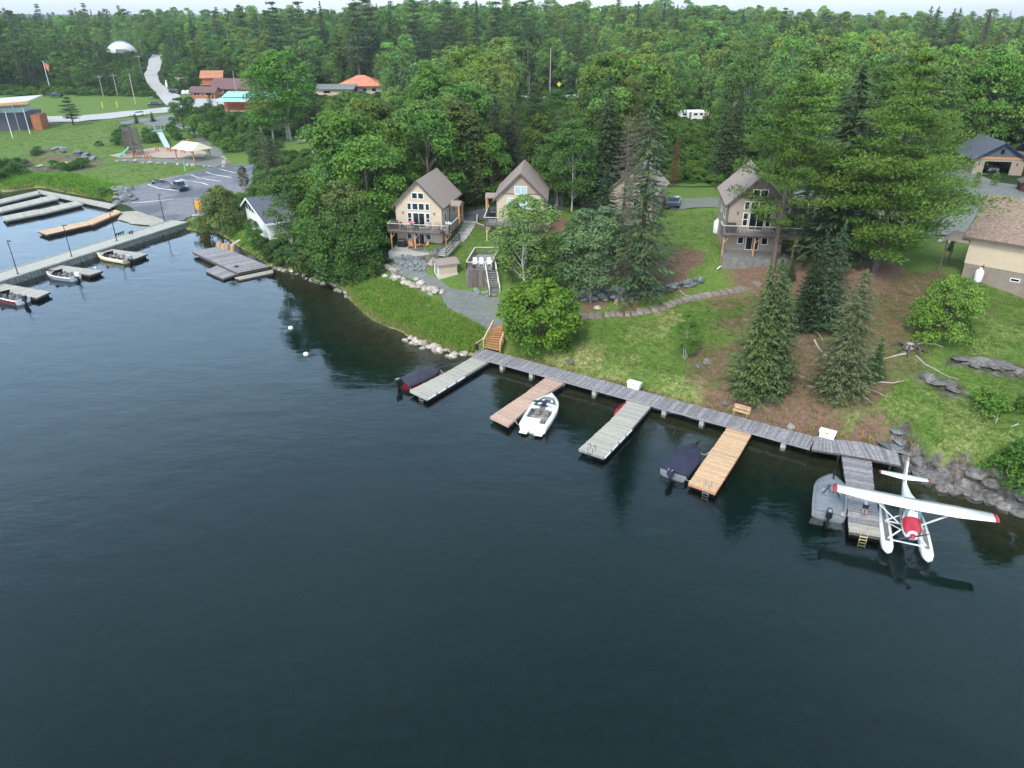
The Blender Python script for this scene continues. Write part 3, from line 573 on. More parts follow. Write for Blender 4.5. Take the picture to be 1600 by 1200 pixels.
# orange stairs
a0, a1 = P(766,543.5,.95), P(1,1,0); b0, b1 = P(758,544,.97), P(781,549.5,.97); top0, top1 = P(767,516,2.0), P(794,508,2.0)
b0, b1, top0, top1 = P(755,543,.97), P(781,548.5,.97), P(771,512,2.25), P(794,508.5,2.25)
o = b0.copy(); o.z = 0; t = thing('wooden_stairs', 'orange stained wooden stairs with railings leading down to the boardwalk', 'stairs', o)
q0, q1, r0, r1 = [Vector((p.x - o.x, p.y - o.y, p.z)) for p in (b0, b1, top0, top1)]
n = 9
for k in range(n):
    u0, u1 = k / n * .85, (k + 1.15) / n * .85; z = .97 + (k + .6) * (2.25 - .97) / n
    mb = MB(); vs = []
    for zz in (z - .05, z): vs += [(*q0.lerp(r0, u0)[:2], zz), (*q1.lerp(r1, u0)[:2], zz), (*q1.lerp(r1, u1)[:2], zz), (*q0.lerp(r0, u1)[:2], zz)]
    mb.add(vs, [(0, 3, 2, 1), (4, 5, 6, 7), (0, 1, 5, 4), (1, 2, 6, 5), (2, 3, 7, 6), (3, 0, 4, 7)]); mb.build('step', M_WOODO, t)
mb = MB(); ra, rb = q0.lerp(r0, .85), q1.lerp(r1, .85); rc, rd = q0.lerp(r0, 1.15), q1.lerp(r1, 1.15); planks(mb, (ra, rb, rd, rc), 2.27, .14); mb.build('landing', M_WOODO, t)
for a_, b_ in ((q0, r0), (q1, r1)):
    mb = MB(); mb.beam(a_ + Vector((0, 0, -.25)), b_ + Vector((0, 0, -.22)), .06, .3); mb.build('stringer', M_WOODO, t)
    mb = MB(); ps = [a_.lerp(b_, u) for u in (.02, .36, .7, 1.0)]
    for p in ps: mb.beam(p - Vector((0, 0, .4)), p + Vector((0, 0, .95)), .09)
    mb.beam(ps[0] + Vector((0, 0, .95)), ps[-1] + Vector((0, 0, .95)), .14, .05, .95); mb.beam(ps[0] + Vector((0, 0, .5)), ps[-1] + Vector((0, 0, .5)), .04, .1)
    mb.build('railing', M_WOODT, t)
p0 = P(744,549,.97); mb = MB(); 
t = thing('corner_railing', 'short tan timber railing at the left end of the boardwalk holding a black life jacket', 'railing', p0)
e0 = P(756,541,.97) - p0; mb.beam((0, 0, 0), (0, 0, 1), .09); mb.beam((e0.x, e0.y, 0), (e0.x, e0.y, 1), .09); mb.beam((0, 0, 1), (e0.x, e0.y, 1), .12, .05); mb.beam((0, 0, .5), (e0.x, e0.y, .5), .04, .1); mb.build('frame', M_WOODT, t)
mb = MB(); mb.loft([[(x * s, .06 * sgn, z) for x, z, sgn in ((-.2, z, 1), (.2, z, 1), (.2, z, -1), (-.2, z, -1))] for z, s in ((.1, .6), (.3, 1.1), (.7, 1), (.85, .6))]); lj = mb.build('life_jacket', M_BLACK, None, loc=p0 + Vector((.1, -.12, .1))); tag(lj, 'black life jacket hanging on the corner railing of the boardwalk', 'life jacket')
# ---------------------------------------------------------------- steel pier on the left with lamps
A_, B_ = P(0, 440, 1), P(253, 360, 1); dr = (B_ - A_); dr.z = 0; dr.normalize(); nn = Vector((-dr.y, dr.x, 0)); WP = 4.0
s0, s1 = A_ - dr * 36, B_ + dr * 6.5; o = Vector((s0.x, s0.y, 0)); rz = math.atan2(dr.y, dr.x); PL = (s1 - s0).length
t = thing('steel_pier', 'long pale concrete pier with corrugated sheet steel sides crossing the harbour', 'pier', o, rz)
mb = MB(); k = 0
while k * 6 < PL: mb.b2(k * 6 + .015, min(PL, (k + 1) * 6 - .015), .18, WP - .18, .6, 1.0); k += 1
mb.build('deck_slab', M_CONC, t)
for yy in (0, WP):
    mb = MB(); pr = []; x = 0
    while x < PL:
        for dx, dy in ((0, 0), (.2, 0), (.3, .16), (.5, .16), (.6, 0)): pr.append((x + dx, yy + (dy if yy < 1 else -dy)))
        x += .62
    vs = [(a, b, -1.5) for a, b in pr] + [(a, b, .9) for a, b in pr]; n = len(pr)
    mb.add(vs, [(i, i + 1, n + i + 1, n + i) for i in range(n - 1)], .6); mb.build('sheet_piling', M_STEEL, t, fix=False)
    mb = MB(); mb.b2(0, PL, yy - .06 if yy < 1 else yy - .16, yy + .16 if yy < 1 else yy + .06, .9, 1.1, .8); mb.build('edge_cap', M_CONC, t)
def on_pier(px, py): return P(px, py, 1.0)
lp = None
for (px, py, sd) in ((28, 428, 'nearest the left edge of the photo'), (112, 400.5, 'above the white fishing boat'), (182.5, 376.5, 'beside the tan fishing boat'), (257, 346, 'at the shore end of the pier')):
    p = on_pier(px, py); lb = 'slim dark lamp post on the steel pier ' + sd
    if lp is None:
        t = lp = thing('lamp_post', lb, 'lamp post', p, rz, 'lamp posts on the steel pier')
        mb = MB(); mb.tube((0, 0, 0), (0, 0, 4.9), .075, .05); mb.build('pole', M_BLACKM, t)
        mb = MB(); mb.box((0, 0, .03), (.3, .3, .06)); mb.build('base_plate', M_BLACKM, t)
        mb = MB(); mb.box((0, -.3, 4.95), (.22, .75, .1)); mb.build('lamp_head', M_BLACKM, t)
    else: dup(lp, p, rz, lb)
bo = None
for (px, py) in ((184, 369), (191, 366.5), (205, 365.5)):
    p = on_pier(px, py); lb = {184: 'black mooring bollard on the pier, leftmost of three', 191: 'black mooring bollard on the pier, middle one of three', 205: 'black mooring bollard on the pier, rightmost of three'}[px]
    if bo is None:
        t = bo = thing('mooring_bollard', lb, 'bollard', p, rz, 'mooring bollards on the pier')
        mb = MB(); mb.tube((-.25, 0, 0), (-.25, 0, .5), .12); mb.tube((.25, 0, 0), (.25, 0, .5), .12); mb.build('post', M_BLACKM, t); mb = MB(); mb.box((0, 0, .42), (1.0, .14, .12)); mb.build('crossbar', M_BLACKM, t)
    else: dup(bo, p, rz, lb)
def flatdock(name, label, pxs, z, m, grp=None, split=None, base=-.3, cat='dock', side=M_WOODD, pitch=.2):
    pw = [P(*q, z) for q in pxs]; o = sum(pw, Vector()) / len(pw); o.z = 0; t = thing(name, label, cat, o, 0, grp); q = local(pw, o)
    mb = MB(); planks(mb, q, z, pitch); mb.build('deck_boards', m, t); mb = MB(); slabq(mb, q, z - .3, z - .045, .01); mb.build('side_frame', side, t)
    mb = MB(); slabq(mb, q, base, z - .31, .08, .2); mb.build('float', M_BLACK, t); return t
g_ = 'floating docks on the steel pier'
flatdock('floating_dock', 'grey floating dock beside the tan fishing boat', [(141,394),(159,387),(231,396.4),(208.6,405)], .6, M_WOODL, g_)
flatdock('floating_dock', 'grey floating dock beside the white fishing boat', [(64,419),(84,412.8),(161,423),(141,429.5)], .6, M_WOODL, g_)
flatdock('floating_dock', 'grey floating dock beside the maroon fishing boat at the left edge', [(-30,448),(-6,441),(79,455.8),(57.8,465.5)], .6, M_WOODL, g_)
mb = MB(); mb.ball((0, 0, .15), .17); b_ = mb.build('white_ball', M_WHITE, loc=P(149, 420, .6)); b_.name = 'dock_light'; tag(b_, 'small round white light on the corner of the dock by the white fishing boat', 'dock light')
M_CDK = M_CONC
g_ = 'pale docks of the small harbour'
def cdock(label, pxs, z=.65, m=M_WOODL):
    return flatdock('harbour_dock', label, pxs, z, m, g_, side=M_CONC)
cdock('pale walkway dock along the reeds that the three harbour fingers join', [(58,296),(64,301.5),(172,324.5),(182,319.5)])
cdock('back finger of the small harbour docks at the left edge', [(-30,318),(-30,325),(60,303),(60,297.5)])
cdock('middle finger of the small harbour docks', [(-5,325),(0,331),(92,310),(82,304.5)])
cdock('front outer finger of the small harbour docks', [(2,338),(8,344.5),(62,334),(58,327)])
cdock('front inner finger of the small harbour docks', [(58,328),(62,334.5),(130,318.5),(118,314)])
flatdock('ramp_dock', 'tan wooden floating dock pointing away from the boat ramp', [(59,361.5),(73,366.5),(143,350.5),(136,345)], .6, M_WOODT)
flatdock('ramp_gangway', 'orange brown wooden gangway joining the tan dock to the boat ramp', [(136,345.5),(143,351),(190,331),(180,327.5)], .66, M_WOODT, side=M_WOODO)
t = thing('dock_post', 'dark wooden post standing at the left edge by the small harbour docks', 'post', P(0, 305, 0)); mb = MB(); mb.tube((0, 0, -1), (0, 0, 3.2), .35, .33, 10); mb.build('shaft', M_WOODD, t); mb = MB(); mb.tube((0, 0, 3.2), (0, 0, 3.35), .4, .4, 10); mb.build('cap', M_WOODD, t)
# big old raft platform
pp = [P(299.5,392.5,.8), P(345,384.5,.8), P(367.5,388.7,.8), P(421,416,.8), P(371,426,.8)]; o = pp[0].copy(); o.z = 0
t = thing('timber_platform', 'large weathered timber platform with ragged edges on the shore below the white boathouse', 'platform', o); q = local(pp, o)
mb = MB(); planks(mb, (q[0], q[1], q[3] + (q[4] - q[3]) * .0, q[4]), .8, .22, .05); mb.build('deck_boards', M_WOODG, t); mb = MB(); slabq(mb, [q[0], q[1], q[3], q[4]], .3, .74, .02); mb.build('frame', M_WOODD, t)
mb = MB(); slabq(mb, [q[0], q[1], q[3], q[4]], -1.5, .3, .2); mb.build('crib', M_WOODD, t)
flatdock('floating_dock', 'small square grey float tied to the front of the large timber platform', [(321,423),(340,414),(371,428),(349,435.5)], .35, M_WOODG)
flatdock('floating_dock', 'long low broken float along the right front of the large timber platform', [(366,433.5),(426,421),(427,426),(375,437)], .25, M_WOODL)
for (px, py, lb) in ((343, 385.5, 'leftmost'), (350, 388, 'second'), (356, 389, 'third'), (364, 391.5, 'rightmost')):
    mb = MB(); mb.tube((0, 0, 0), (0, 0, .75), .42, .4, 12); s = mb.build('cut_log', M_STUMP, loc=P(px, py, .8)); tag(s, lb + ' upright cut log round on the large timber platform', 'log', 'cut logs on the timber platform')
mb = MB(); mb.tube((0, 0, 0), (0, 0, .18), .4, .3, 10); s = mb.build('rope_coil', M_BLACKM, loc=P(369, 417, .8)); tag(s, 'dark coil lying near the front corner of the large timber platform', 'coil')
a, b = P(360, 384, .85), P(375, 374.5, 1.3); mb = MB(); mb.beam((0, 0, 0), b - a, .6, .08); s = mb.build('gangplank', M_WOODL, loc=a); tag(s, 'pale plank leading from the grass to the large timber platform', 'gangplank')
for (px, py, lb) in ((454, 513, 'white mooring buoy floating nearer the tree line'), (478, 554, 'white mooring buoy floating farther from shore')):
    t = thing('mooring_buoy', lb, 'buoy', P(px, py, 0), 0, 'mooring buoys'); mb = MB(); mb.ball((0, 0, .05), (.3, .3, .26)); mb.build('float', M_WHITE, t, True); mb = MB(); mb.tube((0, 0, .28), (0, 0, .42), .04); mb.build('ring', M_BLACKM, t)
# ---------------------------------------------------------------- stepping stones, boulders
st = [(900,495),(940,492.5),(980,489),(1005,486),(1030,481),(1055,472),(1080,466),(1105,460),(1130,456),(1155,452),(1172,447),(1185,442)]
sw = W(st); acc = [0]
for a, b in zip(sw, sw[1:]): acc.append(acc[-1] + (b - a).length)
s = 0.4; k = 0
def ordn(k): k += 1; return '%d%s' % (k, 'th' if 10 < k % 100 < 14 else {1: 'st', 2: 'nd', 3: 'rd'}.get(k % 10, 'th'))
while s < acc[-1]:
    i = max(j for j in range(len(acc) - 1) if acc[j] <= s); u = (s - acc[i]) / (acc[i + 1] - acc[i]); p = sw[i].lerp(sw[i + 1], u); d = sw[i + 1] - sw[i]
    L = random.uniform(.6, .85) if k != 25 else 1.6; mb = MB()
    poly = [(-L / 2 + random.uniform(-.04, .04), -.62 + random.uniform(-.07, .07)), (L / 2 + random.uniform(-.04, .04), -.6 + random.uniform(-.07, .07)), (L / 2 + random.uniform(-.04, .04), .6 + random.uniform(-.07, .07)), (-L / 2 + random.uniform(-.04, .04), .6 + random.uniform(-.07, .07))]
    mb.prism(poly, -.25, .1 + random.uniform(-.02, .05)); o = mb.build('stepping_stone', M_SLAB, loc=(p.x, p.y, gz(p.x, p.y) + .04)); o.rotation_euler = (0, 0, math.atan2(d.y, d.x) + random.uniform(-.06, .06))
    tag(o, 'flat grey brown slab of the curving lawn path, %s from its left end' % ordn(k), 'stepping stone', 'stepping stones across the lawn'); s += L + random.uniform(.06, .12); k += 1
def rock_mesh(name, m, seed, sub=2, flat=.7):
    r = random.Random(seed); bm = bmesh.new(); bmesh.ops.create_icosphere(bm, subdivisions=sub, radius=1.0)
    pl = [(Vector((r.uniform(-1, 1), r.uniform(-1, 1), r.uniform(-.6, 1))).normalized(), r.uniform(.55, .85)) for _ in range(9)]
    for v in bm.verts:
        p = v.co.copy()
        for n_, d in pl:
            e = p.dot(n_) - d
            if e > 0: p -= n_ * e
        p *= 1 + r.uniform(-.04, .04); p.z *= flat; v.co = p
    me = bpy.data.meshes.new(name); bm.to_mesh(me); bm.free(); at = me.attributes.new('v', 'FLOAT', 'POINT'); at.data.foreach_set('value', [r.random() * .3 + seed % 5 * .17] * len(me.vertices)); me.materials.append(m); return me
RK = {m.name: [rock_mesh('boulder', m, s + 10 * j) for s in range(5)] for j, m in enumerate((M_ROCK, M_ROCKP, M_ROCKB))}
def boulders(pxs, n, size, spread, label, group, m=M_ROCK, name='boulder', rows=1, lift=0.0, flat=1.0):
    ws = W(pxs); seg = [(b - a).length for a, b in zip(ws, ws[1:])]; tot = sum(seg); rr = random.Random(hash(label) % 999 + n); rr = random.Random(n * 31 + len(label))
    for k in range(n):
        s = (k + rr.uniform(.2, .8)) / n * tot; i = 0
        while i < len(seg) - 1 and s > seg[i]: s -= seg[i]; i += 1
        p = ws[i].lerp(ws[i + 1], s / seg[i]); d = (ws[i + 1] - ws[i]).normalized(); nn_ = Vector((-d.y, d.x, 0)); p = p + nn_ * rr.uniform(-spread, spread)
        sz = size * rr.uniform(.65, 1.3); o = bpy.data.objects.new(name, rr.choice(RK[m.name])); COL.objects.link(o)
        row = k % rows; o.location = (p.x, p.y, max(gz(p.x, p.y), -.25) + sz * .25 + lift + row * size * .75); o.rotation_euler = (rr.uniform(-.3, .3), rr.uniform(-.3, .3), rr.uniform(0, 6.3)); o.scale = (sz * rr.uniform(.9, 1.3), sz, sz * rr.uniform(.7, 1.0) * flat)
        tag(o, label + ', ' + ordn(k) + ' from the left', 'boulder', group)
boulders([(888,478),(905,470),(925,468),(955,468),(985,466),(1012,462)], 42, .62, .35, 'grey boulder in the retaining wall behind the aspens', 'boulders of the long retaining wall', M_ROCKB, rows=3)
boulders([(1012,462),(1040,455),(1065,448),(1095,441)], 22, .5, .35, 'grey boulder of the retaining wall right of the tall sparse spruce', 'boulders right of the tall sparse spruce', M_ROCKB, rows=2)
boulders([(590,422),(612,428),(640,441),(665,452),(690,461)], 36, .54, .8, 'pale boulder along the lower edge of the gravel path', 'boulders below the gravel path', M_ROCKP)
boulders([(638,530),(655,538),(676,546),(700,552),(724,559)], 36, .45, .7, 'pale shore rock at the waterline left of the boardwalk', 'shore rocks left of the boardwalk', M_ROCKP)
boulders([(425,419),(460,428),(495,440),(528,450),(545,466)], 16, .5, .4, 'brown grey shore rock under the trees at the waterline', 'shore rocks below the trees', M_ROCKP)
boulders([(780,572),(850,590),(960,618),(1090,652),(1180,672),(1280,698)], 16, .32, .5, 'small rock in the shallow water under the boardwalk', 'rocks under the boardwalk', M_ROCKP)
boulders([(172,303),(186,296),(197,303),(185,312),(200,316)], 26, .95, 1.6, 'blue grey rock in the pile beside the boat ramp', 'rocks piled beside the boat ramp', M_ROCKB)
boulders([(1412,728),(1440,745),(1470,757),(1500,764),(1530,773),(1560,784),(1598,798)], 40, .72, .6, 'rugged grey rock of the steep bank behind the seaplane', 'rocks of the steep shore bank', M_ROCK, lift=-.1)
boulders([(1385,698),(1403,690),(1412,700)], 5, .9, .5, 'blue grey rock slab beside the angled dock platform', 'rock slabs beside the dock platform', M_ROCKB, flat=.35)
boulders([(1446,590),(1470,600),(1495,610)], 8, .6, .3, 'low grey ledge rock in the grass above the steep bank', 'rock ledge pieces in the grass', M_ROCK, flat=.4)
boulders([(1500,566),(1540,572),(1585,580)], 10, .85, .4, 'dark weathered rock outcrop piece at the right edge of the lawn', 'rock outcrop at the right edge', M_ROCK, flat=.4)
boulders([(740,455),(765,460),(770,464)], 6, .4, .4, 'grey rock at the foot of the square lookout deck', 'rocks under the lookout deck', M_ROCKB)
boulders([(1470,378),(1490,376),(1504,380)], 8, .5, .5, 'pale garden rock in front of the upper parking area', 'garden rocks by the upper parking area', M_ROCKP)
boulders([(175,252),(230,255),(300,259),(350,262),(352,250),(345,240)], 20, .6, .3, 'pale edging rock round the playground', 'edging rocks round the playground', M_ROCKP)
boulders([(70,238),(90,232),(115,240),(145,249)], 12, 1.0, 1.6, 'dark grey rock in the park grass left of the playground', 'dark rocks in the park', M_ROCKB, flat=.7)
boulders([(60,262),(90,257),(120,262)], 8, 1.3, 1.4, 'pale bare rock in the grass left of the playground', 'bare rocks in the park grass', M_ROCKP, flat=.5)
for (px, py, sz, lb, m) in ((1203,623,.75,'grey rock under the front spruces behind the boardwalk',M_ROCK),(891,566,.5,'grey rock behind the boardwalk near the bright round tree',M_ROCK),(1104,566,.55,'brown grey rock right of the young leafy sapling on the lawn',M_ROCK),(1091,573,.4,'smaller rock below the young leafy sapling',M_ROCK),(1133,631,.4,'small rock left of the tan bench',M_ROCK),(934,482,.5,'pale rock beside the stepping stones under the aspens',M_ROCKP),(1236,668,.55,'pale flat rock behind the boardwalk between bench and storage box',M_ROCKP),(664,472,.4,'pale stone in the tall grass below the gravel path',M_ROCKP),(671,479,.45,'flat stone in the tall grass, lower of two',M_ROCKP)):
    p = G(px, py); o = bpy.data.objects.new('boulder', RK[m.name][int(px) % 5]); COL.objects.link(o); o.location = (p.x, p.y, p.z + sz * .2); o.scale = (sz * 1.2, sz, sz * .8); o.rotation_euler = (0, 0, px); tag(o, lb, 'boulder')
# riprap slope below cottage: one mass of rubble
def rubble(pxs, n, size, label, m):
    ws = W(pxs); P2 = np.array([(p[0], p[1]) for p in ws]); x0, y0 = P2.min(0); x1, y1 = P2.max(0); mb = MB(); c = 0
    while c < n:
        x, y = RS.uniform(x0, x1), RS.uniform(y0, y1)
        if not in_poly(np.array([x]), np.array([y]), P2)[0]: continue
        s = size * random.uniform(.5, 1.4); mb.ball((x, y, gz(x, y) + s * .25), (s * random.uniform(.7, 1.3), s * random.uniform(.7, 1.3), s * .7), 5, 3); c += 1
    o = mb.build('rubble_slope', m, fix=False); tag(o, label, 'rubble', kind='stuff')
rubble([(600,400),(615,392),(640,398),(668,410),(664,424),(620,413)], 900, .2, 'slope of loose blue grey rubble in front of the left cottage patio', M_ROCKB)
rubble([(672,398),(692,382),(704,388),(690,402)], 300, .17, 'rubble bed between the left cottage and its side stairs', M_ROCKB)
# ---------------------------------------------------------------- buildings
def window(t, x0, x1, z0, z1, y=0.0, nx=1, nz=1, glass=M_GLASS, frame=M_TRIMW, axis='y', sgn=-1, fw=.08, name='window'):
    """framed window standing proud of a wall in plane axis=const y; sgn = outward direction"""
    f = MB(); g = MB(); e = sgn
    def bx(mb, a0, a1, c0, c1, d0, d1, val=.8):
        if axis == 'y': mb.b2(a0, a1, y + e * d0, y + e * d1, c0, c1, val)
        else: mb.b2(y + e * d0, y + e * d1, a0, a1, c0, c1, val)
    bx(f, x0, x0 + fw, z0, z1, 0, .07); bx(f, x1 - fw, x1, z0, z1, 0, .07); bx(f, x0 + fw, x1 - fw, z0, z0 + fw, 0, .07); bx(f, x0 + fw, x1 - fw, z1 - fw, z1, 0, .07)
    for k in range(1, nx): c = x0 + (x1 - x0) * k / nx; bx(f, c - fw * .4, c + fw * .4, z0 + fw, z1 - fw, 0, .065)
    for k in range(1, nz): c = z0 + (z1 - z0) * k / nz; bx(f, x0 + fw, x1 - fw, c - fw * .4, c + fw * .4, 0, .06)
    wo = f.build(name, frame, t); bx(g, x0 + fw, x1 - fw, z0 + fw, z1 - fw, 0.005, .03, .5); g.build('pane', glass, wo); return wo
def roof_gable(t, x0, x1, y0, y1, ze, zr, ov, m, xr=None, th=.16, fascia=M_TRIM):
    """ridge along y at x=xr; eaves overhang by ov"""
    xr = (x0 + x1) / 2 if xr is None else xr; sl = (zr - ze) / (xr - x0); sr = (zr - ze) / (x1 - xr)
    a = (x0 - ov, ze - ov * sl); b = (x1 + ov, ze - ov * sr); top = (xr, zr)
    mb = MB(); mb.prism_y([(a[0], a[1] + th), (xr, zr + th), (b[0], b[1] + th), (b[0], b[1]), (xr, zr), (a[0], a[1])], y0 - ov, y1 + ov, .5); r = mb.build('roof', m, t)
    mb = MB()
    for y in (y0 - ov - .02, y1 + ov + .02):
        mb.beam((a[0], y, a[1] + .02), (xr, y, zr + .04), .05, .24); mb.beam((b[0], y, b[1] + .02), (xr, y, zr + .04), .05, .24)
    for q in (a, b): mb.b2(q[0] - .05, q[0] + .03, y0 - ov, y1 + ov, q[1] - .06, q[1] + .12)
    mb.build('fascia', fascia, r); return r
def wall_block(t, x0, x1, y0, y1, z0, ze, zr, m, xr=None, name='wall'):
    mb = MB(); prof = [(x0, z0), (x1, z0), (x1, ze)] + ([(x1 + x0) / 2 if xr is None else xr] and [((x1 + x0) / 2 if xr is None else xr, zr)] if zr else []) + [(x0, ze)]
    mb.prism_y(prof, y0, y1, .5); return mb.build(name, m, t)
def railing(t, pts, h=1.0, step=.14, cap=M_RAILW, bal=M_FENCE, name='railing', solid=False):
    mb = MB()
    for a, b in zip(pts, pts[1:]):
        a, b = Vector(a), Vector(b); L = (b - a).length; n = max(1, int(L / (step if not solid else .16)))
        for k in range(n + 1):
            p = a.lerp(b, k / n); mb.beam(p + Vector((0, 0, .06)), p + Vector((0, 0, h)), (.04 if not solid else .13), .04)
        m_ = max(1, int(round(L / 1.9)))
        for k in range(m_ + 1): p = a.lerp(b, k / m_); mb.beam(p, p + Vector((0, 0, h)), .1)
        mb.beam(a + Vector((0, 0, .1)), b + Vector((0, 0, .1)), .05, .08)
    r = mb.build(name, bal, t); mb = MB()
    for a, b in zip(pts, pts[1:]): mb.beam(Vector(a) + Vector((0, 0, h + .02)), Vector(b) + Vector((0, 0, h + .02)), .14, .05, .9)
    mb.build('rail_cap', cap, r); return r
def steps(t, a, b, wd, n, m, name='step', rails=True, mrail=M_RAILW):
    """stairs from a (top) to b (bottom)"""
    a, b = Vector(a), Vector(b); d = Vector((b.x - a.x, b.y - a.y, 0)); L = d.length; d.normalize(); s = Vector((-d.y, d.x, 0)) * wd / 2; run = L / n
    for k in range(n):
        z = a.z + (b.z - a.z) * (k + 1) / (n + 1); c = a + d * (run * (k + .5)); mb = MB()
        mb.box((c.x, c.y, z), (run * 1.0, wd, .05), rz=math.atan2(d.y, d.x)); mb.build(name, m, t)
    for q in (s, -s):
        mb = MB(); mb.beam(a + q + Vector((0, 0, -.15)), b + q + Vector((0, 0, -.05)), .06, .28); mb.build('stringer', M_WOODD if m != M_CONC else M_CONC, t)
        if rails:
            mb = MB(); ps = [a.lerp(b, u) + q for u in (0, .5, 1)]
            for p in ps: mb.beam(p, p + Vector((0, 0, .95)), .09)
            mb.beam(ps[0] + Vector((0, 0, .97)), ps[2] + Vector((0, 0, .97)), .12, .05); mb.beam(ps[0] + Vector((0, 0, .5)), ps[2] + Vector((0, 0, .5)), .04, .1); mb.build('railing', mrail, t)
def chalet(label, loc, rz, w=6.7, d=9.4, wallm=M_SIDING, gablem=None, gl=M_GLASS, deck=True, side=None, porch='R', he=6.0, zr=9.4, patio=True, wins=True, lowdeck=False):
    t = thing('cottage', label, 'cottage', loc, rz); h = w / 2
    wall_block(t, -h, h, 0, d, 0, he, zr - .12, wallm); mb = MB(); mb.b2(-h - .03, h + .03, -.03, d + .03, -1.5, .35); mb.build('foundation', M_FOUND, t)
    roof_gable(t, -h, h, 0, d, he, zr - .1, .42, M_ROOF)
    if gablem:
        s = (zr - he) / h; zz = 6.7; x = h - (zz - he) / s; mb = MB(); mb.prism_y([(-x, zz), (x, zz), (0, zr - .2)], -.05, -.012, .5); mb.build('gable_panel', gablem, t); mb = MB(); mb.b2(-x - .3, x + .3, -.07, -.01, zz - .06, zz + .02); mb.build('trim_board', M_TRIM, t)
    for x0 in (-h - .02, h - .1): mb = MB(); mb.b2(x0, x0 + .12, -.04, .06, .36, he - .3); mb.build('corner_trim', M_TRIM if gablem else wallm, t)
    if wins:
        if gl is M_GLASS:
            yg = -.055 if gablem else 0; window(t, -.88, .0, 6.85, 7.75, y=yg, glass=gl); window(t, .02, .9, 6.85, 7.75, y=yg, glass=gl)
            for a, b in ((-1.65, -1.0), (-.9, 0), (.02, .92), (1.02, 1.67)): window(t, a, b, 5.3, 6.3, glass=gl)
            window(t, -1.65, -1.0, 3.3, 4.95, nz=2, glass=gl); window(t, 1.02, 1.67, 3.3, 4.95, nz=2, glass=gl); window(t, -.88, .9, 2.82, 4.95, nx=2, glass=gl, name='patio_door')
        else:
            window(t, -.85, .95, 6.6, 7.8, y=-.055, nx=2, glass=gl)
            for a, b in ((-1.85, -1.0), (-.9, .95), (1.05, 1.9)): window(t, a, b, 4.6, 6.1, nx=2 if a == -.9 else 1, glass=gl)
            window(t, -1.85, -1.0, 2.95, 4.5, glass=M_GLASS); window(t, 1.05, 1.9, 2.95, 4.5, glass=M_GLASS); window(t, -.9, .95, 2.82, 4.5, nx=2, glass=gl, name='patio_door')
        for s in (-1, 1): mb = MB(); mb.box((s * 2.3, -.1, 4.9), (.12, .16, .28)); mb.build('wall_lamp', M_TRIM, t)
        window(t, -1.9, -1.15, 1.1, 2.0); window(t, .9, 1.7, 1.1, 2.0); window(t, -.9, .7, .38, 2.1, nx=2, name='patio_door')
        sx = h if porch == 'R' else -h; sg = 1 if porch == 'R' else -1
        window(t, 3.4, 4.4, 2.85, 4.9, y=sx, axis='x', sgn=sg, name='side_door'); window(t, 1.2, 2.2, 3.5, 4.8, y=sx, axis='x', sgn=sg)
        window(t, 6.0, 7.2, 3.6, 4.9, y=sx, axis='x', sgn=sg); window(t, 2.0, 3.4, 3.6, 4.9, y=-sx, axis='x', sgn=-sg); window(t, 5.5, 6.8, 3.6, 4.9, y=-sx, axis='x', sgn=-sg)
    if deck:
        dz = 2.75; dd = 2.1; sr = 1.6
        x0, x1 = (-h - .7, h + sr) if porch == 'R' else (-h - sr, h + .7)
        dk = MB(); x = x0
        while x < x1 - .07: dk.b2(x + .006, x + .144, -dd, -.05, dz - .04, dz + random.uniform(-.003, .003)); x += .15
        xs = (h + .05, x1) if porch == 'R' else (x0, -h - .05); x = xs[0]
        while x < xs[1] - .1: dk.b2(x + .006, x + .144, -.04, 5.8, dz - .04, dz); x += .15
        dko = dk.build('deck', M_WOODG, t); mb = MB(); mb.b2(x0 + .03, x1 - .03, -dd + .04, -dd + .1, dz - .3, dz - .05); mb.b2(x0 + .03, x0 + .09, -dd + .1, -.1, dz - .3, dz - .05); mb.b2(x1 - .09, x1 - .03, -dd + .1, 5.7, dz - .3, dz - .05); mb.build('beam', M_WOODD, dko)
        for px_ in (x0 + .4, (x0 + x1) / 2 - .6, x1 - .6):
            mb = MB(); mb.b2(px_ - .09, px_ + .09, -dd + .25, -dd + .43, -1.0, dz - .06); mb.beam((px_ + .1, -dd + .34, 1.7), (px_ + .8, -dd + .34, 2.65), .09); mb.build('post', M_WOODO if porch == 'R' else M_WOODT, t)
        if porch == 'R': rl = [(x0 + .05, -.1, dz), (x0 + .05, -dd + .06, dz), (x1 - .05, -dd + .06, dz), (x1 - .05, 5.8, dz)]
        else: rl = [(x0 + .05, 5.8, dz), (x0 + .05, -dd + .06, dz), (x1 - .05, -dd + .06, dz), (x1 - .05, -.1, dz)]
        railing(t, rl)
        # side porch roof on posts
        px0, px1 = ((h + .1, h + 1.9) if porch == 'R' else (-h - 1.9, -h - .1)); mb = MB(); mb.prism_x([(3.0, 5.35), (5.2, 5.35), (5.2, 5.5), (4.1, 5.95), (3.0, 5.5)], px0, px1, .5); mb.build('porch_roof', M_ROOF, t)
        for yy in (3.15, 5.0): mb = MB(); xx = px1 - .2 if porch == 'R' else px0 + .2; mb.b2(xx - .12, xx + .12, yy - .12, yy + .12, dz, 5.35); mb.build('porch_post', M_WOODO, t)
    if patio: mb = MB(); mb.b2(-h - .3, h + 1.2, -3.4 if patio is True else -2.7, -.04, -1.6, .12, .7); mb.build('patio', M_CONC if patio is True else patio, t)
    return t
H1 = thing  # placeholder alias
h1 = chalet('beige lakeside cottage with a rubble slope and concrete patio, leftmost of the gabled cottages', (-13.2, 102.2, 5.0), R(-11))
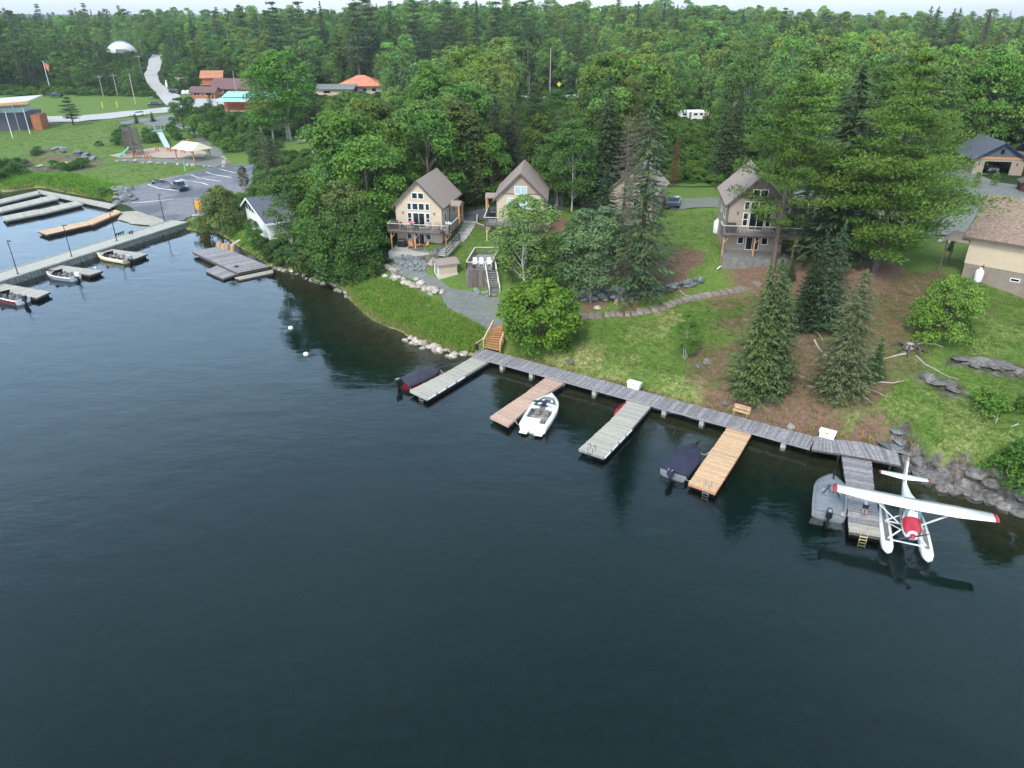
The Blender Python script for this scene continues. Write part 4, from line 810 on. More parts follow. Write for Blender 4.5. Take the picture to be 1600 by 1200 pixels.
h2 = chalet('beige cottage with white blinds in its gable windows, partly hidden by a birch', (1.2, 104.0, 5.5), R(-4), w=7.0, d=10.5, gablem=M_SIDINGT, gl=M_GLASSB, porch='L', patio=False, he=6.1, zr=9.6)
h3 = chalet('taupe cottage with a dark gable and tall black windows behind the big white pines', (29.6, 87.2, 8.5), R(-9), w=6.9, d=10.2, wallm=M_SIDINGT, gablem=M_SIDINGD, porch='R', patio=M_CONCD)
h5 = chalet('taupe cottage almost hidden behind the dead grey spruce', (17.0, 104.5, 7.2), R(-22), w=6.6, d=9, wallm=M_SIDINGT, gablem=M_SIDINGT, porch='L', patio=False, he=5.2, zr=8.3, deck=False, wins=False)
window(h5, .4, 1.2, 3.2, 4.3, glass=M_GLASS); window(h5, -1.9, -1.1, 1.0, 2.2, glass=M_GLASS); window(h5, 3, 4.2, 2.6, 3.8, y=-3.3, axis='x', sgn=-1)
# things on and around the decks
def at(house, x, y, z):
    rz = house.rotation_euler[2]; l = house.location; return (l[0] + x * math.cos(rz) - y * math.sin(rz), l[1] + x * math.sin(rz) + y * math.cos(rz), l[2] + z)
def bbq(house, x, y, z, label, rz=0, cover=True):
    t = thing('barbecue', label, 'barbecue', at(house, x, y, z), house.rotation_euler[2] + rz); mb = MB()
    mb.loft([[(a * .62, b * .33, zz) for a, b in ((-1, -1), (1, -1), (1, 1), (-1, 1))] for zz, s in ((.05, 1), (.75, 1))]); mb.build('cart_cover', M_BLACK, t)
    mb = MB(); mb.prism_x([(-.33, .75), (.33, .75), (.3, 1.0), (.1, 1.17), (-.15, 1.12), (-.33, .9)], -.5, .5); mb.build('hood', M_BLACK, t)
    for s in (-1, 1): mb = MB(); mb.box((s * .66, 0, .78), (.26, .45, .05)); mb.build('side_shelf', M_BLACKM, t)
bbq(h1, -3.4, -.9, 2.76, 'black barbecue at the left end of the leftmost cottage deck'); bbq(h3, -3.0, -1.2, 2.76, 'black barbecue on the deck of the dark gabled cottage')
bbq(h2, -4.0, 1.6, 2.76, 'black barbecue under the side porch of the cottage with white blinds')
def chair(loc, rz, label, m, group=None, name='adirondack_chair', cat='chair'):
    t = thing(name, label, cat, loc, rz, group); mb = MB(); mb.box((0, .0, .38), (.55, .55, .04), rx=.15); mb.build('seat', m, t)
    mb = MB(); [mb.box((x, .33, .72), (.1, .03, .75 - abs(x) * .4), rx=-.3) for x in (-.22, -.11, 0, .11, .22)]; mb.build('backrest', m, t)
    for s in (-1, 1):
        mb = MB(); mb.box((s * .33, -.02, .56), (.12, .65, .03)); mb.build('armrest', m, t)
        for yy in (-.24, .25): mb = MB(); mb.beam((s * .3, yy, 0), (s * .3, yy, .55), .07); mb.build('leg', m, t)
    return t
def round_table(loc, label, m=M_WOODD, r=.55, h=.73):
    t = thing('patio_table', label, 'table', loc); mb = MB(); mb.tube((0, 0, h - .04), (0, 0, h), r, r, 14); mb.build('tabletop', m, t)
    for a in range(4): c, s = math.cos(a * 1.57 + .7) * r * .7, math.sin(a * 1.57 + .7) * r * .7; mb = MB(); mb.beam((c, s, 0), (c * .8, s * .8, h - .05), .05); mb.build('leg', m, t)
    return t
rz1 = h1.rotation_euler[2]
chair(at(h1, 1.4, -.7, 2.76), rz1, 'grey deck chair by the sliding door of the leftmost cottage', M_SEAT, name='deck_chair'); chair(at(h1, 2.7, -.8, 2.76), rz1, 'grey deck chair near the right wall corner of the leftmost cottage', M_SEAT, name='deck_chair')
round_table(at(h1, -.9, -1.2, 2.76), 'round deck table on the leftmost cottage deck'); chair(at(h1, -1.9, -1.2, 2.76), rz1 + 1.5, 'dark patio chair left of the round deck table', M_BLACK, name='deck_chair'); chair(at(h1, 0, -1.3, 2.76), rz1 - 1.4, 'dark patio chair right of the round deck table', M_BLACK, name='deck_chair')
def flowers(loc, label, c1):
    t = thing('flower_pot', label, 'flower pot', loc); mb = MB(); mb.tube((0, 0, 0), (0, 0, .35), .2, .28, 10); mb.build('pot', M_TRIM, t); mb = MB()
    for k in range(40): a = random.random() * 6.28; r = random.random() ** .5 * .4; mb.ball((r * math.cos(a), r * math.sin(a), .4 + random.random() * .28), .06, 5, 3)
    mb.build('blossoms', c1, t)
flowers(at(h1, -.4, -1.9, 3.5), 'pink flowers above the railing of the leftmost cottage', mat('pink blossoms', srgb(226, 130, 160), .8)); flowers(at(h1, 4.0, -2.3, 2.5), 'maroon flowers in a pot hanging at the deck corner of the leftmost cottage', mat('maroon leaves', srgb(110, 40, 60), .8)); flowers(at(h1, 4.85, -1.8, 3.6), 'white flowers on the deck corner post of the leftmost cottage', M_WHITE)
chair(at(h1, -1.0, -1.3, .12), rz1 + .4, 'tan wooden chair under the deck of the leftmost cottage, left of the table', M_WOODO, name='patio_chair'); chair(at(h1, 1.2, -1.2, .12), rz1 - .5, 'tan wooden chair under the deck of the leftmost cottage, right of the table', M_WOODO, name='patio_chair'); round_table(at(h1, .3, -1.6, .12), 'small wooden table under the deck of the leftmost cottage', M_WOODO, .4)
bbq(h1, -2.5, -.8, .12, 'dark covered grill under the deck at the left wall of the leftmost cottage')
# left cottage stairs and walkway
a = P(681, 403, 5.0); b = P(672, 424, 3.3); t = thing('wooden_stairs', 'pale wooden steps from the patio down to the gravel path', 'stairs', (a.x, a.y, 0)); steps(t, (0, 0, a.z), (b.x - a.x, b.y - a.y, gz(b.x, b.y)), 1.5, 7, M_RAILW, mrail=M_FENCE)
a = P(712, 379, 6.0); b = P(690, 401, 5.1); t = thing('side_stairs', 'steps beside the leftmost cottage running down to the patio', 'stairs', (a.x, a.y, 0)); steps(t, (0, 0, 6.3), (b.x - a.x, b.y - a.y, 5.1), 1.4, 9, M_CONC, mrail=M_BLACKM)
wk = [(735,346),(731,356),(725,366),(716,377)]; ww = [G(*q) for q in wk]; t = thing('paver_walkway', 'stepped pale concrete walkway along the right side of the leftmost cottage', 'walkway', (ww[0].x, ww[0].y, 0))
for k, (p, q) in enumerate(zip(ww, ww[1:])):
    for u in (0, .5):
        c = p.lerp(q, u + .25); d = q - p; mb = MB(); mb.box((c.x - ww[0].x, c.y - ww[0].y, gz(c.x, c.y)), (d.length * .47, 1.9, .3), rz=math.atan2(d.y, d.x)); mb.build('slab', M_CONC, t)
# shed
p = P(690, 430, 3.2); c = G(697, 427)
t = thing('storage_shed', 'small beige storage shed with a brown sloped roof beside the gravel path', 'shed', (c.x, c.y, gz(c.x, c.y)), R(24)); mb = MB()
mb.prism_x([(-.9, 0), (.9, 0), (.9, 1.65), (-.9, 1.45)], -1.3, 1.3, .5); mb.build('wall', M_SIDING, t); mb = MB(); mb.prism_x([(-1.15, 1.42), (1.1, 1.72), (1.1, 1.86), (0, 2.05), (-1.15, 1.56)], -1.6, 1.6, .5); mb.build('roof', M_ROOF, t)
mb = MB(); mb.b2(-1.36, -1.3, -.55, .55, .1, 1.35); mb.build('door', M_SEAT, t)
mb = MB(); mb.b2(-1.4, 1.38, -1.0, .98, -.5, .12); mb.build('base', M_RAILW, t)
for yy in (-.72, .72): mb = MB(); mb.b2(-1.37, -1.29, yy - .16, yy + .16, .1, 1.45); mb.build('corner_board', M_TRIMW, t)
# lookout deck with chairs and long stairs
pa, pb, pc, pd = P(728,421,5.2), P(769,421.5,5.2), P(774.5,409.5,5.2), P(735,409,5.2); o = Vector((pa.x, pa.y, 0)); pz = 5.2
t = thing('lookout_deck', 'square weathered deck on tall board skirting above the gravel path', 'deck', o); q = local([pa, pb, pc + (pc - pb) * 1.1, pd + (pd - pa) * 1.1], o)
mb = MB(); planks(mb, q, pz, .15); mb.build('deck_boards', M_WOODG, t); mb = MB()
for a, b in ((q[0], q[1]), (q[1], q[2]), (q[3], q[0])):
    n = int((b - a).length / .16)
    for k in range(n): p = a.lerp(b, (k + .5) / n); u = (b - a).normalized(); mb.box((p.x, p.y, (pz - .06 + 1.9) / 2), (.145, .04, pz - .06 - 1.9), rz=math.atan2(u.y, u.x))
mb.build('skirting', M_FENCE, t)
V3 = lambda p, z: Vector((p.x, p.y, z)); ins_ = [V3(p + (sum(q, Vector()) / 4 - p).normalized() * .1, pz) for p in q]; railing(t, [ins_[1] + (ins_[0] - ins_[1]) * .22, ins_[0], ins_[3], ins_[2], ins_[1]], .95)
a_ = ins_[1] + (ins_[0] - ins_[1]) * .06; bt = P(773, 468, 2.3); tt = Vector((bt.x - o.x, bt.y - o.y, gz(bt.x, bt.y)))
t2 = thing('long_stairs', 'long weathered wooden stairs from the lookout deck down to the gravel path', 'stairs', (o.x + a_.x, o.y + a_.y, 0)); steps(t2, (0, 0, pz), (tt.x - a_.x, tt.y - a_.y, tt.z), 1.35, 14, M_WOODG)
for k, (px, lb) in enumerate(((742, 'left'), (752, 'middle'), (764, 'right'))):
    p = P(px, 415.5, 5.22); chair(p, R(0), 'white adirondack chair on the lookout deck, %s one of three' % lb, M_TRIMW, 'chairs on the lookout deck')
t = thing('fire_bowl', 'dark low fire bowl table on the lookout deck in front of the chairs', 'fire bowl', P(741, 419.5, 5.22)); mb = MB(); mb.tube((0, 0, .3), (0, 0, .45), .3, .45, 12); mb.build('bowl', M_BLACKM, t); mb = MB(); mb.tube((0, 0, 0), (0, 0, .3), .12, .2, 8); mb.build('pedestal', M_BLACKM, t)
t = thing('white_bin', 'white tub at the foot of the long stairs beside the round bright tree', 'tub', G(795, 471)); mb = MB(); mb.tube((0, 0, 0), (0, 0, .55), .26, .32, 12); mb.build('tub', M_WHITE, t); mb = MB(); mb.tube((0, 0, .55), (0, 0, .6), .35, .35, 12); mb.build('lid', M_WHITE, t)
# lower fence/terrace left of cottage 2
q = [P(746,346,6.3), P(745,360,6.0), P(759,365,5.9), P(772,372,5.6), P(784,376,5.5)]; o = Vector((q[0].x, q[0].y, 0)); t = thing('terrace_fence', 'grey board fence with a pale cap stepping down beside the cottage with white blinds', 'fence', o)
for a, b in zip(q, q[1:]):
    a_, b_ = a - o, b - o; mb = MB(); n = max(1, int((b_ - a_).length / .15))
    for k in range(n): p = a_.lerp(b_, (k + .5) / n); gzz = gz(p.x + o.x, p.y + o.y); mb.box((p.x, p.y, (gzz - .3 + p.z + 1.1) / 2), (.13, .04, p.z + 1.1 - gzz + .3), rz=math.atan2((b - a).y, (b - a).x))
    mb.build('board_panel', M_FENCE, t); mb = MB(); mb.beam(a_ + Vector((0, 0, 1.12)), b_ + Vector((0, 0, 1.12)), .14, .06); mb.build('rail_cap', M_RAILW, t); mb = MB(); mb.beam(a_ + Vector((0, 0, -1.2)), a_ + Vector((0, 0, 1.15)), .12); mb.build('post', M_FENCE, t)
# propane tanks
def propane(p, label, h=1.35, r=.38):
    t = thing('propane_tank', label, 'propane tank', p, 0, 'white propane tanks'); mb = MB(); secs = []
    for z, s in ((.08, .6), (.14, .85), (.25, 1), (h - .25, 1), (h - .1, .85), (h, .5)): secs.append([(math.cos(a * math.pi / 8) * r * s, math.sin(a * math.pi / 8) * r * s, z) for a in range(16)])
    mb.loft(secs); mb.build('tank', M_PROP, t, True); mb = MB(); mb.tube((0, 0, h - .03), (0, 0, h + .16), r * .42, r * .42, 12); mb.build('valve_collar', M_PROP, t); mb = MB(); mb.tube((0, 0, 0), (0, 0, .1), r * .7, r * .7, 12); mb.build('foot_ring', M_CONCD, t)
g = P(1119, 365, 8.6); propane(Vector((g.x, g.y, gz(g.x, g.y))), 'white propane tank against the left wall of the dark gabled cottage', 1.9, .48); 
# right house
A = Vector((49.6, 76.9, 0)); rz4 = R(-43); t = thing('house', 'beige house with a mottled brown roof and taupe foundation cut by the right edge', 'house', (A.x, A.y, 8.0), rz4); h4 = t
mb = MB(); mb.prism_x([(0, 2.4), (12.6, 2.4), (12.6, 5.4), (6.3, 8.6), (0, 5.4)], 0, 16, .5); mb.build('wall', M_SIDING, t); mb = MB(); mb.b2(-.03 + .1, 16, .05, 12.5, -3, 2.38); mb.build('foundation', M_FOUND, t)
mb = MB(); mb.prism_x([(-.6, 5.15), (6.3, 8.66), (13.2, 5.15), (13.2, 5.35), (6.3, 8.86), (-.6, 5.35)], -.6, 16.6, .5); r_ = mb.build('roof', M_ROOFB, t)
mb = MB(); mb.b2(-.65, 16.6, -.66, -.6, 5.12, 5.38); mb.build('gutter', M_TRIM, r_); mb = MB(); mb.beam((-.63, -.6, 5.25), (-.63, 6.3, 8.76), .06, .26); mb.beam((-.63, 13.2, 5.25), (-.63, 6.3, 8.76), .06, .26); mb.build('fascia', M_TRIM, r_)
mb = MB(); mb.prism_x([(-.75, 4.7), (3.4, 4.7), (3.4, 4.9), (1.3, 5.2), (-.75, 4.9)], -2.4, -.02, .5); mb.build('porch_roof', M_ROOF, t); mb = MB(); mb.b2(-2.2, -2.05, -.4, -.25, -.5, 4.7); mb.b2(-2.2, -2.05, 2.9, 3.05, -.5, 4.7); mb.build('porch_post', M_TRIM, t)
window(t, 4.6, 5.5, 1.35, 1.75, y=.05, frame=M_TRIMW); window(t, 9, 10, 1.35, 1.75, y=.05); window(t, 7, 8.6, 3.4, 4.8, y=0)
mb = MB(); mb.tube((1.9, -.1, 1.6), (1.9, -.1, 2.6), .05); mb.build('vent_pipe', M_TRIM, t)
g = G(1526, 442); propane(g, 'tall white propane tank at the foundation of the house at the right edge', 1.5, .42)
# garage house
t = thing('garage', 'grey roofed building with an open double garage door and orange timber band', 'garage', (95.7, 146.4, 7.0), R(-11)); h6 = t
wd = 9.0
for (x0, x1, y0, y1, z0, z1) in ((-4.5, -2.6, 0, .3, -.5, 3.1), (2.2, 4.5, 0, .3, -.5, 3.1), (-2.6, 2.2, 0, .3, 2.55, 3.1), (-4.5, -4.2, .3, 12, -.5, 3.1), (4.2, 4.5, .3, 12, -.5, 3.1), (-4.2, 4.2, 11.7, 12, -.5, 3.1)):
    mb = MB(); mb.b2(x0, x1, y0, y1, z0, z1, .5); mb.build('wall', M_SIDINGT, t)
mb = MB(); mb.prism_y([(-4.5, 3.11), (4.5, 3.11), (0, 6.0)], .05, 12, .5); mb.build('gable', M_ROOFG, t); roof_gable(t, -4.5, 4.5, 0, 12, 3.1, 6.05, .6, M_ROOFG, fascia=M_CARB)
mb = MB(); mb.b2(-4.6, 4.6, -.08, 0.02, 2.95, 3.4); mb.build('timber_band', M_WOODO, t); mb = MB(); mb.b2(-4.2, 4.2, .3, 11.7, -.2, .05); mb.build('floor', M_CONCD, t)
window(t, -.35, .45, 3.9, 4.9, y=.05, frame=M_WOODD); window(t, 3.0, 3.7, 1.2, 2.2, y=-4.5, axis='x', sgn=-1, frame=M_BLACKM)
for s in (-3.6, 3.2): mb = MB(); mb.box((s, -.08, 2.1), (.14, .14, .5)); mb.build('wall_lamp', M_BLACKM, t)
t = thing('house', 'grey roofed house wing with an orange timber post at the right edge behind the garage', 'house', (106.5, 146.0, 7.0), R(-11)); mb = MB(); mb.b2(-4, 14, 0, 10, -.5, 3.2, .5); mb.build('wall', M_SIDINGT, t)
mb = MB(); mb.prism_x([(-1.6, 2.7), (5, 5.9), (11, 2.7), (11, 2.9), (5, 6.1), (-1.6, 2.9)], -4, 15, .5); mb.build('roof', M_ROOFG, t)
for x in (-2.6, 0.8): mb = MB(); mb.b2(x, x + .25, -1.2, -.95, -.5, 2.9); mb.build('post', M_WOODO, t)
window(t, -2, -1, .2, 2.3, name='door', frame=M_BLACKM); window(t, 2, 4, 1, 2.3)
p = G(1598, 298); t = thing('gazebo_roof_shed', 'small dark roofed shed at the right edge in front of the garage', 'shed', (p.x + 1, p.y, p.z), R(-20)); mb = MB(); mb.b2(-1.6, 1.6, -1.3, 1.3, -.3, 1.6); mb.build('wall', mat('dark red stain', srgb(84, 44, 40), .8), t); roof_gable(t, -1.6, 1.6, -1.3, 1.3, 1.6, 2.3, .3, M_TRIM)
p = G(1335, 240); t = thing('cottage', 'brown roofed cottage glimpsed behind the big white pines', 'cottage', (p.x, p.y, p.z), R(-12)); wall_block(t, -4, 4, 0, 9, -1, 3, 6, M_SIDINGT); roof_gable(t, -4, 4, 0, 9, 3, 6.1, .5, M_ROOF); window(t, -1, 1, 1, 2.2, nx=2)
# boathouse
A_, B_ = P(378.5, 350, 1.2), P(423.5, 381, 1.0); Lh = 11.5; u = (A_ - B_); u.z = 0; u.normalize(); rzb = math.atan2(-u.y, -u.x)
t = thing('boathouse', 'white boathouse with triangular gable windows and a slate grey roof behind the shore trees', 'boathouse', (B_.x + u.x * Lh, B_.y + u.y * Lh, 1.0), rzb)
prof = [(0, -.8), (Lh, -.8), (Lh, 3.5), (3.4, 6.0), (0, 4.3)]; mb = MB(); mb.prism_y(prof, 0, 9, .6); mb.build('wall', M_WHITE, t)
mb = MB(); mb.prism_y([(-.5, 4.05), (3.4, 6.03), (Lh + .6, 3.3), (Lh + .6, 3.45), (3.4, 6.22), (-.5, 4.2)], -.7, 9.5, .5); rf = mb.build('roof', M_ROOFG, t)
mb = MB(); mb.beam((-.5, -.74, 4.12), (3.4, -.74, 6.12), .08, .3); mb.beam((3.4, -.74, 6.12), (Lh + .6, -.74, 3.38), .08, .3); mb.b2(Lh + .58, Lh + .68, -.7, 9.5, 3.22, 3.5); mb.build('fascia', M_WHITE, rf)
g_ = MB(); g_.prism_y([(.6, 3.9), (9.2, 3.7), (3.4, 5.65), (.6, 4.3)], -.03, -.005, .5); gw = g_.build('gable_window', M_GLASS, t); mb = MB()
for x, z in ((1.8, 4.7), (3.4, 5.7), (4.9, 5.1), (6.6, 4.5)): mb.b2(x - .07, x + .07, -.08, 0, 3.75, z)
mb.b2(.4, 9.6, -.08, 0, 3.6, 3.8); mb.build('mullion', M_WHITE, gw)
mb = MB(); mb.b2(-.02, Lh + .04, -.05, 9.02, -1.2, .1); mb.build('plinth', M_CONC, t); window(t, 3, 4.2, 1.2, 2.4, y=Lh, axis='x', sgn=1, frame=M_WHITE)
for x in (2.5, 6.8): mb = MB(); mb.b2(x - 1.3, x + 1.3, -.05, -.01, .1, 3.0, .9); mb.build('boat_door', M_WHITE, t)
p = G(313, 335); t = thing('notice_board', 'orange and yellow notice board between posts beside the round willow', 'notice board', p, R(-30))
mb = MB(); mb.b2(-1.1, 1.1, -.05, .05, .9, 2.5); mb.build('panel', M_ORG, t); mb = MB(); mb.b2(-.9, .3, -.075, -.052, 1.1, 2.3); mb.build('poster', mat('yellow poster', srgb(214, 170, 60), .6), t)
for s in (-1.2, 1.2): mb = MB(); mb.b2(s - .08, s + .08, -.08, .08, -.2, 2.7); mb.build('post', M_WOODD, t)
p = G(312, 342); t = thing('picnic_table', 'pale concrete picnic table on the grass beside the boat ramp', 'picnic table', p, R(20)); mb = MB(); mb.b2(-1.2, 1.2, -.5, .5, .7, .78); mb.build('tabletop', M_CONC, t)
for y in (-.9, .9): mb = MB(); mb.b2(-1.2, 1.2, y - .15, y + .15, .42, .48); mb.build('bench_seat', M_CONC, t)
for x in (-.8, .8): mb = MB(); mb.b2(x - .1, x + .1, -.9, .9, .05, .42); mb.b2(x - .1, x + .1, -.2, .2, .42, .7); mb.build('leg', M_CONC, t)
# hanging planters / yellow leaf kites near cottages
# ---------------------------------------------------------------- boats
def hull_sec(L, B, y, zk=-.18, sheer=.62, bow_rise=.28, fine=.5, cl=.18):
    t = y / L; e = max(0, (t - fine) / (1 - fine)); b = B / 2 * (1 - e ** 2.3) + .02; g = sheer + bow_rise * t ** 2; kz = zk + (g - zk) * max(0, (t - .8) / .2) ** 2 * .85
    b *= .94 + .06 * min(1, t * 4); return b, g, kz
def boat(label, stern, bow, B=2.1, hull=M_WHITE, hull2=None, inner=M_CARPET, cover=None, motor=M_BLACK, kind='open', sheer=.62, name='motor_boat', group=None, stripe=None, tm=True, inset=.16, fine=.5, noseat=False, mfront=.0, L=None, cw=1.0):
    d = bow - stern; d.z = 0; L = L or d.length; rz = math.atan2(-d.x, d.y); c = (stern + bow) / 2; c = c - d.normalized() * L / 2
    t = thing(name, label, 'boat', (c.x, c.y, 0), rz, group); N_ = 14; ys = [L * (k / N_) for k in range(N_ + 1)]; secs = []; secs_in = []
    for y in ys:
        b, g, kz = hull_sec(L, B, y, sheer=sheer, fine=fine); yy = y if y < L else L
        mid = kz + (g - kz) * .38; secs.append([(0, yy, kz), (b * .8, yy, kz + (mid - kz) * .55), (b * .95, yy, mid), (b, yy, g), (b - inset * min(1, b / .3), yy, g + .02)])
    full = []
    for s in secs: full.append([(-x, y, z) for x, y, z in reversed(s)] + [p for p in s[1:]])
    mb = MB(); mb.loft(full, cap=False, closed=False, val=.5)
    tr = full[0]; mb.add(tr, [tuple(range(len(tr)))], .5); ho = mb.build('hull', hull, t, True)
    if hull2:
        mb = MB()
        for s in (-1, 1):
            mb.loft([[(s * (q[3][0] + .012), q[3][1], q[3][2] - .03), (s * (q[3][0] + .012), q[3][1], q[3][2] - .2), (s * (q[2][0] + .03), q[2][1], q[2][2] + .02)] for q in secs], cap=False, closed=False, val=.5)
        mb.build('hull_stripe', hull2, ho, fix=False)
    # foredeck and interior
    if not cover or kind == 'half':
        kd = int(N_ * (.74 if kind != 'bow' else .9)); mb = MB(); vs = []
        mb.loft([[(-(q[4][0]), q[4][1], q[4][2] + .01), (0, q[4][1], q[4][2] + .06), (q[4][0], q[4][1], q[4][2] + .01)] for q in secs[kd:]], cap=False, closed=False, val=.6); mb.build('foredeck', hull if kind == 'bow' else M_SEAT, t, True, fix=False)
        mb = MB(); fl = .22; mb.loft([[(-(q[4][0]), q[4][1], q[4][2]), (-(q[4][0] - .04), q[4][1], fl), (q[4][0] - .04, q[4][1], fl), (q[4][0], q[4][1], q[4][2])] for q in secs[:kd + 1]], cap=False, closed=False, val=.5); mb.add([(-secs[kd][4][0], ys[kd], secs[kd][4][2]), (secs[kd][4][0], ys[kd], secs[kd][4][2]), (secs[kd][4][0], ys[kd], fl), (-secs[kd][4][0], ys[kd], fl)], [(0, 1, 2, 3)], .5)
        mb.build('cockpit_liner', inner, t, fix=False)
        mb = MB(); mb.b2(-B * .4, B * .4, .05, .55, .2, sheer - .02, .7); mb.build('stern_deck', hull if kind == 'bow' else M_SEAT, t)
        if not noseat:
            for x, y in ((-.45, L * .5), (.45, L * .5), (-.4, L * .27), (.45, L * .25)):
                mb = MB(); mb.b2(x - .23, x + .23, y - .25, y + .22, .45, .58); mb.box((x, y - .25, .82), (.44, .09, .5), rx=.15); mb.tube((x, y, .22), (x, y, .45), .05); mb.build('seat', M_SEAT, t)
        mb = MB(); mb.prism_x([(L * .6, .22), (L * .68, .22), (L * .67, sheer + .3), (L * .62, sheer + .3)], .18, B * .42, .4); mb.build('console', hull if kind == 'bow' else M_BLACK, t)
        mb = MB(); y0 = L * .66
        mb.loft([[(x, y0 - abs(x) * .25, sheer + .28), (x * .95, y0 - .22 - abs(x) * .25, sheer + .62)] for x in [B * .44 * (k / 4 - 1) for k in range(9)]], cap=False, closed=False, val=.5); mb.build('windshield', M_GLASS if kind != 'bow' else M_TEAL, t, fix=False)
        mb = MB(); mb.path([(.5 + .17 * math.cos(a), L * .59, sheer + .12 + .17 * math.sin(a)) for a in [k * .785 for k in range(9)]], .02, 5, cap=False); mb.build('steering_wheel', M_BLACK, t)
    if cover:
        mb = MB(); sc_ = []
        for k, q in enumerate(secs):
            u = k / N_; gx, gy, g_z = q[3]; gx = gx * cw + .03
            top = g_z + (.12 + .52 * math.exp(-((u - .42) / .2) ** 2) + .22 * math.exp(-((u - .12) / .12) ** 2) + .05 * math.sin(k * 1.9)); gz_ = g_z
            if u > .9: top = g_z + .1
            yy = gy * .985 + .03
            sc_.append([(-gx, yy, gz_ - .16), (-gx, yy, gz_ + .02), (-gx * .72, yy, gz_ + (top - gz_) * .55), (-gx * .3, yy, top - .03), (0, yy, top), (gx * .3, yy, top - .03), (gx * .72, yy, gz_ + (top - gz_) * .6), (gx, yy, gz_ + .02), (gx, yy, gz_ - .16)])
        mb.loft(sc_, cap=False, closed=False, val=.5); mb.add(sc_[0], [tuple(range(9))], .5); mb.build('boat_cover', cover, t, True, fix=False)
    if motor is not None:
        m = motor; mb = MB(); mb.loft([[(x * w_, -.42 + mfront + yy_, z) for x, yy_ in ((-1, -.34), (-.8, .25), (.8, .25), (1, -.34), (0, -.45))] for z, w_ in ((sheer + .05, .17), (sheer + .2, .24), (sheer + .55, .22), (sheer + .66, .12))]); mo = mb.build('outboard_motor', m, t)
        mb = MB(); mb.b2(-.09, .09, -.62, -.35, -.4, sheer + .05); mb.b2(-.14, .14, -.35, 0, sheer - .2, sheer + .1); mb.build('motor_leg', M_BLACK, mo)
        mb = MB(); mb.b2(-.12, .12, -.8, -.38, sheer + .665, sheer + .68) if m is M_BLACK else mb.b2(-.2, .2, -.8, -.5, sheer + .62, sheer + .64); mb.build('motor_badge', M_SILVER, mo)
    if tm:   # bow trolling motor
        bz = secs[-1][3][2] + .08; mb = MB(); mb.beam((.1, L - .9, bz), (.1, L + .12, bz + .06), .12, .08); mb.tube((.1, L + .1, bz + .02), (.15, L + .22, bz + .38), .03); mb.box((.12, L + .05, bz + .14), (.2, .34, .18)); mb.tube((-.45, L - .55, bz + .1), (.2, L - .3, bz + .14), .025); mb.build('trolling_motor', M_BLACK, t)
    return t
def B_(label, s, b, **k): return boat(label, P(*s, .4), P(*b, .7), **k)
B_('boat with a maroon hull under a charcoal cover beside the leftmost boardwalk dock', (629, 601), (689, 573.5), hull=M_MAROON, cover=M_DARKC, B=2.15, motor=M_BLACK)
B_('aluminium boat under a navy blue cover left of the new tan dock', (1051, 742), (1087, 697), hull=M_SILVER, cover=M_NAVYC, B=2.35, motor=M_NAVYC)
gb = B_('wide aluminium boat with a grey cover and maroon lower hull left of the seaplane dock', (1294, 806), (1300, 743), hull=M_SILVER, cover=M_GREYC, B=2.5, hull2=M_MAROON, fine=.58, cw=.86)
mb = MB()
for s in (-1, 1): mb.beam((s * .12, 2.9, 1.36), (s * .62, 1.7, 1.2), .07, .03); mb.beam((s * .3, 2.9, 1.35), (s * .1, 1.9, 1.3), .05, .03)
mb.build('cover_strap', M_BLACK, gb); mb = MB(); mb.prism([(.25, 2.2), (.75, 2.1), (.6, 2.6)], 1.1, 1.22); mb.prism([(-.25, 2.2), (-.75, 2.1), (-.6, 2.6)], 1.1, 1.22); mb.build('cover_panel', M_SEAT, gb)
mb = MB(); mb.ball((.95, .12, .75), (.22, .25, .18)); mb.build('life_ring', M_SEAT, gb)
wb = B_('white bowrider motor boat moored on the right of the pinkish brown dock', (832, 671), (862, 620), hull=M_GEL, B=2.7, kind='bow', inner=M_SEAT, motor=None, tm=False, inset=.3, fine=.55, sheer=.85)
mb = MB(); mb.b2(-1.1, -.35, -.65, 0, .2, .32, .9); mb.b2(.35, 1.1, -.65, 0, .2, .32, .9); mb.build('swim_platform', M_GEL, wb); mb = MB(); mb.b2(-1.0, .45, .5, 1.15, .5, .98, .9); mb.build('sunpad', M_WHITE, wb)
mb = MB(); mb.b2(-1.1, -.3, 3.05, 3.3, .9, 1.1, .9); mb.b2(.3, 1.1, 3.05, 3.3, .9, 1.1, .9); mb.build('bulkhead', M_GEL, wb)
for s in (-1, 1): mb = MB(); mb.prism([(s * .75, 4.0), (s * .42, 4.2), (s * .3, 5.0), (s * .5, 4.95)], .86, 1.0, .9); mb.build('bow_seat', M_WHITE, wb)
mb = MB(); mb.prism([(-.35, 3.6), (.35, 3.6), (.25, 4.9), (-.25, 4.9)], .98, 1.0, .4); mb.build('bow_floor', M_NAVYC, wb)
fb = 'fishing boats at the steel pier'
B_('tan fishing boat with red brown interior at the steel pier', (202, 407), (150, 395.5), hull=M_CREAM, inner=mat('red brown vinyl', srgb(120,84,80), .6), B=2.2, motor=M_SILVER, tm=False, group=fb, L=7.0)
B_('white fishing boat with a white outboard at the steel pier', (118, 434), (73, 425.5), hull=M_GEL, hull2=M_SILVER, B=2.2, motor=M_WHITE, tm=True, group=fb)
B_('maroon and white fishing boat with two black outboards at the left edge', (36, 470), (-12, 457), hull=M_GEL, hull2=M_MAROON, B=2.2, motor=M_BLACK, tm=True, group=fb)
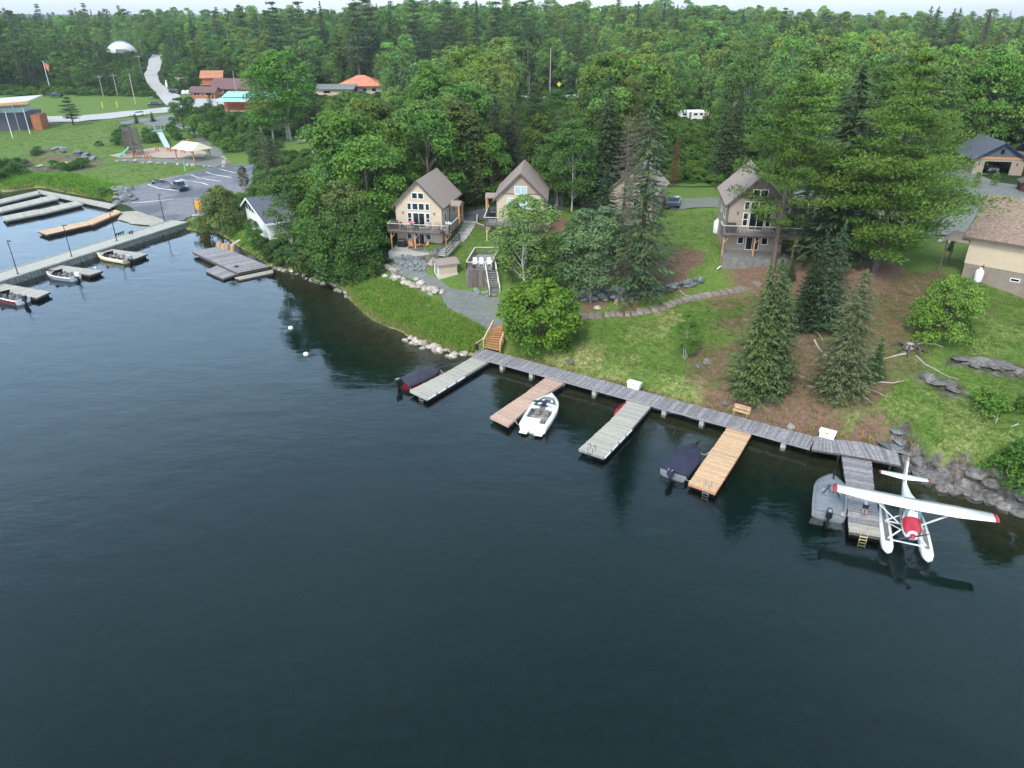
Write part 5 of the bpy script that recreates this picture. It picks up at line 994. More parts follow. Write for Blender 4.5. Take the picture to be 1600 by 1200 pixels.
def rope(a, b, label):
    a, b = Vector(a), Vector(b); mb = MB(); mb.path([(a - a).lerp(b - a, u / 8) - Vector((0, 0, 1.2 * (u / 8) * (1 - u / 8))) for u in range(9)], .022, 4); o = mb.build('mooring_rope', M_RAILW, loc=a); tag(o, label, 'rope', 'mooring ropes')
rope(P(641, 606, .75), P(652, 613, .6), 'pale rope from the maroon covered boat to its dock'); rope(P(688, 578, .9), P(702, 583, .6), 'pale bow rope of the maroon covered boat')
rope(P(818, 664, .8), P(805, 657, .62), 'pale stern rope of the white bowrider'); rope(P(852, 626, 1.0), P(843, 624, .62), 'pale bow rope of the white bowrider')
rope(P(1070, 745, .7), P(1082, 748, .6), 'pale rope from the navy covered boat to the tan dock'); rope(P(1094, 706, .8), P(1108, 706, .6), 'pale bow rope of the navy covered boat')
rope(P(1312, 800, .8), P(1325, 805, .62), 'pale rope from the grey covered boat to the seaplane dock')
# kayak
p = P(960, 649, .12); dk = (P(982,625,.1) - P(951,658,.1)).normalized(); t = thing('kayak', 'red kayak floating on the left side of the pale grey third dock', 'kayak', (p.x + .75, p.y + 1.2, 0), math.atan2(-dk.x, dk.y)); mb = MB()
mb.loft([[(x * s, y, z * (.6 + .4 * s) + .05 * abs(y)) for x, z in ((0, -.05), (.33, .1), (.3, .28), (0, .33), (-.3, .28), (-.33, .1))] for y, s in ((-1.6, .05), (-1.2, .55), (-.5, .95), (.3, 1), (1.1, .6), (1.6, .05))]); mb.build('hull', M_RED, t, True); mb = MB(); mb.loft([[(x * s, y, .335) for x in (-.22, .22)] for y, s in ((-.5, .6), (-.2, 1), (.2, 1), (.5, .5))], cap=False, closed=False); mb.build('cockpit', M_BLACK, t, fix=False)
# ---------------------------------------------------------------- seaplane
wc = (P(1305, 763, 3.1) + P(1556, 811, 3.1)) / 2; t = sp = thing('seaplane', 'white high wing seaplane on floats with a red nose and red wing tips', 'seaplane', (wc.x, wc.y, 0), R(-21)); HW = 5.35
def foil(x, c, th, yle, z): return [(x, yle + c * u, z + th * h) for u, h in ((0, .25), (.04, .7), (.15, 1), (.4, .95), (.75, .5), (1, .08), (.75, .02), (.4, -.05), (.15, .0), (.04, .05))]
def wingpart(xs, name, m, par): mb = MB(); mb.loft([foil(x, c, th, yl, z) for x, c, th, yl, z in xs], val=.5); return mb.build(name, m, par, True)
tips = lambda s: [(s * (HW - .28), 1.18, .15, -.55, 3.14), (s * (HW - .05), 1.1, .13, -.52, 3.15), (s * HW, .9, .08, -.42, 3.17)]
wo = wingpart([(-(HW - .28), 1.18, .15, -.55, 3.14), (-2.8, 1.62, .2, -.8, 3.05), (-.5, 1.62, .2, -.8, 3.0), (.5, 1.62, .2, -.8, 3.0), (2.8, 1.62, .2, -.8, 3.05), (HW - .28, 1.18, .15, -.55, 3.14)], 'wing', M_GEL, t)
for s in (-1, 1): wingpart(tips(s), 'wing_tip', M_RED, wo)
for s in (-1, 1): mb = MB(); mb.box((s * 1.9, .52, 3.225), (2.4, .012, .01)); mb.box((s * 4.0, .38, 3.225), (1.9, .012, .01)); mb.build('flap_gap', M_SEAT, wo)
mb = MB(); mb.tube((.6, .6, 3.2), (.6, .62, 3.75), .02); mb.build('antenna', M_BLACKM, wo)
def ring(y, w_, zb, zt, e=.75, n=16):
    r = []
    for k in range(n):
        a = 2 * math.pi * k / n; c, s = math.cos(a), math.sin(a); r.append((w_ * math.copysign(abs(c) ** e, c), y, (zb + zt) / 2 + (zt - zb) / 2 * math.copysign(abs(s) ** e, s)))
    return r
fus = [(-2.45, .22, 1.75, 2.15), (-2.3, .42, 1.5, 2.35), (-1.7, .52, 1.3, 2.42), (-1.05, .56, 1.22, 2.5), (-.75, .57, 1.2, 3.0), (.3, .57, 1.2, 3.08), (1.2, .52, 1.3, 2.95), (2.2, .36, 1.55, 2.6), (3.6, .2, 1.8, 2.4), (5.1, .07, 2.05, 2.35)]
mb = MB(); mb.loft([ring(*f) for f in fus], val=.5); fo = mb.build('fuselage', M_GEL, t, True)
mb = MB(); mb.loft([[(x * .98 * w_, y, zt - d_) for x, d_ in ((-1.0, .42), (-.82, .13), (-.4, .0), (0, -.03), (.4, .0), (.82, .13), (1.0, .42))] for y, w_, zt in ((-2.46, .4, 2.4), (-2.1, .56, 2.5), (-1.6, .62, 2.56), (-1.05, .64, 2.62))], cap=False, closed=False, val=.5); mb.build('engine_cowling', M_RED, fo, True, fix=False)
mb = MB(); mb.loft([[(x * .5, -1.03 + abs(x) * .1, 2.52), (x * .46, -.74 + abs(x) * .06, 3.03)] for x in (-1, -.5, 0, .5, 1)], cap=False, closed=False); mb.add([(x * .52, y, z) for x, y, z in ((-1, -1.0, 2.5), (1, -1.0, 2.5), (1, -.72, 3.02), (-1, -.72, 3.02))], [(0, 1, 2, 3)]); mb.build('windshield', M_TEAL, fo, fix=False)
mb = MB(); mb.beam((0, -1.06, 2.54), (0, -.74, 3.06), .05, .05); mb.build('windshield_post', M_GEL, fo)
for s in (-1, 1):
    mb = MB(); mb.add([(s * .585, -.85, 2.3), (s * .585, -.02, 2.3), (s * .575, -.02, 2.92), (s * .575, -.66, 2.92)], [(0, 1, 2, 3)]); mb.add([(s * .585, .05, 2.32), (s * .56, .85, 2.35), (s * .55, .75, 2.85), (s * .575, .05, 2.92)], [(0, 1, 2, 3)]); mb.build('side_window', M_TEAL, fo, fix=False)
    mb = MB(); mb.loft([[(s * (w_ + .012), y, z), (s * (w_ + .012), y, z + h_)] for y, w_, z, h_ in ((-2.2, .47, 1.95, .12), (-1.5, .545, 1.98, .16), (-.7, .585, 2.0, .18), (.5, .58, 2.02, .14), (1.5, .49, 2.08, .1), (2.6, .33, 2.12, .06))], cap=False, closed=False); mb.build('side_stripe', M_MAROON, fo, fix=False)
mb = MB(); mb.path([(0, -2.45, 1.98), (0, -2.62, 1.98), (0, -2.78, 1.98)], [.2, .15, .03], 12); pr = mb.build('spinner', M_RED, t, True)
for a in (.5, .5 + math.pi): mb = MB(); c, s = math.cos(a), math.sin(a); mb.loft([[(c * r - s * w_, -2.6, 1.98 + s * r + c * w_), (c * r, -2.64, 1.98 + s * r), (c * r + s * w_, -2.58, 1.98 + s * r - c * w_)] for r, w_ in ((.12, .05), (.4, .09), (.8, .08), (1.05, .03))]); mb.build('propeller_blade', M_BLACK, pr)
mb = MB(); mb.prism_x([(3.3, 2.35), (4.2, 2.7), (4.9, 3.75), (5.3, 3.8), (5.35, 3.5), (5.15, 2.15), (4.2, 2.25)], -.05, .05, .5); fi = mb.build('tail_fin', M_GEL, t)
mb = MB(); mb.prism_x([(4.86, 3.7), (4.92, 3.86), (5.28, 3.9), (5.38, 3.7)], -.06, .06); mb.build('fin_tip', M_SEAT, fi); mb = MB(); mb.box((0, 5.0, 3.02), (.115, .02, 1.4), rx=-.08); mb.build('rudder_gap', M_SEAT, fi)
hs = wingpart([(-1.65, .55, .07, 4.55, 2.42), (-.1, .95, .1, 4.25, 2.4), (.1, .95, .1, 4.25, 2.4), (1.65, .55, .07, 4.55, 2.42)], 'tailplane', M_GEL, t)
for s in (-1, 1): wingpart([(s * 1.65, .55, .07, 4.55, 2.42), (s * 1.78, .4, .04, 4.65, 2.43)], 'tailplane_tip', M_RED, hs)
for s in (-1, 1):
    mb = MB(); mb.beam((s * .56, -.35, 1.4), (s * 2.6, -.3, 3.08), .14, .05); mb.build('wing_strut', M_GEL, t)
    X = s * 1.28; mb = MB(); sec = []
    for y, w_, zb, zt in ((-3.0, .06, .5, .62), (-2.85, .24, .3, .72), (-2.4, .36, .02, .76), (-1.5, .4, -.2, .74), (0, .4, -.26, .7), (.4, .4, -.26, .7), (.45, .38, -.1, .69), (1.8, .32, .05, .62), (3.0, .2, .25, .52), (3.5, .06, .38, .46)):
        sec.append([(X, y, zb), (X + w_, y, zb + (zt - zb) * .5), (X + w_ * .98, y, zt - .05), (X + w_ * .8, y, zt), (X - w_ * .8, y, zt), (X - w_ * .98, y, zt - .05), (X - w_, y, zb + (zt - zb) * .5)])
    mb.loft(sec, val=.5); fl = mb.build('float', M_GEL, t, True)
    mb = MB(); mb.loft([[(X - w_ * .42, y, z), (X + w_ * .42, y, z)] for y, w_, z in ((-1.9, .36, .765), (-1.5, .4, .755), (0, .4, .715), (.45, .38, .705), (1.8, .32, .635), (2.8, .22, .555))], cap=False, closed=False); mb.build('deck_strip', M_CONCD, fl, fix=False)
    mb = MB(); mb.b2(X - .05, X + .05, 3.4, 3.9, -.1, .5); mb.build('water_rudder', M_SILVER, fl)
    for y0, y1 in ((-1.55, -1.15), (.75, .6)): mb = MB(); mb.beam((X, y0, .7), (s * .5, y1, 1.45), .09, .06); mb.build('float_strut', M_GEL, t)
    mb = MB(); mb.beam((X, .65, .7), (s * .5, -1.1, 1.4), .06, .05); mb.build('float_brace', M_GEL, t)
    mb = MB(); mb.tube((s * 2.9, -.6, 3.0), (s * 2.9, -.62, 2.35), .015); mb.build('pitot_tube', M_BLACKM, wo)
for y in (-1.55, .75): mb = MB(); mb.beam((-1.28, y, .68), (1.28, y, .68), .09, .07); mb.build('spreader_bar', M_GEL, t)
# ---------------------------------------------------------------- people
def skin_mesh(name, pts, edges, rad, m, parent=None, sub=2, root=0):
    me = bpy.data.meshes.new(name); me.from_pydata(pts, edges, []); o = bpy.data.objects.new(name, me); COL.objects.link(o)
    md = o.modifiers.new('skin', 'SKIN'); md.use_smooth_shade = True
    for i, r in enumerate(rad): sv = me.skin_vertices[0].data[i]; sv.radius = r if hasattr(r, '__len__') else (r, r); sv.use_root = (i == root)
    s = o.modifiers.new('sub', 'SUBSURF'); s.levels = sub; s.render_levels = sub; dg = bpy.context.evaluated_depsgraph_get(); ev = o.evaluated_get(dg); m2 = bpy.data.meshes.new_from_object(ev); bpy.data.objects.remove(o)
    m2.name = name; m2.materials.clear(); m2.materials.append(m); return link(name, m2, parent)
def person(loc, rz, label, bend=.0):
    t = thing('person', label, 'person', loc, rz)
    V = [(0, 0, .95), (0, .01, 1.12), (0, 0, 1.32), (0, 0, 1.44), (0, -.01, 1.52), (0, -.02, 1.62), (0, -.02, 1.71),
         (.1, 0, .9), (.11, -.01, .5), (.11, .02, .1), (.11, -.12, .04), (-.1, 0, .9), (-.12, .02, .5), (-.13, .05, .1), (-.13, -.09, .04),
         (.19, 0, 1.4), (.25, .02, 1.12), (.2, -.2, .98), (.17, -.28, .95), (-.19, 0, 1.4), (-.26, .03, 1.12), (-.22, -.18, .95), (-.19, -.26, .92)]
    E = [(0, 1), (1, 2), (2, 3), (3, 4), (4, 5), (5, 6), (0, 7), (7, 8), (8, 9), (9, 10), (0, 11), (11, 12), (12, 13), (13, 14), (3, 15), (15, 16), (16, 17), (17, 18), (3, 19), (19, 20), (20, 21), (21, 22)]
    Rr = [(.15, .11), (.14, .1), (.16, .11), (.1, .08), .055, (.08, .095), (.07, .08), .085, .055, .04, .035, .085, .055, .04, .035, .055, .042, .033, .028, .055, .042, .033, .028]
    skin_mesh('body', V, E, Rr, M_SKIN, t)
    skin_mesh('shirt', [(0, 0, .93), (0, .01, 1.12), (0, 0, 1.32), (0, 0, 1.42), (.18, 0, 1.39), (.23, .01, 1.2), (-.18, 0, 1.39), (-.24, .01, 1.2)], [(0, 1), (1, 2), (2, 3), (3, 4), (4, 5), (3, 6), (6, 7)], [(.18, .14), (.18, .135), (.19, .14), (.12, .1), .085, .065, .085, .065], M_SHIRT, t)
    skin_mesh('shorts', [(0, 0, .93), (.1, 0, .85), (.115, 0, .52), (-.1, 0, .85), (-.125, .01, .52)], [(0, 1), (1, 2), (0, 3), (3, 4)], [(.17, .13), .12, .1, .12, .1], M_SHORT, t)
    mb = MB(); mb.ball((0, 0, 1.69), (.092, .105, .1), 12, 7); mb.build('hair', M_TRIM, t, True)
    mb = MB(); mb.ball((0, -.118, 1.63), (.013, .02, .02), 6, 4); mb.ball((.085, -.01, 1.63), (.012, .02, .03), 6, 4); mb.ball((-.085, -.01, 1.63), (.012, .02, .03), 6, 4); mb.build('face_features', M_SKIN, t)
    for sx, (hx, hy, hz) in ((1, (.165, -.3, .945)), (-1, (-.185, -.28, .915))):
        mb = MB(); mb.box((hx, hy - .02, hz), (.035, .08, .075))
        for k, l in enumerate((.06, .075, .07, .055)): zz = hz + .03 - k * .02; mb.path([(hx, hy - .055, zz), (hx - sx * .008, hy - .055 - l * .6, zz - .01), (hx - sx * .025, hy - .055 - l, zz - .03)], [.009, .009, .007], 5)
        mb.path([(hx, hy - .01, hz + .035), (hx - sx * .035, hy - .04, hz + .05), (hx - sx * .05, hy - .07, hz + .04)], [.011, .01, .008], 5); mb.build('hand', M_SKIN, t)
    for x in (.11, -.13): mb = MB(); mb.prism([(x - .045, -.18), (x + .045, -.18), (x + .05, .08), (x - .045, .08)], .0, .07); mb.build('shoe', M_TRIM, t)
    return t
person(P(1349.5, 804, .64), R(160), 'person in a pale shirt and dark shorts standing on the dock under the seaplane wing')
# ---------------------------------------------------------------- vehicles
def car(label, loc, rz, paint, kind='suv', name='parked_car', group=None, cat='car'):
    t = thing(name, label, cat, loc, rz, group); L = {'suv': 4.7, 'sedan': 4.6, 'pickup': 5.8}[kind]; wd = .95; h = L / 2
    low = [(-h, .45), (-h + .05, .95), (-h + 1.1, 1.02), (h - .1, 1.02), (h, .9), (h, .45), (h - .3, .3), (-h + .3, .3)]
    mb = MB(); mb.prism_x([(y, z) for y, z in low], -wd, wd, .5); bo = mb.build('body', paint, t)
    if kind == 'suv': cab = [(-h + 1.05, 1.0), (-h + 1.75, 1.62), (h - .5, 1.66), (h - .12, 1.0)]
    elif kind == 'sedan': cab = [(-h + 1.1, 1.0), (-h + 1.9, 1.42), (h - 1.5, 1.42), (h - .7, 1.0)]
    else: cab = [(-h + 1.35, 1.0), (-h + 2.05, 1.75), (-h + 3.6, 1.78), (-h + 3.85, 1.0)]
    mb = MB(); n = len(cab); vs = [(x * (wd - .04 if z < 1.1 else wd - .2), y, z) for x in (-1, 1) for y, z in cab]; mb.add(vs, [(3, 2, 1, 0), (4, 5, 6, 7), (0, 1, 5, 4), (1, 2, 6, 5), (2, 3, 7, 6), (3, 0, 4, 7)], .5); cb = mb.build('cabin', paint, t)
    def lerp(a, b, u): return a + (b - a) * u
    mb = MB()
    for s in (-1, 1):
        q = []
        for (y, z), (yy, zz) in (((cab[0]), cab[1]), (cab[3], cab[2])): q += [(lerp(y, yy, .15), lerp(z, zz, .15)), (lerp(y, yy, .85), lerp(z, zz, .85))]
        xx = lambda z: (wd - .04 + (z - 1.0) / (cab[1][1] - 1.0) * -.16) + .012
        o_ = [q[0], q[1], q[3], q[2]]; o_[0] = (o_[0][0] + .15, o_[0][1]); o_[1] = (o_[1][0] + .12, o_[1][1]); o_[2] = (o_[2][0] - .12, o_[2][1]); o_[3] = (o_[3][0] - .15, o_[3][1]); mb.add([(s * xx(z), y, z) for y, z in o_], [(0, 1, 2, 3)])
    for a, b in ((cab[0], cab[1]), (cab[3], cab[2])):
        sg = -1 if a is cab[0] else 1; mb.add([(s * (lerp(wd - .04, wd - .2, u) - .12), lerp(a[0], b[0], u) + sg * .015, lerp(a[1], b[1], u) + .012) for s, u in ((-1, .12), (1, .12), (1, .9), (-1, .9))], [(0, 1, 2, 3)])
    mb.build('windows', M_GLASS, cb, fix=False)
    if kind == 'pickup': mb = MB(); mb.b2(-wd + .1, wd - .1, -h + 4.0, h - .1, 1.0, 1.025); mb.build('load_bed', M_BLACK, t)
    for y in (-h + .95, h - 1.0):
        for s in (-1, 1): mb = MB(); mb.tube((s * (wd - .2), y, .36), (s * (wd + .02), y, .36), .36, n=14); w_ = mb.build('wheel', M_TYRE, t); mb = MB(); mb.tube((s * (wd + .021), y, .36), (s * (wd + .03), y, .36), .2, n=10); mb.build('rim', M_SILVER, w_)
    for s in (-1, 1):
        mb = MB(); mb.b2(s * .55, s * .9, -h - .02, -h + .1, .7, .88); mb.build('headlight', M_SILVER, t); mb = MB(); mb.b2(s * .7, s * .92, h - .1, h + .02, .7, .95); mb.build('tail_light', M_RED, t)
    mb = MB(); mb.b2(-.5, .5, -h - .03, -h + .05, .5, .75); mb.build('grille', M_BLACK, t); return t
# -Y is the front of each vehicle
def gloc(px, py): g = G(px, py); return Vector((g.x, g.y, g.z + (.2 if py < 192 and px < 300 else .06)))
def rz_to(a, b):
    a, b = G(*a), G(*b); d = b - a; return math.atan2(d.x, -d.y)
car('white sport utility vehicle driving on the highway, left of a dark pickup', gloc(216, 182), rz_to((228, 178), (205, 180)), M_CARW, 'suv')
car('dark pickup truck on the highway behind the white sport utility vehicle', gloc(243.5, 167), rz_to((254, 166), (233, 168)), M_CARK, 'pickup', 'pickup_truck', cat='pickup truck')
tr = car('black pickup truck with a boat trailer parked on the waterfront lot', gloc(281, 296), rz_to((268, 290), (294, 301)), M_CARB, 'pickup', 'pickup_truck', cat='pickup truck')
p = gloc(252, 288); t = thing('boat_trailer', 'empty black boat trailer behind the black pickup on the waterfront lot', 'trailer', p, rz_to((240, 284), (262, 290))); mb = MB()
mb.beam((-.9, 3, .55), (-.9, -1, .55), .1); mb.beam((.9, 3, .55), (.9, -1, .55), .1); mb.beam((-.9, -1, .55), (0, -3, .5), .1); mb.beam((.9, -1, .55), (0, -3, .5), .1); [mb.beam((-.9, y, .52), (.9, y, .52), .08) for y in (-1, .8, 2.9)]; mb.build('frame', M_BLACKM, t)
for s in (-1, 1):
    mb = MB(); mb.beam((s * .45, 3, .7), (s * .4, -1.6, .72), .14, .1); mb.build('bunk', M_BLACKM, t); mb = MB(); mb.tube((s * .98, 1.2, .33), (s * 1.2, 1.2, .33), .33, n=12); mb.build('wheel', M_TYRE, t); mb = MB(); mb.b2(s * .93, s * 1.25, .75, 1.65, .68, .73); mb.build('fender', M_CARS, t)
car('dark truck parked in front of the flagpole beyond the community building', gloc(88, 152), rz_to((70, 151), (105, 152)), M_CARK, 'pickup', 'pickup_truck', cat='pickup truck')
car('white car parked among the trees left of the gabled cottages', gloc(499, 245), rz_to((487, 238), (511, 246)), M_CARW, 'suv'); car('dark car parked behind the white car among the trees', gloc(510, 239), rz_to((500, 236), (520, 242)), M_CARK, 'sedan')
car('dark blue car with red tail lights parked beside the tall sparse spruce', gloc(1052, 322), R(165), M_CARB, 'sedan'); car('white car under the branches of the big white pines', gloc(1320, 293), R(100), M_CARW, 'suv'); car('red car glimpsed right of the big white pine', gloc(1449, 312), R(95), M_CARR, 'sedan')
car('blue grey car parked by the brown lodge', gloc(350, 150), R(40), M_CARS, 'sedan'); car('black car beside the orange cabin', gloc(321, 153), R(70), M_CARK, 'sedan'); car('dark car on the grass at the bend of the side road', gloc(274, 146), R(80), M_CARK, 'suv')
car('silver car inside the open garage', (h6.location.x + .6, h6.location.y + 3.6, 7.06), R(-11), M_CARS, 'suv')
t = car('red and white pickup truck behind the dark gabled cottage', gloc(1243, 343), R(-80), M_CARR, 'pickup', 'pickup_truck', cat='pickup truck'); mb = MB(); mb.b2(-.9, .9, .9, 2.8, 1.03, 1.9, .5); mb.build('canopy', M_WHITE, t)
# trailer / camper
p = gloc(1078, 189); t = thing('camper_trailer', 'white camper trailer parked in the woods clearing', 'camper', p, R(8)); mb = MB(); mb.prism_x([(-1.2, .6), (1.2, .6), (1.2, 2.9), (-.9, 2.9), (-1.25, 2.5)], -3.6, 3.6, .5); mb.build('body', M_WHITE, t)
for x0, x1 in ((-2.8, -1.6), (.5, 1.6), (2.3, 3.2)): window(t, x0, x1, 1.6, 2.2, y=-1.22, frame=M_SILVER)
mb = MB(); mb.b2(-.9, -.2, -1.25, -1.2, .75, 2.5); mb.build('door', M_SILVER, t)
for x in (-.5, .5): mb = MB(); mb.tube((x, -1.25, .35), (x, -1.0, .35), .35, n=12); mb.build('wheel', M_TYRE, t)
p = gloc(1190, 158); car('silver car at the far gravel clearing', p, R(80), M_CARS, 'sedan'); car('dark vehicle parked at the far gravel clearing', gloc(1170, 168), R(85), M_CARK, 'suv')
p = G(1221, 152); t = thing('satellite_shed', 'small white shed deep in the woods left of the lime green pine', 'shed', p, R(10)); wall_block(t, -1.5, 1.5, 0, 3, -.5, 2.2, 3, M_WHITE); roof_gable(t, -1.5, 1.5, 0, 3, 2.2, 3.1, .2, M_WHITE)
# ---------------------------------------------------------------- far buildings
p = G(-34, 207); t = thing('community_building', 'modern grey building with a sweeping pale wing roof at the left edge of the park', 'building', (p.x, p.y, p.z), R(14))
mb = MB(); arc = [(-22 + k * 4.6, -1.2 + .035 * (k * 4.6 - 14) ** 2 * .35) for k in range(9)]; mb.prism([(x, y) for x, y in arc] + [(15, 12), (-22, 12)], -.5, 5.2, .5); mb.build('wall', mat('slate cladding', srgb(88, 86, 96), .8, var=.1, scale=.6), t)
mb = MB(); mb.prism([(-20, 1.2), (13, 2.8), (13, 11), (-20, 11)], 5.21, 6.6, .5); mb.build('clerestory', M_GLASSB, t)
mb = MB(); xs = [-30 + 4.6 * k for k in range(11)]; top = lambda x: 6.8 + max(0, x + 10) * .055 + max(0, (x) * .01) ** 2
mb.loft([[(x, -3.2 - .02 * (20 - x) + (x + 30) * .05, top(x)), (x, 14, top(x) + .6), (x, 14, top(x) + 1.0), (x, -3.2 - .02 * (20 - x) + (x + 30) * .05, top(x) + .4)] for x in xs], val=.5); ro = mb.build('roof', mat('pale membrane roof', srgb(190, 184, 178), .7, var=.08, scale=.3), t)
mb = MB(); mb.loft([[(x, -3.24 - .02 * (20 - x) + (x + 30) * .05, top(x) - .35), (x, -3.24 - .02 * (20 - x) + (x + 30) * .05, top(x) + .42)] for x in xs], cap=False, closed=False); mb.build('soffit', M_WOODO, ro, fix=False)
mb = MB(); mb.b2(15, 17.5, 1, 8, -.5, 4.5, .5); mb.build('end_wall', M_LOG, t)
for k in range(6): mb = MB(); mb.tube((-18 + k * 6, -1.8, 0), (-18 + k * 6, -1.8, top(-18 + k * 6)), .12); mb.build('column', M_SILVER, t)
for (px, py, ty, lb) in ((20, 216, 184, 'white pole in front of the community building, leftmost'), (47, 209, 182, 'white pole in front of the community building, near its right end')):
    g = G(px, py); t = thing('light_pole', lb, 'pole', g, 0, 'poles by the community building'); mb = MB(); mb.tube((0, 0, 0), (0, 0, 7.5), .1, .07); mb.build('pole', M_WHITE, t); mb = MB(); mb.box((0, -.3, 7.5), (.3, .8, .12)); mb.build('lamp_head', M_SILVER, t)
def hfor(g, ty):
    """height so that the top of a vertical at g reaches picture row ty"""
    lo, hi = 0, 60
    for _ in range(40):
        m = (lo + hi) / 2
        if proj(g.x, g.y, g.z + m)[1] > ty: lo = m
        else: hi = m
    return lo
g = G(79, 141); H_ = hfor(g, 96); t = thing('flagpole', 'tall white flagpole with a drooping orange red flag beyond the community building', 'flagpole', g); mb = MB(); mb.tube((0, 0, 0), (0, 0, H_), .14, .08); mb.build('pole', M_WHITE, t); mb = MB(); mb.ball((0, 0, H_), .2); mb.build('finial', M_WHITE, t)
mb = MB(); mb.loft([[(u * 2.2, .25 * math.sin(u * 5), H_ - .4 - u * .9), (u * 1.6, .25 * math.sin(u * 5 + .5), H_ - 2.4 - u * 1.6)] for u in (0, .2, .4, .6, .8, 1)], cap=False, closed=False); mb.build('flag', mat('faded red flag cloth', srgb(190, 104, 84), .8), t, fix=False)
g = P(193, 95, 13); t = thing('dome_shelter', 'white arched fabric dome building on the hillside by the side road', 'dome', (g.x, g.y, gz(g.x, g.y) + 1.5), R(25)); mb = MB(); mb.loft([[(9.5 * math.cos(a) * s, y, 9.2 * math.sin(a) * s) for a in [math.pi * k / 12 for k in range(13)]] for y, s in ((0, 1), (6, 1), (12, 1), (18, 1), (24, 1))], val=.5); mb.build('fabric_shell', mat('white fabric', (.72, .74, .76), .6, var=.06, scale=.3), t, True)
mb = MB(); [mb.path([(9.56 * math.cos(a), y, 9.26 * math.sin(a)) for a in [math.pi * k / 12 for k in range(13)]], .12, 5) for y in (0, 6, 12, 18, 24)]; mb.build('arch_rib', M_SILVER, t)
mb = MB(); mb.b2(-3, 3, -.3, -.05, 0, 5); mb.build('door', M_SILVER, t)
def lodge(name, label, px, py, rz, w, d, he, rise, wm, rm, wins=3, **k):
    g = G(px, py); t = thing(name, label, 'cabin', g, R(rz)); mb = MB(); mb.prism_x([(0, -.8), (d, -.8), (d, he), (d / 2, he + rise - .15), (0, he)], -w / 2, w / 2, .5); mb.build('wall', wm, t)
    mb = MB(); o = .7; s = rise / (d / 2); mb.prism_x([(-o, he - o * s), (d / 2, he + rise), (d + o, he - o * s), (d + o, he - o * s + .2), (d / 2, he + rise + .2), (-o, he - o * s + .2)], -w / 2 - o, w / 2 + o, .5); mb.build('roof', rm, t)
    for i in range(wins): c = -w / 2 + w * (i + .5) / wins; window(t, c - w / wins * .28, c + w / wins * .28, 1.0, min(he - .3, 2.3), nx=2)
    window(t, w / 2 - 1.6, w / 2 - .7, .05, 2.1, name='door', frame=M_WOODD); return t
lodge('lodge', 'long brown roofed log lodge behind the pale blue roofs', 368, 149, -3, 19, 9, 2.9, 3.2, M_LOG, M_LODGE, 5)
lodge('log_cabin', 'small orange log cabin left of the long lodge', 318, 154, -4, 10, 5, 2.6, 1.6, M_LOG, M_LODGE, 2)
t = lodge('log_tower', 'two storey orange log building with a tan roof behind the small cabin', 334, 143, 12, 8, 8, 5.6, 2.2, M_LOG, mat('tan lodge roof', srgb(186, 122, 90), .8, var=.2, scale=1), 2); mb = MB(); mb.b2(-4.6, 4.6, -1.8, -.05, 2.7, 2.85); mb.build('balcony', M_WOODO, t); railing(t, [(-4.5, -1.7, 2.85), (4.5, -1.7, 2.85)], bal=M_WOODO, cap=M_WOODO, step=.4)
g = G(388, 172); t = thing('blue_roof_pavilion', 'open pavilion with two pale blue metal roofs above the highway shrubs', 'pavilion', (g.x, g.y, g.z), R(-3))
for nm, x0, x1, y0, y1, z0, z1 in (('upper_roof', -9, 11, 0, 6, 4.3, 5.6), ('lower_roof', -9.3, 1.6, -4.6, -.6, 3.2, 4.0)):
    mb = MB(); mb.prism_x([(y0, z0), (y1, z1), (y1, z1 + .12), (y0, z0 + .12)], x0, x1, .5); mb.build(nm, M_BLUER, t)
for x in (-9, -5.5, -2, 1.4, 5, 10.6): mb = MB(); mb.beam((x, -4.3 if x < 2 else .3, -1.5), (x, -4.3 if x < 2 else .3, 3.2 if x < 2 else 4.3), .22); mb.build('post', M_WOODD, t)
mb = MB(); mb.b2(-9, 10.8, 1, 5.8, -1, 4.2); mb.build('back_wall', M_LOG, t); mb = MB(); mb.b2(-8.5, 10.5, -3.9, .9, -1.2, .15); mb.build('floor', M_WOODO, t)
g = G(563, 147); t = thing('orange_roof_hall', 'low hall with a faded orange hip roof seen over the trees', 'hall', (g.x, g.y, g.z), R(2)); mb = MB(); mb.b2(-9.5, 9.5, 0, 12, -1, 3.2, .5); mb.build('wall', M_SIDING, t); mb = MB(); mb.add([(-11, -1.5, 3.2), (11, -1.5, 3.2), (11, 13.5, 3.2), (-11, 13.5, 3.2), (-1.5, 6, 7.2), (1.5, 6, 7.2)], [(0, 1, 5, 4), (1, 2, 5), (2, 3, 4, 5), (3, 0, 4), (0, 3, 2, 1)], .5); mb.build('roof', M_PINKR, t)
for x in (-6, -2, 2, 6): window(t, x - 1, x + 1, 1, 2.4)
g = G(517, 150); t = thing('metal_roof_annex', 'grey metal roofed annex left of the orange roofed hall', 'building', (g.x, g.y, g.z), R(2)); mb = MB(); mb.b2(-6, 9, 0, 7, -1, 2.6, .5); mb.build('wall', M_SIDING, t); mb = MB(); mb.prism_x([(-1, 2.6), (8, 4.0), (8, 4.15), (-1, 2.75)], -7, 10, .5); mb.build('roof', M_STEEL, t); window(t, -3, 0, 1, 2.1)
g = G(651, 142); H_ = hfor(g, 98); t = thing('roadside_sculpture', 'tall green pole topped by a white arched figure beside the highway', 'sculpture', g); mb = MB(); mb.tube((0, 0, 0), (0, 0, H_ - 3), .5, .3); mb.build('pole', mat('green sculpture paint', srgb(30, 120, 96), .5), t)
mb = MB(); mb.path([(-1.2, 0, H_ - 3.2), (-.7, 0, H_ - 1), (0, 0, H_), (.8, 0, H_ - 1.2), (1.7, 0, H_ - 3.4)], [.25, .45, .5, .4, .15], 8); mb.build('figure', M_WHITE, t, True)
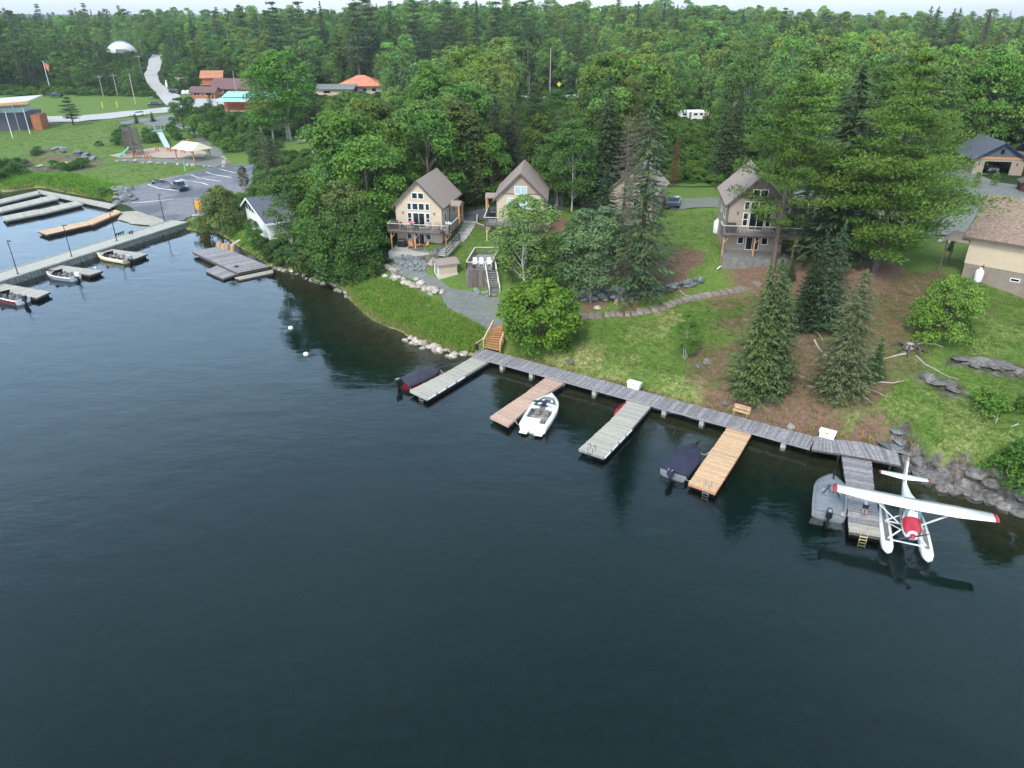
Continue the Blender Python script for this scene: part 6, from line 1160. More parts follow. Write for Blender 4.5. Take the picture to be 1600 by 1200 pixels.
# poles and wires
def upole(px, py, ty, label, arm=True, m=M_DRIFT, group='utility poles'):
    g = G(px, py); H_ = hfor(g, ty); t = thing('utility_pole', label, 'utility pole', g, 0, group); mb = MB(); mb.tube((0, 0, -.5), (0, 0, H_), .17, .12); mb.build('pole', m, t)
    if arm: mb = MB(); mb.box((0, 0, H_ - .7), (2.6, .14, .16)); mb.build('crossarm', m, t); mb = MB(); [mb.tube((x, 0, H_ - .62), (x, 0, H_ - .35), .07) for x in (-1.1, 0.05, 1.1)]; mb.build('insulator', M_SILVER, t)
    return Vector((g.x, g.y, g.z + H_ - .35))
tops = [upole(162, 152, 117, 'utility pole with a crossarm left of the white dome, left of a pair'), upole(184, 150, 115, 'utility pole with a crossarm left of the white dome, right of a pair'), upole(212, 163, 115, 'slim pale utility pole behind the white sport utility vehicle', False), upole(222, 118, 86, 'utility pole at the edge of the side road', True),
        upole(370, 151, 111, 'pale utility pole in front of the long lodge', False), upole(657, 143, 101, 'pale utility pole right of the roadside sculpture', False), upole(806, 156, 126, 'short pale utility pole by the highway', False), upole(859, 150, 75, 'tall pale utility pole rising above the highway', False), upole(1037, 182, 129, 'bare wooden utility pole left of the white camper'), upole(1140, 178, 120, 'wooden utility pole among the birches right of the camper', False)]
mb = MB()
wl = [Vector((-230, 285, 17)), tops[0], tops[1], tops[2], tops[4], tops[5], tops[7], tops[8], tops[9], Vector((180, 235, 20))]
for a, b in zip(wl, wl[1:]):
    L = (b - a).length; mb.path([a.lerp(b, u / 10) - Vector((0, 0, 4 * (u / 10) * (1 - u / 10) * L * .02)) for u in range(11)], .025, 4)
o = mb.build('power_line', M_BLACKM); tag(o, 'thin overhead power line running from pole to pole along the highway', 'power line')
t = thing('road_sign', 'yellow diamond road sign beside the tall utility pole', 'road sign', G(873, 151)); H_ = 5; mb = MB(); mb.tube((0, 0, 0), (0, 0, 4.6), .06); mb.build('post', M_SILVER, t); mb = MB(); mb.box((0, -.08, 4.6), (1.3, .04, 1.3), ry=R(45)); mb.build('sign_face', M_YEL, t)
for (px, py, lb) in ((161, 169, 'left'), (184, 168, 'right')): t = thing('marker_post', 'yellow marker post on the lawn by the highway, %s one of two' % lb, 'marker post', G(px, py), 0, 'yellow marker posts'); mb = MB(); mb.tube((0, 0, 0), (0, 0, 2), .22, .2); mb.build('post', M_YEL, t); mb = MB(); mb.tube((0, 0, 2), (0, 0, 2.15), .24, .1); mb.build('cap', M_YEL, t)
g = G(287, 137); t = thing('stone_arch', 'pale trilithon shaped garden arch at the forest edge beside the side road', 'arch', g); mb = MB(); mb.b2(-2, -1.2, -.4, .4, 0, 3.6); mb.b2(1.2, 2, -.4, .4, 0, 3.6); mb.build('post', M_ROCKP, t); mb = MB(); mb.box((0, 0, 3.9), (5.4, 1, .6), ry=-.05); mb.build('lintel', M_ROCKP, t)
g = G(261, 136); t = thing('garden_statue', 'small white statue on the grass beside the side road', 'statue', g); mb = MB(); mb.loft([[(math.cos(a) * r, math.sin(a) * r, z) for a in [k * .785 for k in range(8)]] for z, r in ((0, .7), (.6, .5), (1.4, .55), (2.0, .25), (2.4, .35), (2.8, .1))]); mb.build('figure', M_WHITE, t, True); mb = MB(); mb.b2(-.8, .8, -.8, .8, -.2, .1); mb.build('plinth', M_CONC, t)
for k, px in enumerate((288, 294)): g = G(px, 148); t = thing('white_boulder_bag', 'white wrapped bundle on the grass left of the small orange cabin, %s of two' % ('left', 'right')[k], 'bundle', g, 0, 'white bundles'); mb = MB(); mb.ball((0, 0, .8), (1.1, .9, .9)); mb.build('wrap', M_WHITE, t, True); mb = MB(); mb.tube((0, 0, 1.6), (0, 0, 1.9), .15); mb.build('tie', M_SILVER, t)
# playground
g = G(211, 242); H_ = hfor(g, 199); t = thing('climbing_tower', 'tall slatted grey timber climbing tower in the playground', 'play structure', g, R(-35)); mb = MB()
for s in (-1, 1):
    for y in (-1, 1): mb.beam((s * 2.0, y * 1.3, 0), (s * 1.55, y * 1.1, H_), .22)
mb.build('corner_post', M_FENCE, t)
for nm, s in (('side_slats', -1), ('side_slats', 1)):
    mb = MB(); z = .3
    while z < H_: u = z / H_; x = s * (2.0 - .45 * u); mb.box((x, 0, z), (.06, 2.5 - .3 * u, .16)); z += .24
    mb.build(nm, M_FENCE, t)
mb = MB(); z = 2.2
while z < H_: u = z / H_; mb.box((0, -1.3 + .2 * u, z), (3.8 - .9 * u, .06, .16)); z += .3
mb.build('front_slats', M_WOODD, t); mb = MB(); mb.b2(-1.8, 1.8, -1.1, 1.1, 2.0, 2.1); mb.build('platform', M_WOODG, t)
mb = MB(); mb.loft([[(.3 + x, -1.3 - u * 3.0, 2.1 - 1.9 * (u ** .8) + e) for x, e in ((-.4, .25), (-.33, 0), (.33, 0), (.4, .25))] for u in (0, .25, .5, .75, .92, 1.05)], cap=False, closed=False); mb.build('slide', M_GRN, t, fix=False)
g = G(262, 234); g2 = P(247, 205, 6.4); t = thing('hill_slide', 'long pale slide running down the planted mound from a blue grey platform', 'slide', (g.x, g.y, 0)); a_, b_ = Vector((g2.x - g.x, g2.y - g.y, 6.4)), Vector((0, 0, g.z + .25)); n_ = (b_ - a_); n_.z = 0; n_.normalize(); s_ = Vector((-n_.y, n_.x, 0)); mb = MB()
mb.loft([[a_.lerp(b_, u) + s_ * x + Vector((0, 0, e + .25)) for x, e in ((-.75, .4), (-.6, 0), (.6, 0), (.75, .4))] for u in (0, .3, .6, .85, 1)], cap=False, closed=False); mb.build('chute', mat('pale slide steel', srgb(196, 224, 212), .35, .2), t, fix=False); mb = MB(); mb.box((a_.x, a_.y, 6.5), (2.6, 2.6, .3)); mb.build('platform', mat('blue grey platform', srgb(110, 128, 150), .6), t)
mb = MB(); [mb.tube((a_.x + x, a_.y + y, 6.0), (a_.x + x * 1.4, a_.y + y * 1.2, 8), .08) for x in (-1.2, 1.2) for y in (-1.2, 1.2)]; mb.build('post', M_SILVER, t)
g = G(303, 249); t = thing('picnic_pavilion', 'timber picnic pavilion with a cream hip roof beside the playground', 'pavilion', g, R(-32)); mb = MB(); zr = 2.7; mb.add([(-4.2, -3, zr), (4.2, -3, zr), (4.2, 3, zr), (-4.2, 3, zr), (-3.2, 0, zr + 1.6), (3.2, 0, zr + 1.6)], [(0, 1, 5, 4), (1, 2, 5), (2, 3, 4, 5), (3, 0, 4), (0, 3, 2, 1)], .5); mb.build('roof', M_TANR, t); mb = MB(); mb.ball((-1, 0, zr + 1.9), (.3, .3, .3)); mb.build('roof_vent', M_ORG, t)
for x in (-3.5, 3.5):
    for y in (-2.4, 2.4): mb = MB(); mb.beam((x, y, -.5), (x, y, zr), .26); mb.beam((x, y, 1.7), (x * .72, y, zr), .16); mb.build('post', M_WOODO, t)
po = None
for k, (px, py) in enumerate(((244, 236), (248, 237), (262, 236.5), (266, 237.5), (270, 236), (284, 238.5), (288, 239.5), (208, 246), (214, 246.5), (226, 247.5), (231, 247), (236, 248))):
    g = G(px, py); lb = 'short orange timber post standing on the pinkish play surface'
    if po is None: po = t = thing('play_post', lb, 'play post', g, 0, 'orange posts in the playground'); mb = MB(); mb.tube((0, 0, 0), (0, 0, 1.0), .2, .2); mb.build('post', M_ORG, t); mb = MB(); mb.tube((0, 0, 1.0), (0, 0, 1.1), .22, .12); mb.build('cap', M_WOODO, t)
    else: dup(po, g, random.random() * 3)
for k, (px, py) in enumerate(((472, 224), (492, 223))):
    g = G(px, py); t = thing('picnic_table', 'grey picnic table on the small lawn among the trees, %s of two' % ('left', 'right')[k], 'picnic table', g, R(5), 'picnic tables among the trees'); mb = MB(); mb.b2(-1.1, 1.1, -.45, .45, .72, .8); mb.build('tabletop', M_WOODL, t)
    for y in (-.8, .8): mb = MB(); mb.b2(-1.1, 1.1, y - .15, y + .15, .42, .48); mb.build('bench_seat', M_WOODL, t)
    for x in (-.8, .8): mb = MB(); mb.b2(x - .06, x + .06, -.85, .85, .3, .4); mb.b2(x - .06, x + .06, -.3, .3, 0, .7); mb.build('leg', M_WOODD, t)
# parking stripes
def stripe(a, b, i):
    a, b = P(*a, 0), P(*b, 0); 
for i, (a, b) in enumerate((((231,288.5),(281,300)), ((281,280),(325,289.5)), ((299,274.5),(345,284)), ((322,269.5),(362,278)), ((342,264.5),(378,271)), ((206,318),(270,312)))):
    A_, B_ = G(*a), G(*b); n = 14; d = (B_ - A_).normalized(); s = Vector((-d.y, d.x, 0)) * .11; mb = MB(); mb.loft([[(c.x + q.x, c.y + q.y, gz(c.x + q.x, c.y + q.y) + .11) for q in (s, -s)] for c in [A_.lerp(B_, k / n) for k in range(n + 1)]], cap=False, closed=False)
    o = mb.build('road_marking', M_WHITE, fix=False); o.name = 'parking_line'; o['kind'] = 'structure'
g = G(299, 277) ; t = thing('sapling_guard', 'pale green tree guard stake on the park lawn edge', 'stake', G(290, 268)); mb = MB(); mb.tube((0, 0, 0), (0, 0, 1.8), .14); mb.build('guard', M_GRN, t); mb = MB(); mb.tube((0, 0, 1.8), (0, 0, 2.6), .05); mb.build('stake', M_WOODT, t)
# roots and driftwood on the bank
def root(pxs, r, label, grp='bleached roots on the bank'):
    ws = [G(*q) for q in pxs]; o0 = ws[0]; pts = []
    for a, b in zip(ws, ws[1:]):
        for u in (0, .5): c = a.lerp(b, u); pts.append(Vector((c.x + random.uniform(-.06, .06) - o0.x, c.y + random.uniform(-.06, .06) - o0.y, gz(c.x, c.y) + .06 - o0.z)))
    pts.append(Vector((ws[-1].x - o0.x, ws[-1].y - o0.y, .04 + ws[-1].z - o0.z))); mb = MB(); n = len(pts); mb.path(pts, [r * (1 - .75 * k / n) for k in range(n)], 5); o = mb.build('bleached_root', M_DRIFT, loc=o0); tag(o, label, 'root', grp)
for pxs, r, lb in (([(1430,557),(1445,570),(1462,580),(1482,590),(1498,594)],.11,'long bleached root running right from the root crown'),([(1430,540),(1440,536),(1458,539),(1474,543)],.1,'bleached root curving up and right of the root crown'),([(1415,553),(1398,557),(1380,562)],.1,'bleached root running left from the root crown'),([(1270,516),(1280,523),(1286,533)],.08,'short forked root on the brown slope, upper one'),([(1272,532),(1279,545),(1290,557),(1291,563),(1286,571)],.09,'bent bleached root on the brown slope left of the sparse spruce'),([(1243,586),(1258,591),(1270,596)],.07,'thin root on the brown slope, lowest left'),([(1258,604),(1272,606),(1285,602),(1295,597)],.1,'forked bleached root below the brown slope'),([(1360,600),(1378,598),(1396,599),(1412,596)],.1,'bleached root right of the small fir'),([(1345,605),(1365,612),(1385,622)],.07,'thin root below the small fir'),([(1348,620),(1358,628),(1364,631)],.08,'short pale stick at the grass edge'),([(1555,640),(1558,650),(1555,662)],.16,'thick grey stump root under the small green bush'),([(1545,641),(1530,646),(1522,660)],.07,'thin pale root left of the small green bush'),([(1590,664),(1580,668)],.07,'short stick near the right edge'),([(1062,455),(1070,462),(1083,464)],.07,'pale root sprawling below the retaining wall')): root(pxs, r, lb)
g = G(1420, 546); t = thing('root_crown', 'dark upturned root crown of a fallen tree with bleached roots around it', 'root crown', g); mb = MB(); 
for k in range(9): a = k * .7; mb.path([(0, 0, .3), (.5 * math.cos(a), .5 * math.sin(a), .55), (1.2 * math.cos(a), 1.2 * math.sin(a), .35 + .4 * math.sin(k * 2.0)), (1.7 * math.cos(a), 1.7 * math.sin(a), .1)], [.22, .14, .09, .03], 5)
mb.build('root_arm', M_WOODD, t); mb = MB(); mb.ball((0, 0, .3), (.6, .5, .4)); mb.build('root_ball', M_DRIFT, t)
t = thing('tree_stump', 'pale cut stump beside the stepping stones below the retaining wall', 'stump', G(963, 474)); mb = MB(); mb.tube((0, 0, -.1), (0, 0, .5), .3, .24, 10); mb.build('trunk', M_STUMP, t); mb = MB(); mb.tube((0, 0, .5), (0, 0, .56), .25, .25, 10); mb.build('cut_face', M_RAILW, t)
for (px, py, lb) in ((1282, 672, 'left'), (1347, 682, 'right')): t = thing('survey_stake', 'small orange stake on the bank behind the boardwalk, %s one' % lb, 'stake', G(px, py)); mb = MB(); mb.tube((0, 0, 0), (0, 0, .6), .04); mb.build('stake', M_ORG, t); mb = MB(); mb.box((0, 0, .55), (.12, .03, .1)); mb.build('flag', M_ORG, t)
t = thing('drain_pipe', 'white curved drain pipe on the ground at the left front of the dark gabled cottage', 'pipe', G(1130, 417)); mb = MB(); mb.path([(-.9, -.9, .05), (-.5, -.3, .12), (0, 0, .2), (.7, .1, .3)], .07, 8); mb.build('pipe', M_WHITE, t, True); mb = MB(); mb.tube((-.95, -.95, .05), (-.86, -.86, .06), .09); mb.build('end_cap', M_WHITE, t)
# ---------------------------------------------------------------- trees
def leaf_material():
    m = bpy.data.materials.new('foliage'); m.use_nodes = True; n = m.node_tree; L = n.links; N = n.nodes.new; b = n.nodes['Principled BSDF']; out = n.nodes['Material Output']
    oi = N('ShaderNodeObjectInfo'); at = N('ShaderNodeAttribute'); at.attribute_name = 'v'
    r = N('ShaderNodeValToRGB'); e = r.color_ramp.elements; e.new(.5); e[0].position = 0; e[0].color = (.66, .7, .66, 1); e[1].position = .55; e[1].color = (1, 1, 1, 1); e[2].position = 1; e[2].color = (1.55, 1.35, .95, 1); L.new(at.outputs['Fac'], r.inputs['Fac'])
    mr = N('ShaderNodeMapRange'); mr.inputs['To Min'].default_value = .8; mr.inputs['To Max'].default_value = 1.22; L.new(oi.outputs['Random'], mr.inputs['Value'])
    m1 = N('ShaderNodeMixRGB'); m1.blend_type = 'MULTIPLY'; m1.inputs['Fac'].default_value = 1; L.new(oi.outputs['Color'], m1.inputs['Color1']); L.new(r.outputs['Color'], m1.inputs['Color2'])
    vm = N('ShaderNodeVectorMath'); vm.operation = 'SCALE'; L.new(m1.outputs['Color'], vm.inputs[0]); L.new(mr.outputs['Result'], vm.inputs['Scale'])
    L.new(vm.outputs['Vector'], b.inputs['Base Color']); b.inputs['Roughness'].default_value = .55; b.inputs['Specular IOR Level'].default_value = .25
    t = N('ShaderNodeBsdfTranslucent'); L.new(vm.outputs['Vector'], t.inputs['Color']); ms = N('ShaderNodeMixShader'); ms.inputs[0].default_value = .28; L.new(b.outputs[0], ms.inputs[1]); L.new(t.outputs[0], ms.inputs[2]); L.new(ms.outputs[0], out.inputs['Surface']); return m
M_LEAF = leaf_material()
def fixed_leaf(col):
    m = M_LEAF.copy(); n = m.node_tree; oi = [x for x in n.nodes if x.type == 'OBJECT_INFO'][0]; l = oi.outputs['Color'].links[0]; to = l.to_socket; n.links.remove(l); to.default_value = (*col, 1); return m
def src_obj(name, me, col):
    m2 = me.copy(); m2.materials.clear(); m2.materials.append(fixed_leaf(col)); return bpy.data.objects.new(name, m2)
def nrm(a): return a / (np.linalg.norm(a, axis=-1, keepdims=True) + 1e-9)
def leaf_mesh(name, C, Nn, S, asp, v, T=None):
    """rhombic leaf faces: centres C, normals Nn, half size S, aspect, value v, optional long axis T"""
    n = len(C); Rn = RS.normal(size=(n, 3)); T = Rn if T is None else T; t = nrm(T - (T * Nn).sum(1, keepdims=True) * Nn); b = np.cross(Nn, t); S = np.asarray(S).reshape(-1, 1) * np.ones((n, 1))
    V = np.stack([C - t * S, C + b * S * asp, C + t * S, C - b * S * asp], 1).reshape(-1, 3)
    me = bpy.data.meshes.new(name); me.vertices.add(4 * n); me.vertices.foreach_set('co', V.ravel().astype(np.float32)); me.loops.add(4 * n); me.loops.foreach_set('vertex_index', np.arange(4 * n, dtype=np.int32)); me.polygons.add(n)
    me.polygons.foreach_set('loop_start', np.arange(0, 4 * n, 4, dtype=np.int32)); me.polygons.foreach_set('loop_total', np.full(n, 4, np.int32)); me.update()
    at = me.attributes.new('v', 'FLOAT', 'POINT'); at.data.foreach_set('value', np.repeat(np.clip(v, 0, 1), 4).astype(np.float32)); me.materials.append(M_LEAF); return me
def clumps(cent, rad, nleaf, ls, flat=.8, up=.35, vs=None, asp=.6, name='crown'):
    Cs, Ns, Ss, Vs = [], [], [], []; vs = RS.uniform(.15, .85, len(cent)) if vs is None else vs
    for c, r, cv in zip(cent, rad, vs):
        n = int(nleaf * RS.uniform(.75, 1.25)); d = nrm(RS.normal(size=(n, 3))); d[:, 2] = np.where(d[:, 2] < -.3, -d[:, 2], d[:, 2]); rr = RS.uniform(.45, 1.12, (n, 1)) ** .6
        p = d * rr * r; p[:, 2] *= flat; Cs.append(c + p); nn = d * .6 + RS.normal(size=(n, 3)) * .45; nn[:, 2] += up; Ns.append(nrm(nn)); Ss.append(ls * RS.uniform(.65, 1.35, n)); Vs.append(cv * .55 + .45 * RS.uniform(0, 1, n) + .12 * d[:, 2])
    return leaf_mesh(name, np.vstack(Cs), np.vstack(Ns), np.concatenate(Ss), asp, np.concatenate(Vs))
def limbmesh(name, paths, m, n=5):
    mb = MB()
    for p, r in paths: mb.path(p, r, n, cap=False)
    me = bpy.data.meshes.new(name); me.from_pydata([tuple(v) for v in mb.v], [], mb.f); at = me.attributes.new('v', 'FLOAT', 'POINT'); at.data.foreach_set('value', mb.a); me.materials.append(m); me.update(); return me
def broadleaf(h, r, base, nb, nl, ls, bark=M_TRUNK, blob=1.2, shape='round', stems=1, tr=.018, name='crown', lean=0):
    cent = []; rad = []; paths = []
    for k in range(nb):
        u = RS.uniform(0, 1) ** .8; z = base + (h - base) * u
        if shape == 'round': pr = math.sqrt(max(.05, 1 - (2 * u - .85) ** 2 / 1.35)) if u > .1 else .7
        elif shape == 'aspen': pr = max(.25, math.sin(math.pi * (u * .8 + .12)) ** .8)
        elif shape == 'column': pr = (1 - u) ** .55 * .9 + .1
        elif shape == 'mound': pr = math.sqrt(max(.06, 1 - u ** 2)) ; 
        a = RS.uniform(0, 6.283); q = RS.uniform(.35, 1) ** .55 * pr * r; bs = blob * RS.uniform(.7, 1.3) * (.7 if u > .85 else 1)
        cent.append((q * math.cos(a), q * math.sin(a), z - bs * .5)); rad.append(bs)
    cent = np.array(cent); tops = []
    for s in range(stems):
        a = s * 6.28 / stems + .4; off = .0 if stems == 1 else .35; tp = (math.cos(a) * r * .45 * (stems > 1), math.sin(a) * r * .45 * (stems > 1), h * .93)
        b0 = (math.cos(a) * off, math.sin(a) * off, -.4); P_ = [tuple(b0[j] + (tp[j] - b0[j]) * u + (RS.uniform(-.12, .12) if 0 < u < 1 and j < 2 else 0) * h * .08 for j in range(3)) for u in (0, .2, .4, .6, .8, 1)]
        R0 = h * tr; paths.append((P_, [R0 * 1.25, R0, R0 * .8, R0 * .58, R0 * .36, R0 * .12])); tops.append(P_)
    for c in cent[RS.permutation(nb)[:min(nb, 26)]]:
        P_ = tops[RS.randint(stems)]; u = min(.9, max(.18, (c[2] - (base * .25 + .2 * h)) / h)); i = min(4, int(u * 5)); f = u * 5 - i; s0 = np.array(P_[i]) * (1 - f) + np.array(P_[i + 1]) * f
        mid = s0 * .5 + c * .5 + np.array([0, 0, -.2]); paths.append(([tuple(s0), tuple(mid), tuple(c)], [h * tr * .34, h * tr * .2, h * tr * .06]))
    cr = clumps(cent, rad, nl, ls, name=name); return cr, limbmesh('trunk', paths, bark), h
def spruce(h, r, lev, nbr, ns, ls, base=.03, droop=.35, pw=.85, bark=M_TRUNK, sparse=0, asp=.3, nj=.42):
    Cs, Ns, Ts, Ss, Vs = [], [], [], [], []; paths = [([(0, 0, -.4), (0, 0, h * .5), (0, 0, h * .995)], [h * .016, h * .010, h * .001])]
    for k in range(lev):
        u = base + (1 - base) * (k + .5) / lev; z0 = h * u; R_ = r * (1 - u) ** pw * RS.uniform(.85, 1.1) + .12; nb = max(3, int(nbr * (1 - u * .5)))
        if u < .18: R_ *= .75 + u
        ph = RS.uniform(0, 6.28)
        for j in range(nb):
            if sparse and RS.uniform() < sparse: continue
            a = ph + 6.283 * j / nb + RS.uniform(-.25, .25); L_ = R_ * RS.uniform(.75, 1.15); zj = z0 + RS.uniform(-.5, .5) * h / lev; d = np.array([math.cos(a), math.sin(a), 0]); sd_ = np.array([-d[1], d[0], 0]); bv = RS.uniform(.1, .75)
            n = max(3, int(ns * (L_ / r) + 2)); s = np.sort(RS.uniform(.12, 1, n)); zz = zj - droop * L_ * s + .22 * L_ * s ** 2.2; w_ = (1 - s * .72) * L_ * .34; side = RS.uniform(-1, 1, n)
            p = d * (s * L_)[:, None] + sd_ * (side * w_)[:, None] + np.array([0, 0, 1]) * (zz - np.abs(side) * w_ * .25 + RS.uniform(-.04, .04, n))[:, None]; Cs.append(p)
            nn = np.tile(np.array([0, 0, 1.0]), (n, 1)) + RS.normal(size=(n, 3)) * nj + d * .3; Ns.append(nrm(nn)); Ts.append(d[None] * 1.0 + sd_[None] * side[:, None] * 1.1 + np.array([0, 0, -.35]))
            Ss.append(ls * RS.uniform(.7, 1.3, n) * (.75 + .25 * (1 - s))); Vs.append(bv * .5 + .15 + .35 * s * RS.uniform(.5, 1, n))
            if k % 2 == 0 and L_ > .9: paths.append(([tuple(np.array([0, 0, zj])), tuple(d * L_ * .85 + np.array([0, 0, zj - droop * L_ * .85 + .15 * L_]))], [.035, .012]))
    n = int(lev * 1.2); s = RS.uniform(.93, 1, n); Cs.append(np.stack([RS.uniform(-.1, .1, n), RS.uniform(-.1, .1, n), h * s + .1], 1)); Ns.append(nrm(RS.normal(size=(n, 3)))); Ts.append(np.tile(np.array([0, 0, 1.0]), (n, 1))); Ss.append(np.full(n, ls * .7)); Vs.append(np.full(n, .6))
    cr = leaf_mesh('crown', np.vstack(Cs), np.vstack(Ns), np.concatenate(Ss), asp, np.concatenate(Vs), np.vstack(Ts)); return cr, limbmesh('trunk', paths, bark, 5), h
def pine(h, r, whorls, nbr, npl, nt_, ls, base=.18, nz_=.6, trunkr=.017, low=0, fl=.42, s0=.38):
    """white pine: long level branches carrying flat upswept plumes with gaps between them"""
    Cs, Ns, Ts, Ss, Vs = [], [], [], [], []; tp = [(0, 0, -.4), (.1, 0, h * .3), (-.1, .1, h * .6), (0, 0, h * .98)]; paths = [(tp, [h * trunkr * 1.1, h * trunkr * .85, h * trunkr * .5, h * .002])]
    for k in range(whorls):
        u = base + (1 - base) * (k + RS.uniform(.2, .8)) / whorls; z0 = h * u; env = min(1, .5 + (u - base) * 2.2) * (1 - max(0, u - .3) / .72) ** .8; nb = max(3, int(nbr * RS.uniform(.55, 1.15))); ph = RS.uniform(0, 6.28)
        for j in range(nb):
            if u < low and RS.uniform() < .75: continue
            a = ph + 6.283 * j / nb + RS.uniform(-.4, .4); L_ = max(.8, r * env * RS.uniform(.4, 1.2)); d = np.array([math.cos(a), math.sin(a), 0]); sd_ = np.array([-d[1], d[0], 0]); up = RS.uniform(-.05, .18) + .35 * max(0, u - .6)
            cz = lambda s: z0 + L_ * (up * s + .12 * s * s - .10 * s * (1 - s)); bv = RS.uniform(.15, .85)
            paths.append(([(0, 0, z0), tuple(d * L_ * .5 + np.array([0, 0, cz(.5)])), tuple(d * L_ * .95 + np.array([0, 0, cz(.95)]))], [.03 + L_ * .012, .02 + L_ * .007, .012]))
            m_ = max(2, int(npl * L_ / r + 1.5))
            for q in range(m_):
                s = s0 + (1 - s0) * (q + RS.uniform(.1, .9)) / m_; sd2 = RS.uniform(-1, 1) * L_ * .26 * (1.15 - s * .5); c = d * L_ * s + sd_ * sd2 + np.array([0, 0, cz(s) + RS.uniform(-.1, .25)]); pr = RS.uniform(.75, 1.25) * (.45 + .14 * L_)
                n = int(nt_ * RS.uniform(.7, 1.3)); dd = nrm(RS.normal(size=(n, 3))); rr = RS.uniform(.3, 1.05, (n, 1)); o_ = dd * rr * pr * np.array([1.15, 1.15, fl]); o_ = o_ + d * (o_ @ d)[:, None] * .5; Cs.append(c + o_)
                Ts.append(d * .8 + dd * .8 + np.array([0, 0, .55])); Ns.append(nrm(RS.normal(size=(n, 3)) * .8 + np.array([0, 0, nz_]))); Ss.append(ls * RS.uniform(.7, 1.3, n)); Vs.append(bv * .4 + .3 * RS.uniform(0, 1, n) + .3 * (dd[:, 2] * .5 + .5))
    n = nt_; Cs.append(np.stack([RS.normal(0, .3, n), RS.normal(0, .3, n), h * RS.uniform(.95, 1.0, n)], 1)); Ts.append(np.tile([0, 0, 1.0], (n, 1))); Ns.append(nrm(RS.normal(size=(n, 3)))); Ss.append(np.full(n, ls)); Vs.append(np.full(n, .7))
    cr = leaf_mesh('crown', np.vstack(Cs), np.vstack(Ns), np.concatenate(Ss), .34, np.concatenate(Vs), np.vstack(Ts)); return cr, limbmesh('trunk', paths, M_TRUNK, 6), h
def deadtree(h, r, lev, bark=M_DRIFT, nn_=500):
    paths = [([(0, 0, -.3), (.1, 0, h * .5), (0, 0, h)], [h * .014, h * .009, .02])]
    for k in range(lev):
        u = .12 + .85 * k / lev; L_ = r * (1 - u) ** .6 * RS.uniform(.5, 1.1); a = RS.uniform(0, 6.28); d = np.array([math.cos(a), math.sin(a), 0]); p0 = np.array([0, 0, h * u]); p1 = p0 + d * L_ * .6 + np.array([0, 0, -.12 * L_]); p2 = p0 + d * L_ + np.array([0, 0, -.05 * L_]); paths.append(([tuple(p0), tuple(p1), tuple(p2)], [.05, .03, .01]))
        for s in (-1, 1): q = np.array([-d[1], d[0], 0]) * s * L_ * .3; paths.append(([tuple(p1), tuple(p1 + d * L_ * .2 + q)], [.02, .006]))
    n = nn_; z = RS.uniform(.1, 1, n) * h; a = RS.uniform(0, 6.28, n); q = r * (1 - z / h) ** .6 * RS.uniform(.2, 1, n); cr = leaf_mesh('crown', np.stack([q * np.cos(a), q * np.sin(a), z], 1), nrm(RS.normal(size=(n, 3))), .15, .22, RS.uniform(0, 1, n)); return cr, limbmesh('trunk', paths, bark, 5), h
PR = {
 'broad': [broadleaf(11, 4.0, 2.2, 64, 150, .17, blob=1.25), broadleaf(12, 3.7, 2.8, 60, 150, .17, blob=1.3, stems=2), broadleaf(10, 4.2, 1.5, 62, 150, .17, blob=1.35)],
 'aspen': [broadleaf(13, 2.4, 2.6, 70, 170, .125, bark=M_BIRCH, blob=.95, shape='aspen', tr=.0075), broadleaf(12, 2.6, 1.8, 74, 170, .125, bark=M_BIRCH, blob=1.0, shape='aspen', stems=3, tr=.006), broadleaf(14, 2.8, 3.4, 70, 160, .135, bark=M_BIRCH, blob=1.05, shape='aspen', stems=2, tr=.007)],
 'spruce': [spruce(12, 2.9, 36, 12, 26, .26), spruce(11, 2.7, 32, 12, 25, .26, droop=.42), spruce(13, 2.7, 38, 12, 24, .26, pw=.75)],
 'sparse': [spruce(16, 3.1, 42, 12, 26, .25, pw=.5, sparse=.16, droop=.5, base=.06), spruce(15, 2.8, 40, 11, 24, .25, pw=.45, sparse=.2, droop=.5, base=.1)],
 'cedar': [broadleaf(13, 2.6, .5, 120, 90, .17, shape='column', blob=.95, tr=.014), broadleaf(12, 2.8, .4, 120, 90, .17, shape='column', blob=1.0, tr=.014)],
 'pine': [pine(17, 4.2, 12, 6, 4, 34, .24, base=.2), pine(18, 4.0, 13, 6, 4, 32, .24, base=.25), pine(16, 4.6, 11, 6, 4, 34, .25, base=.15)],
 'bush': [broadleaf(2.2, 1.5, .25, 34, 90, .11, shape='mound', blob=.5, tr=.02, stems=3), broadleaf(3.2, 1.6, .3, 38, 90, .12, shape='mound', blob=.6, tr=.015, stems=3)],
 'maple': [broadleaf(6.0, 3.3, .8, 90, 150, .17, shape='round', blob=.95, tr=.02)],
 'willow': [broadleaf(5.0, 3.0, .5, 80, 150, .11, shape='mound', blob=.85, tr=.02, stems=3)],
 'dead': [deadtree(14, 3.0, 130, M_TRUNK), deadtree(11, 1.5, 60, M_TRUNK, 2600)],
}
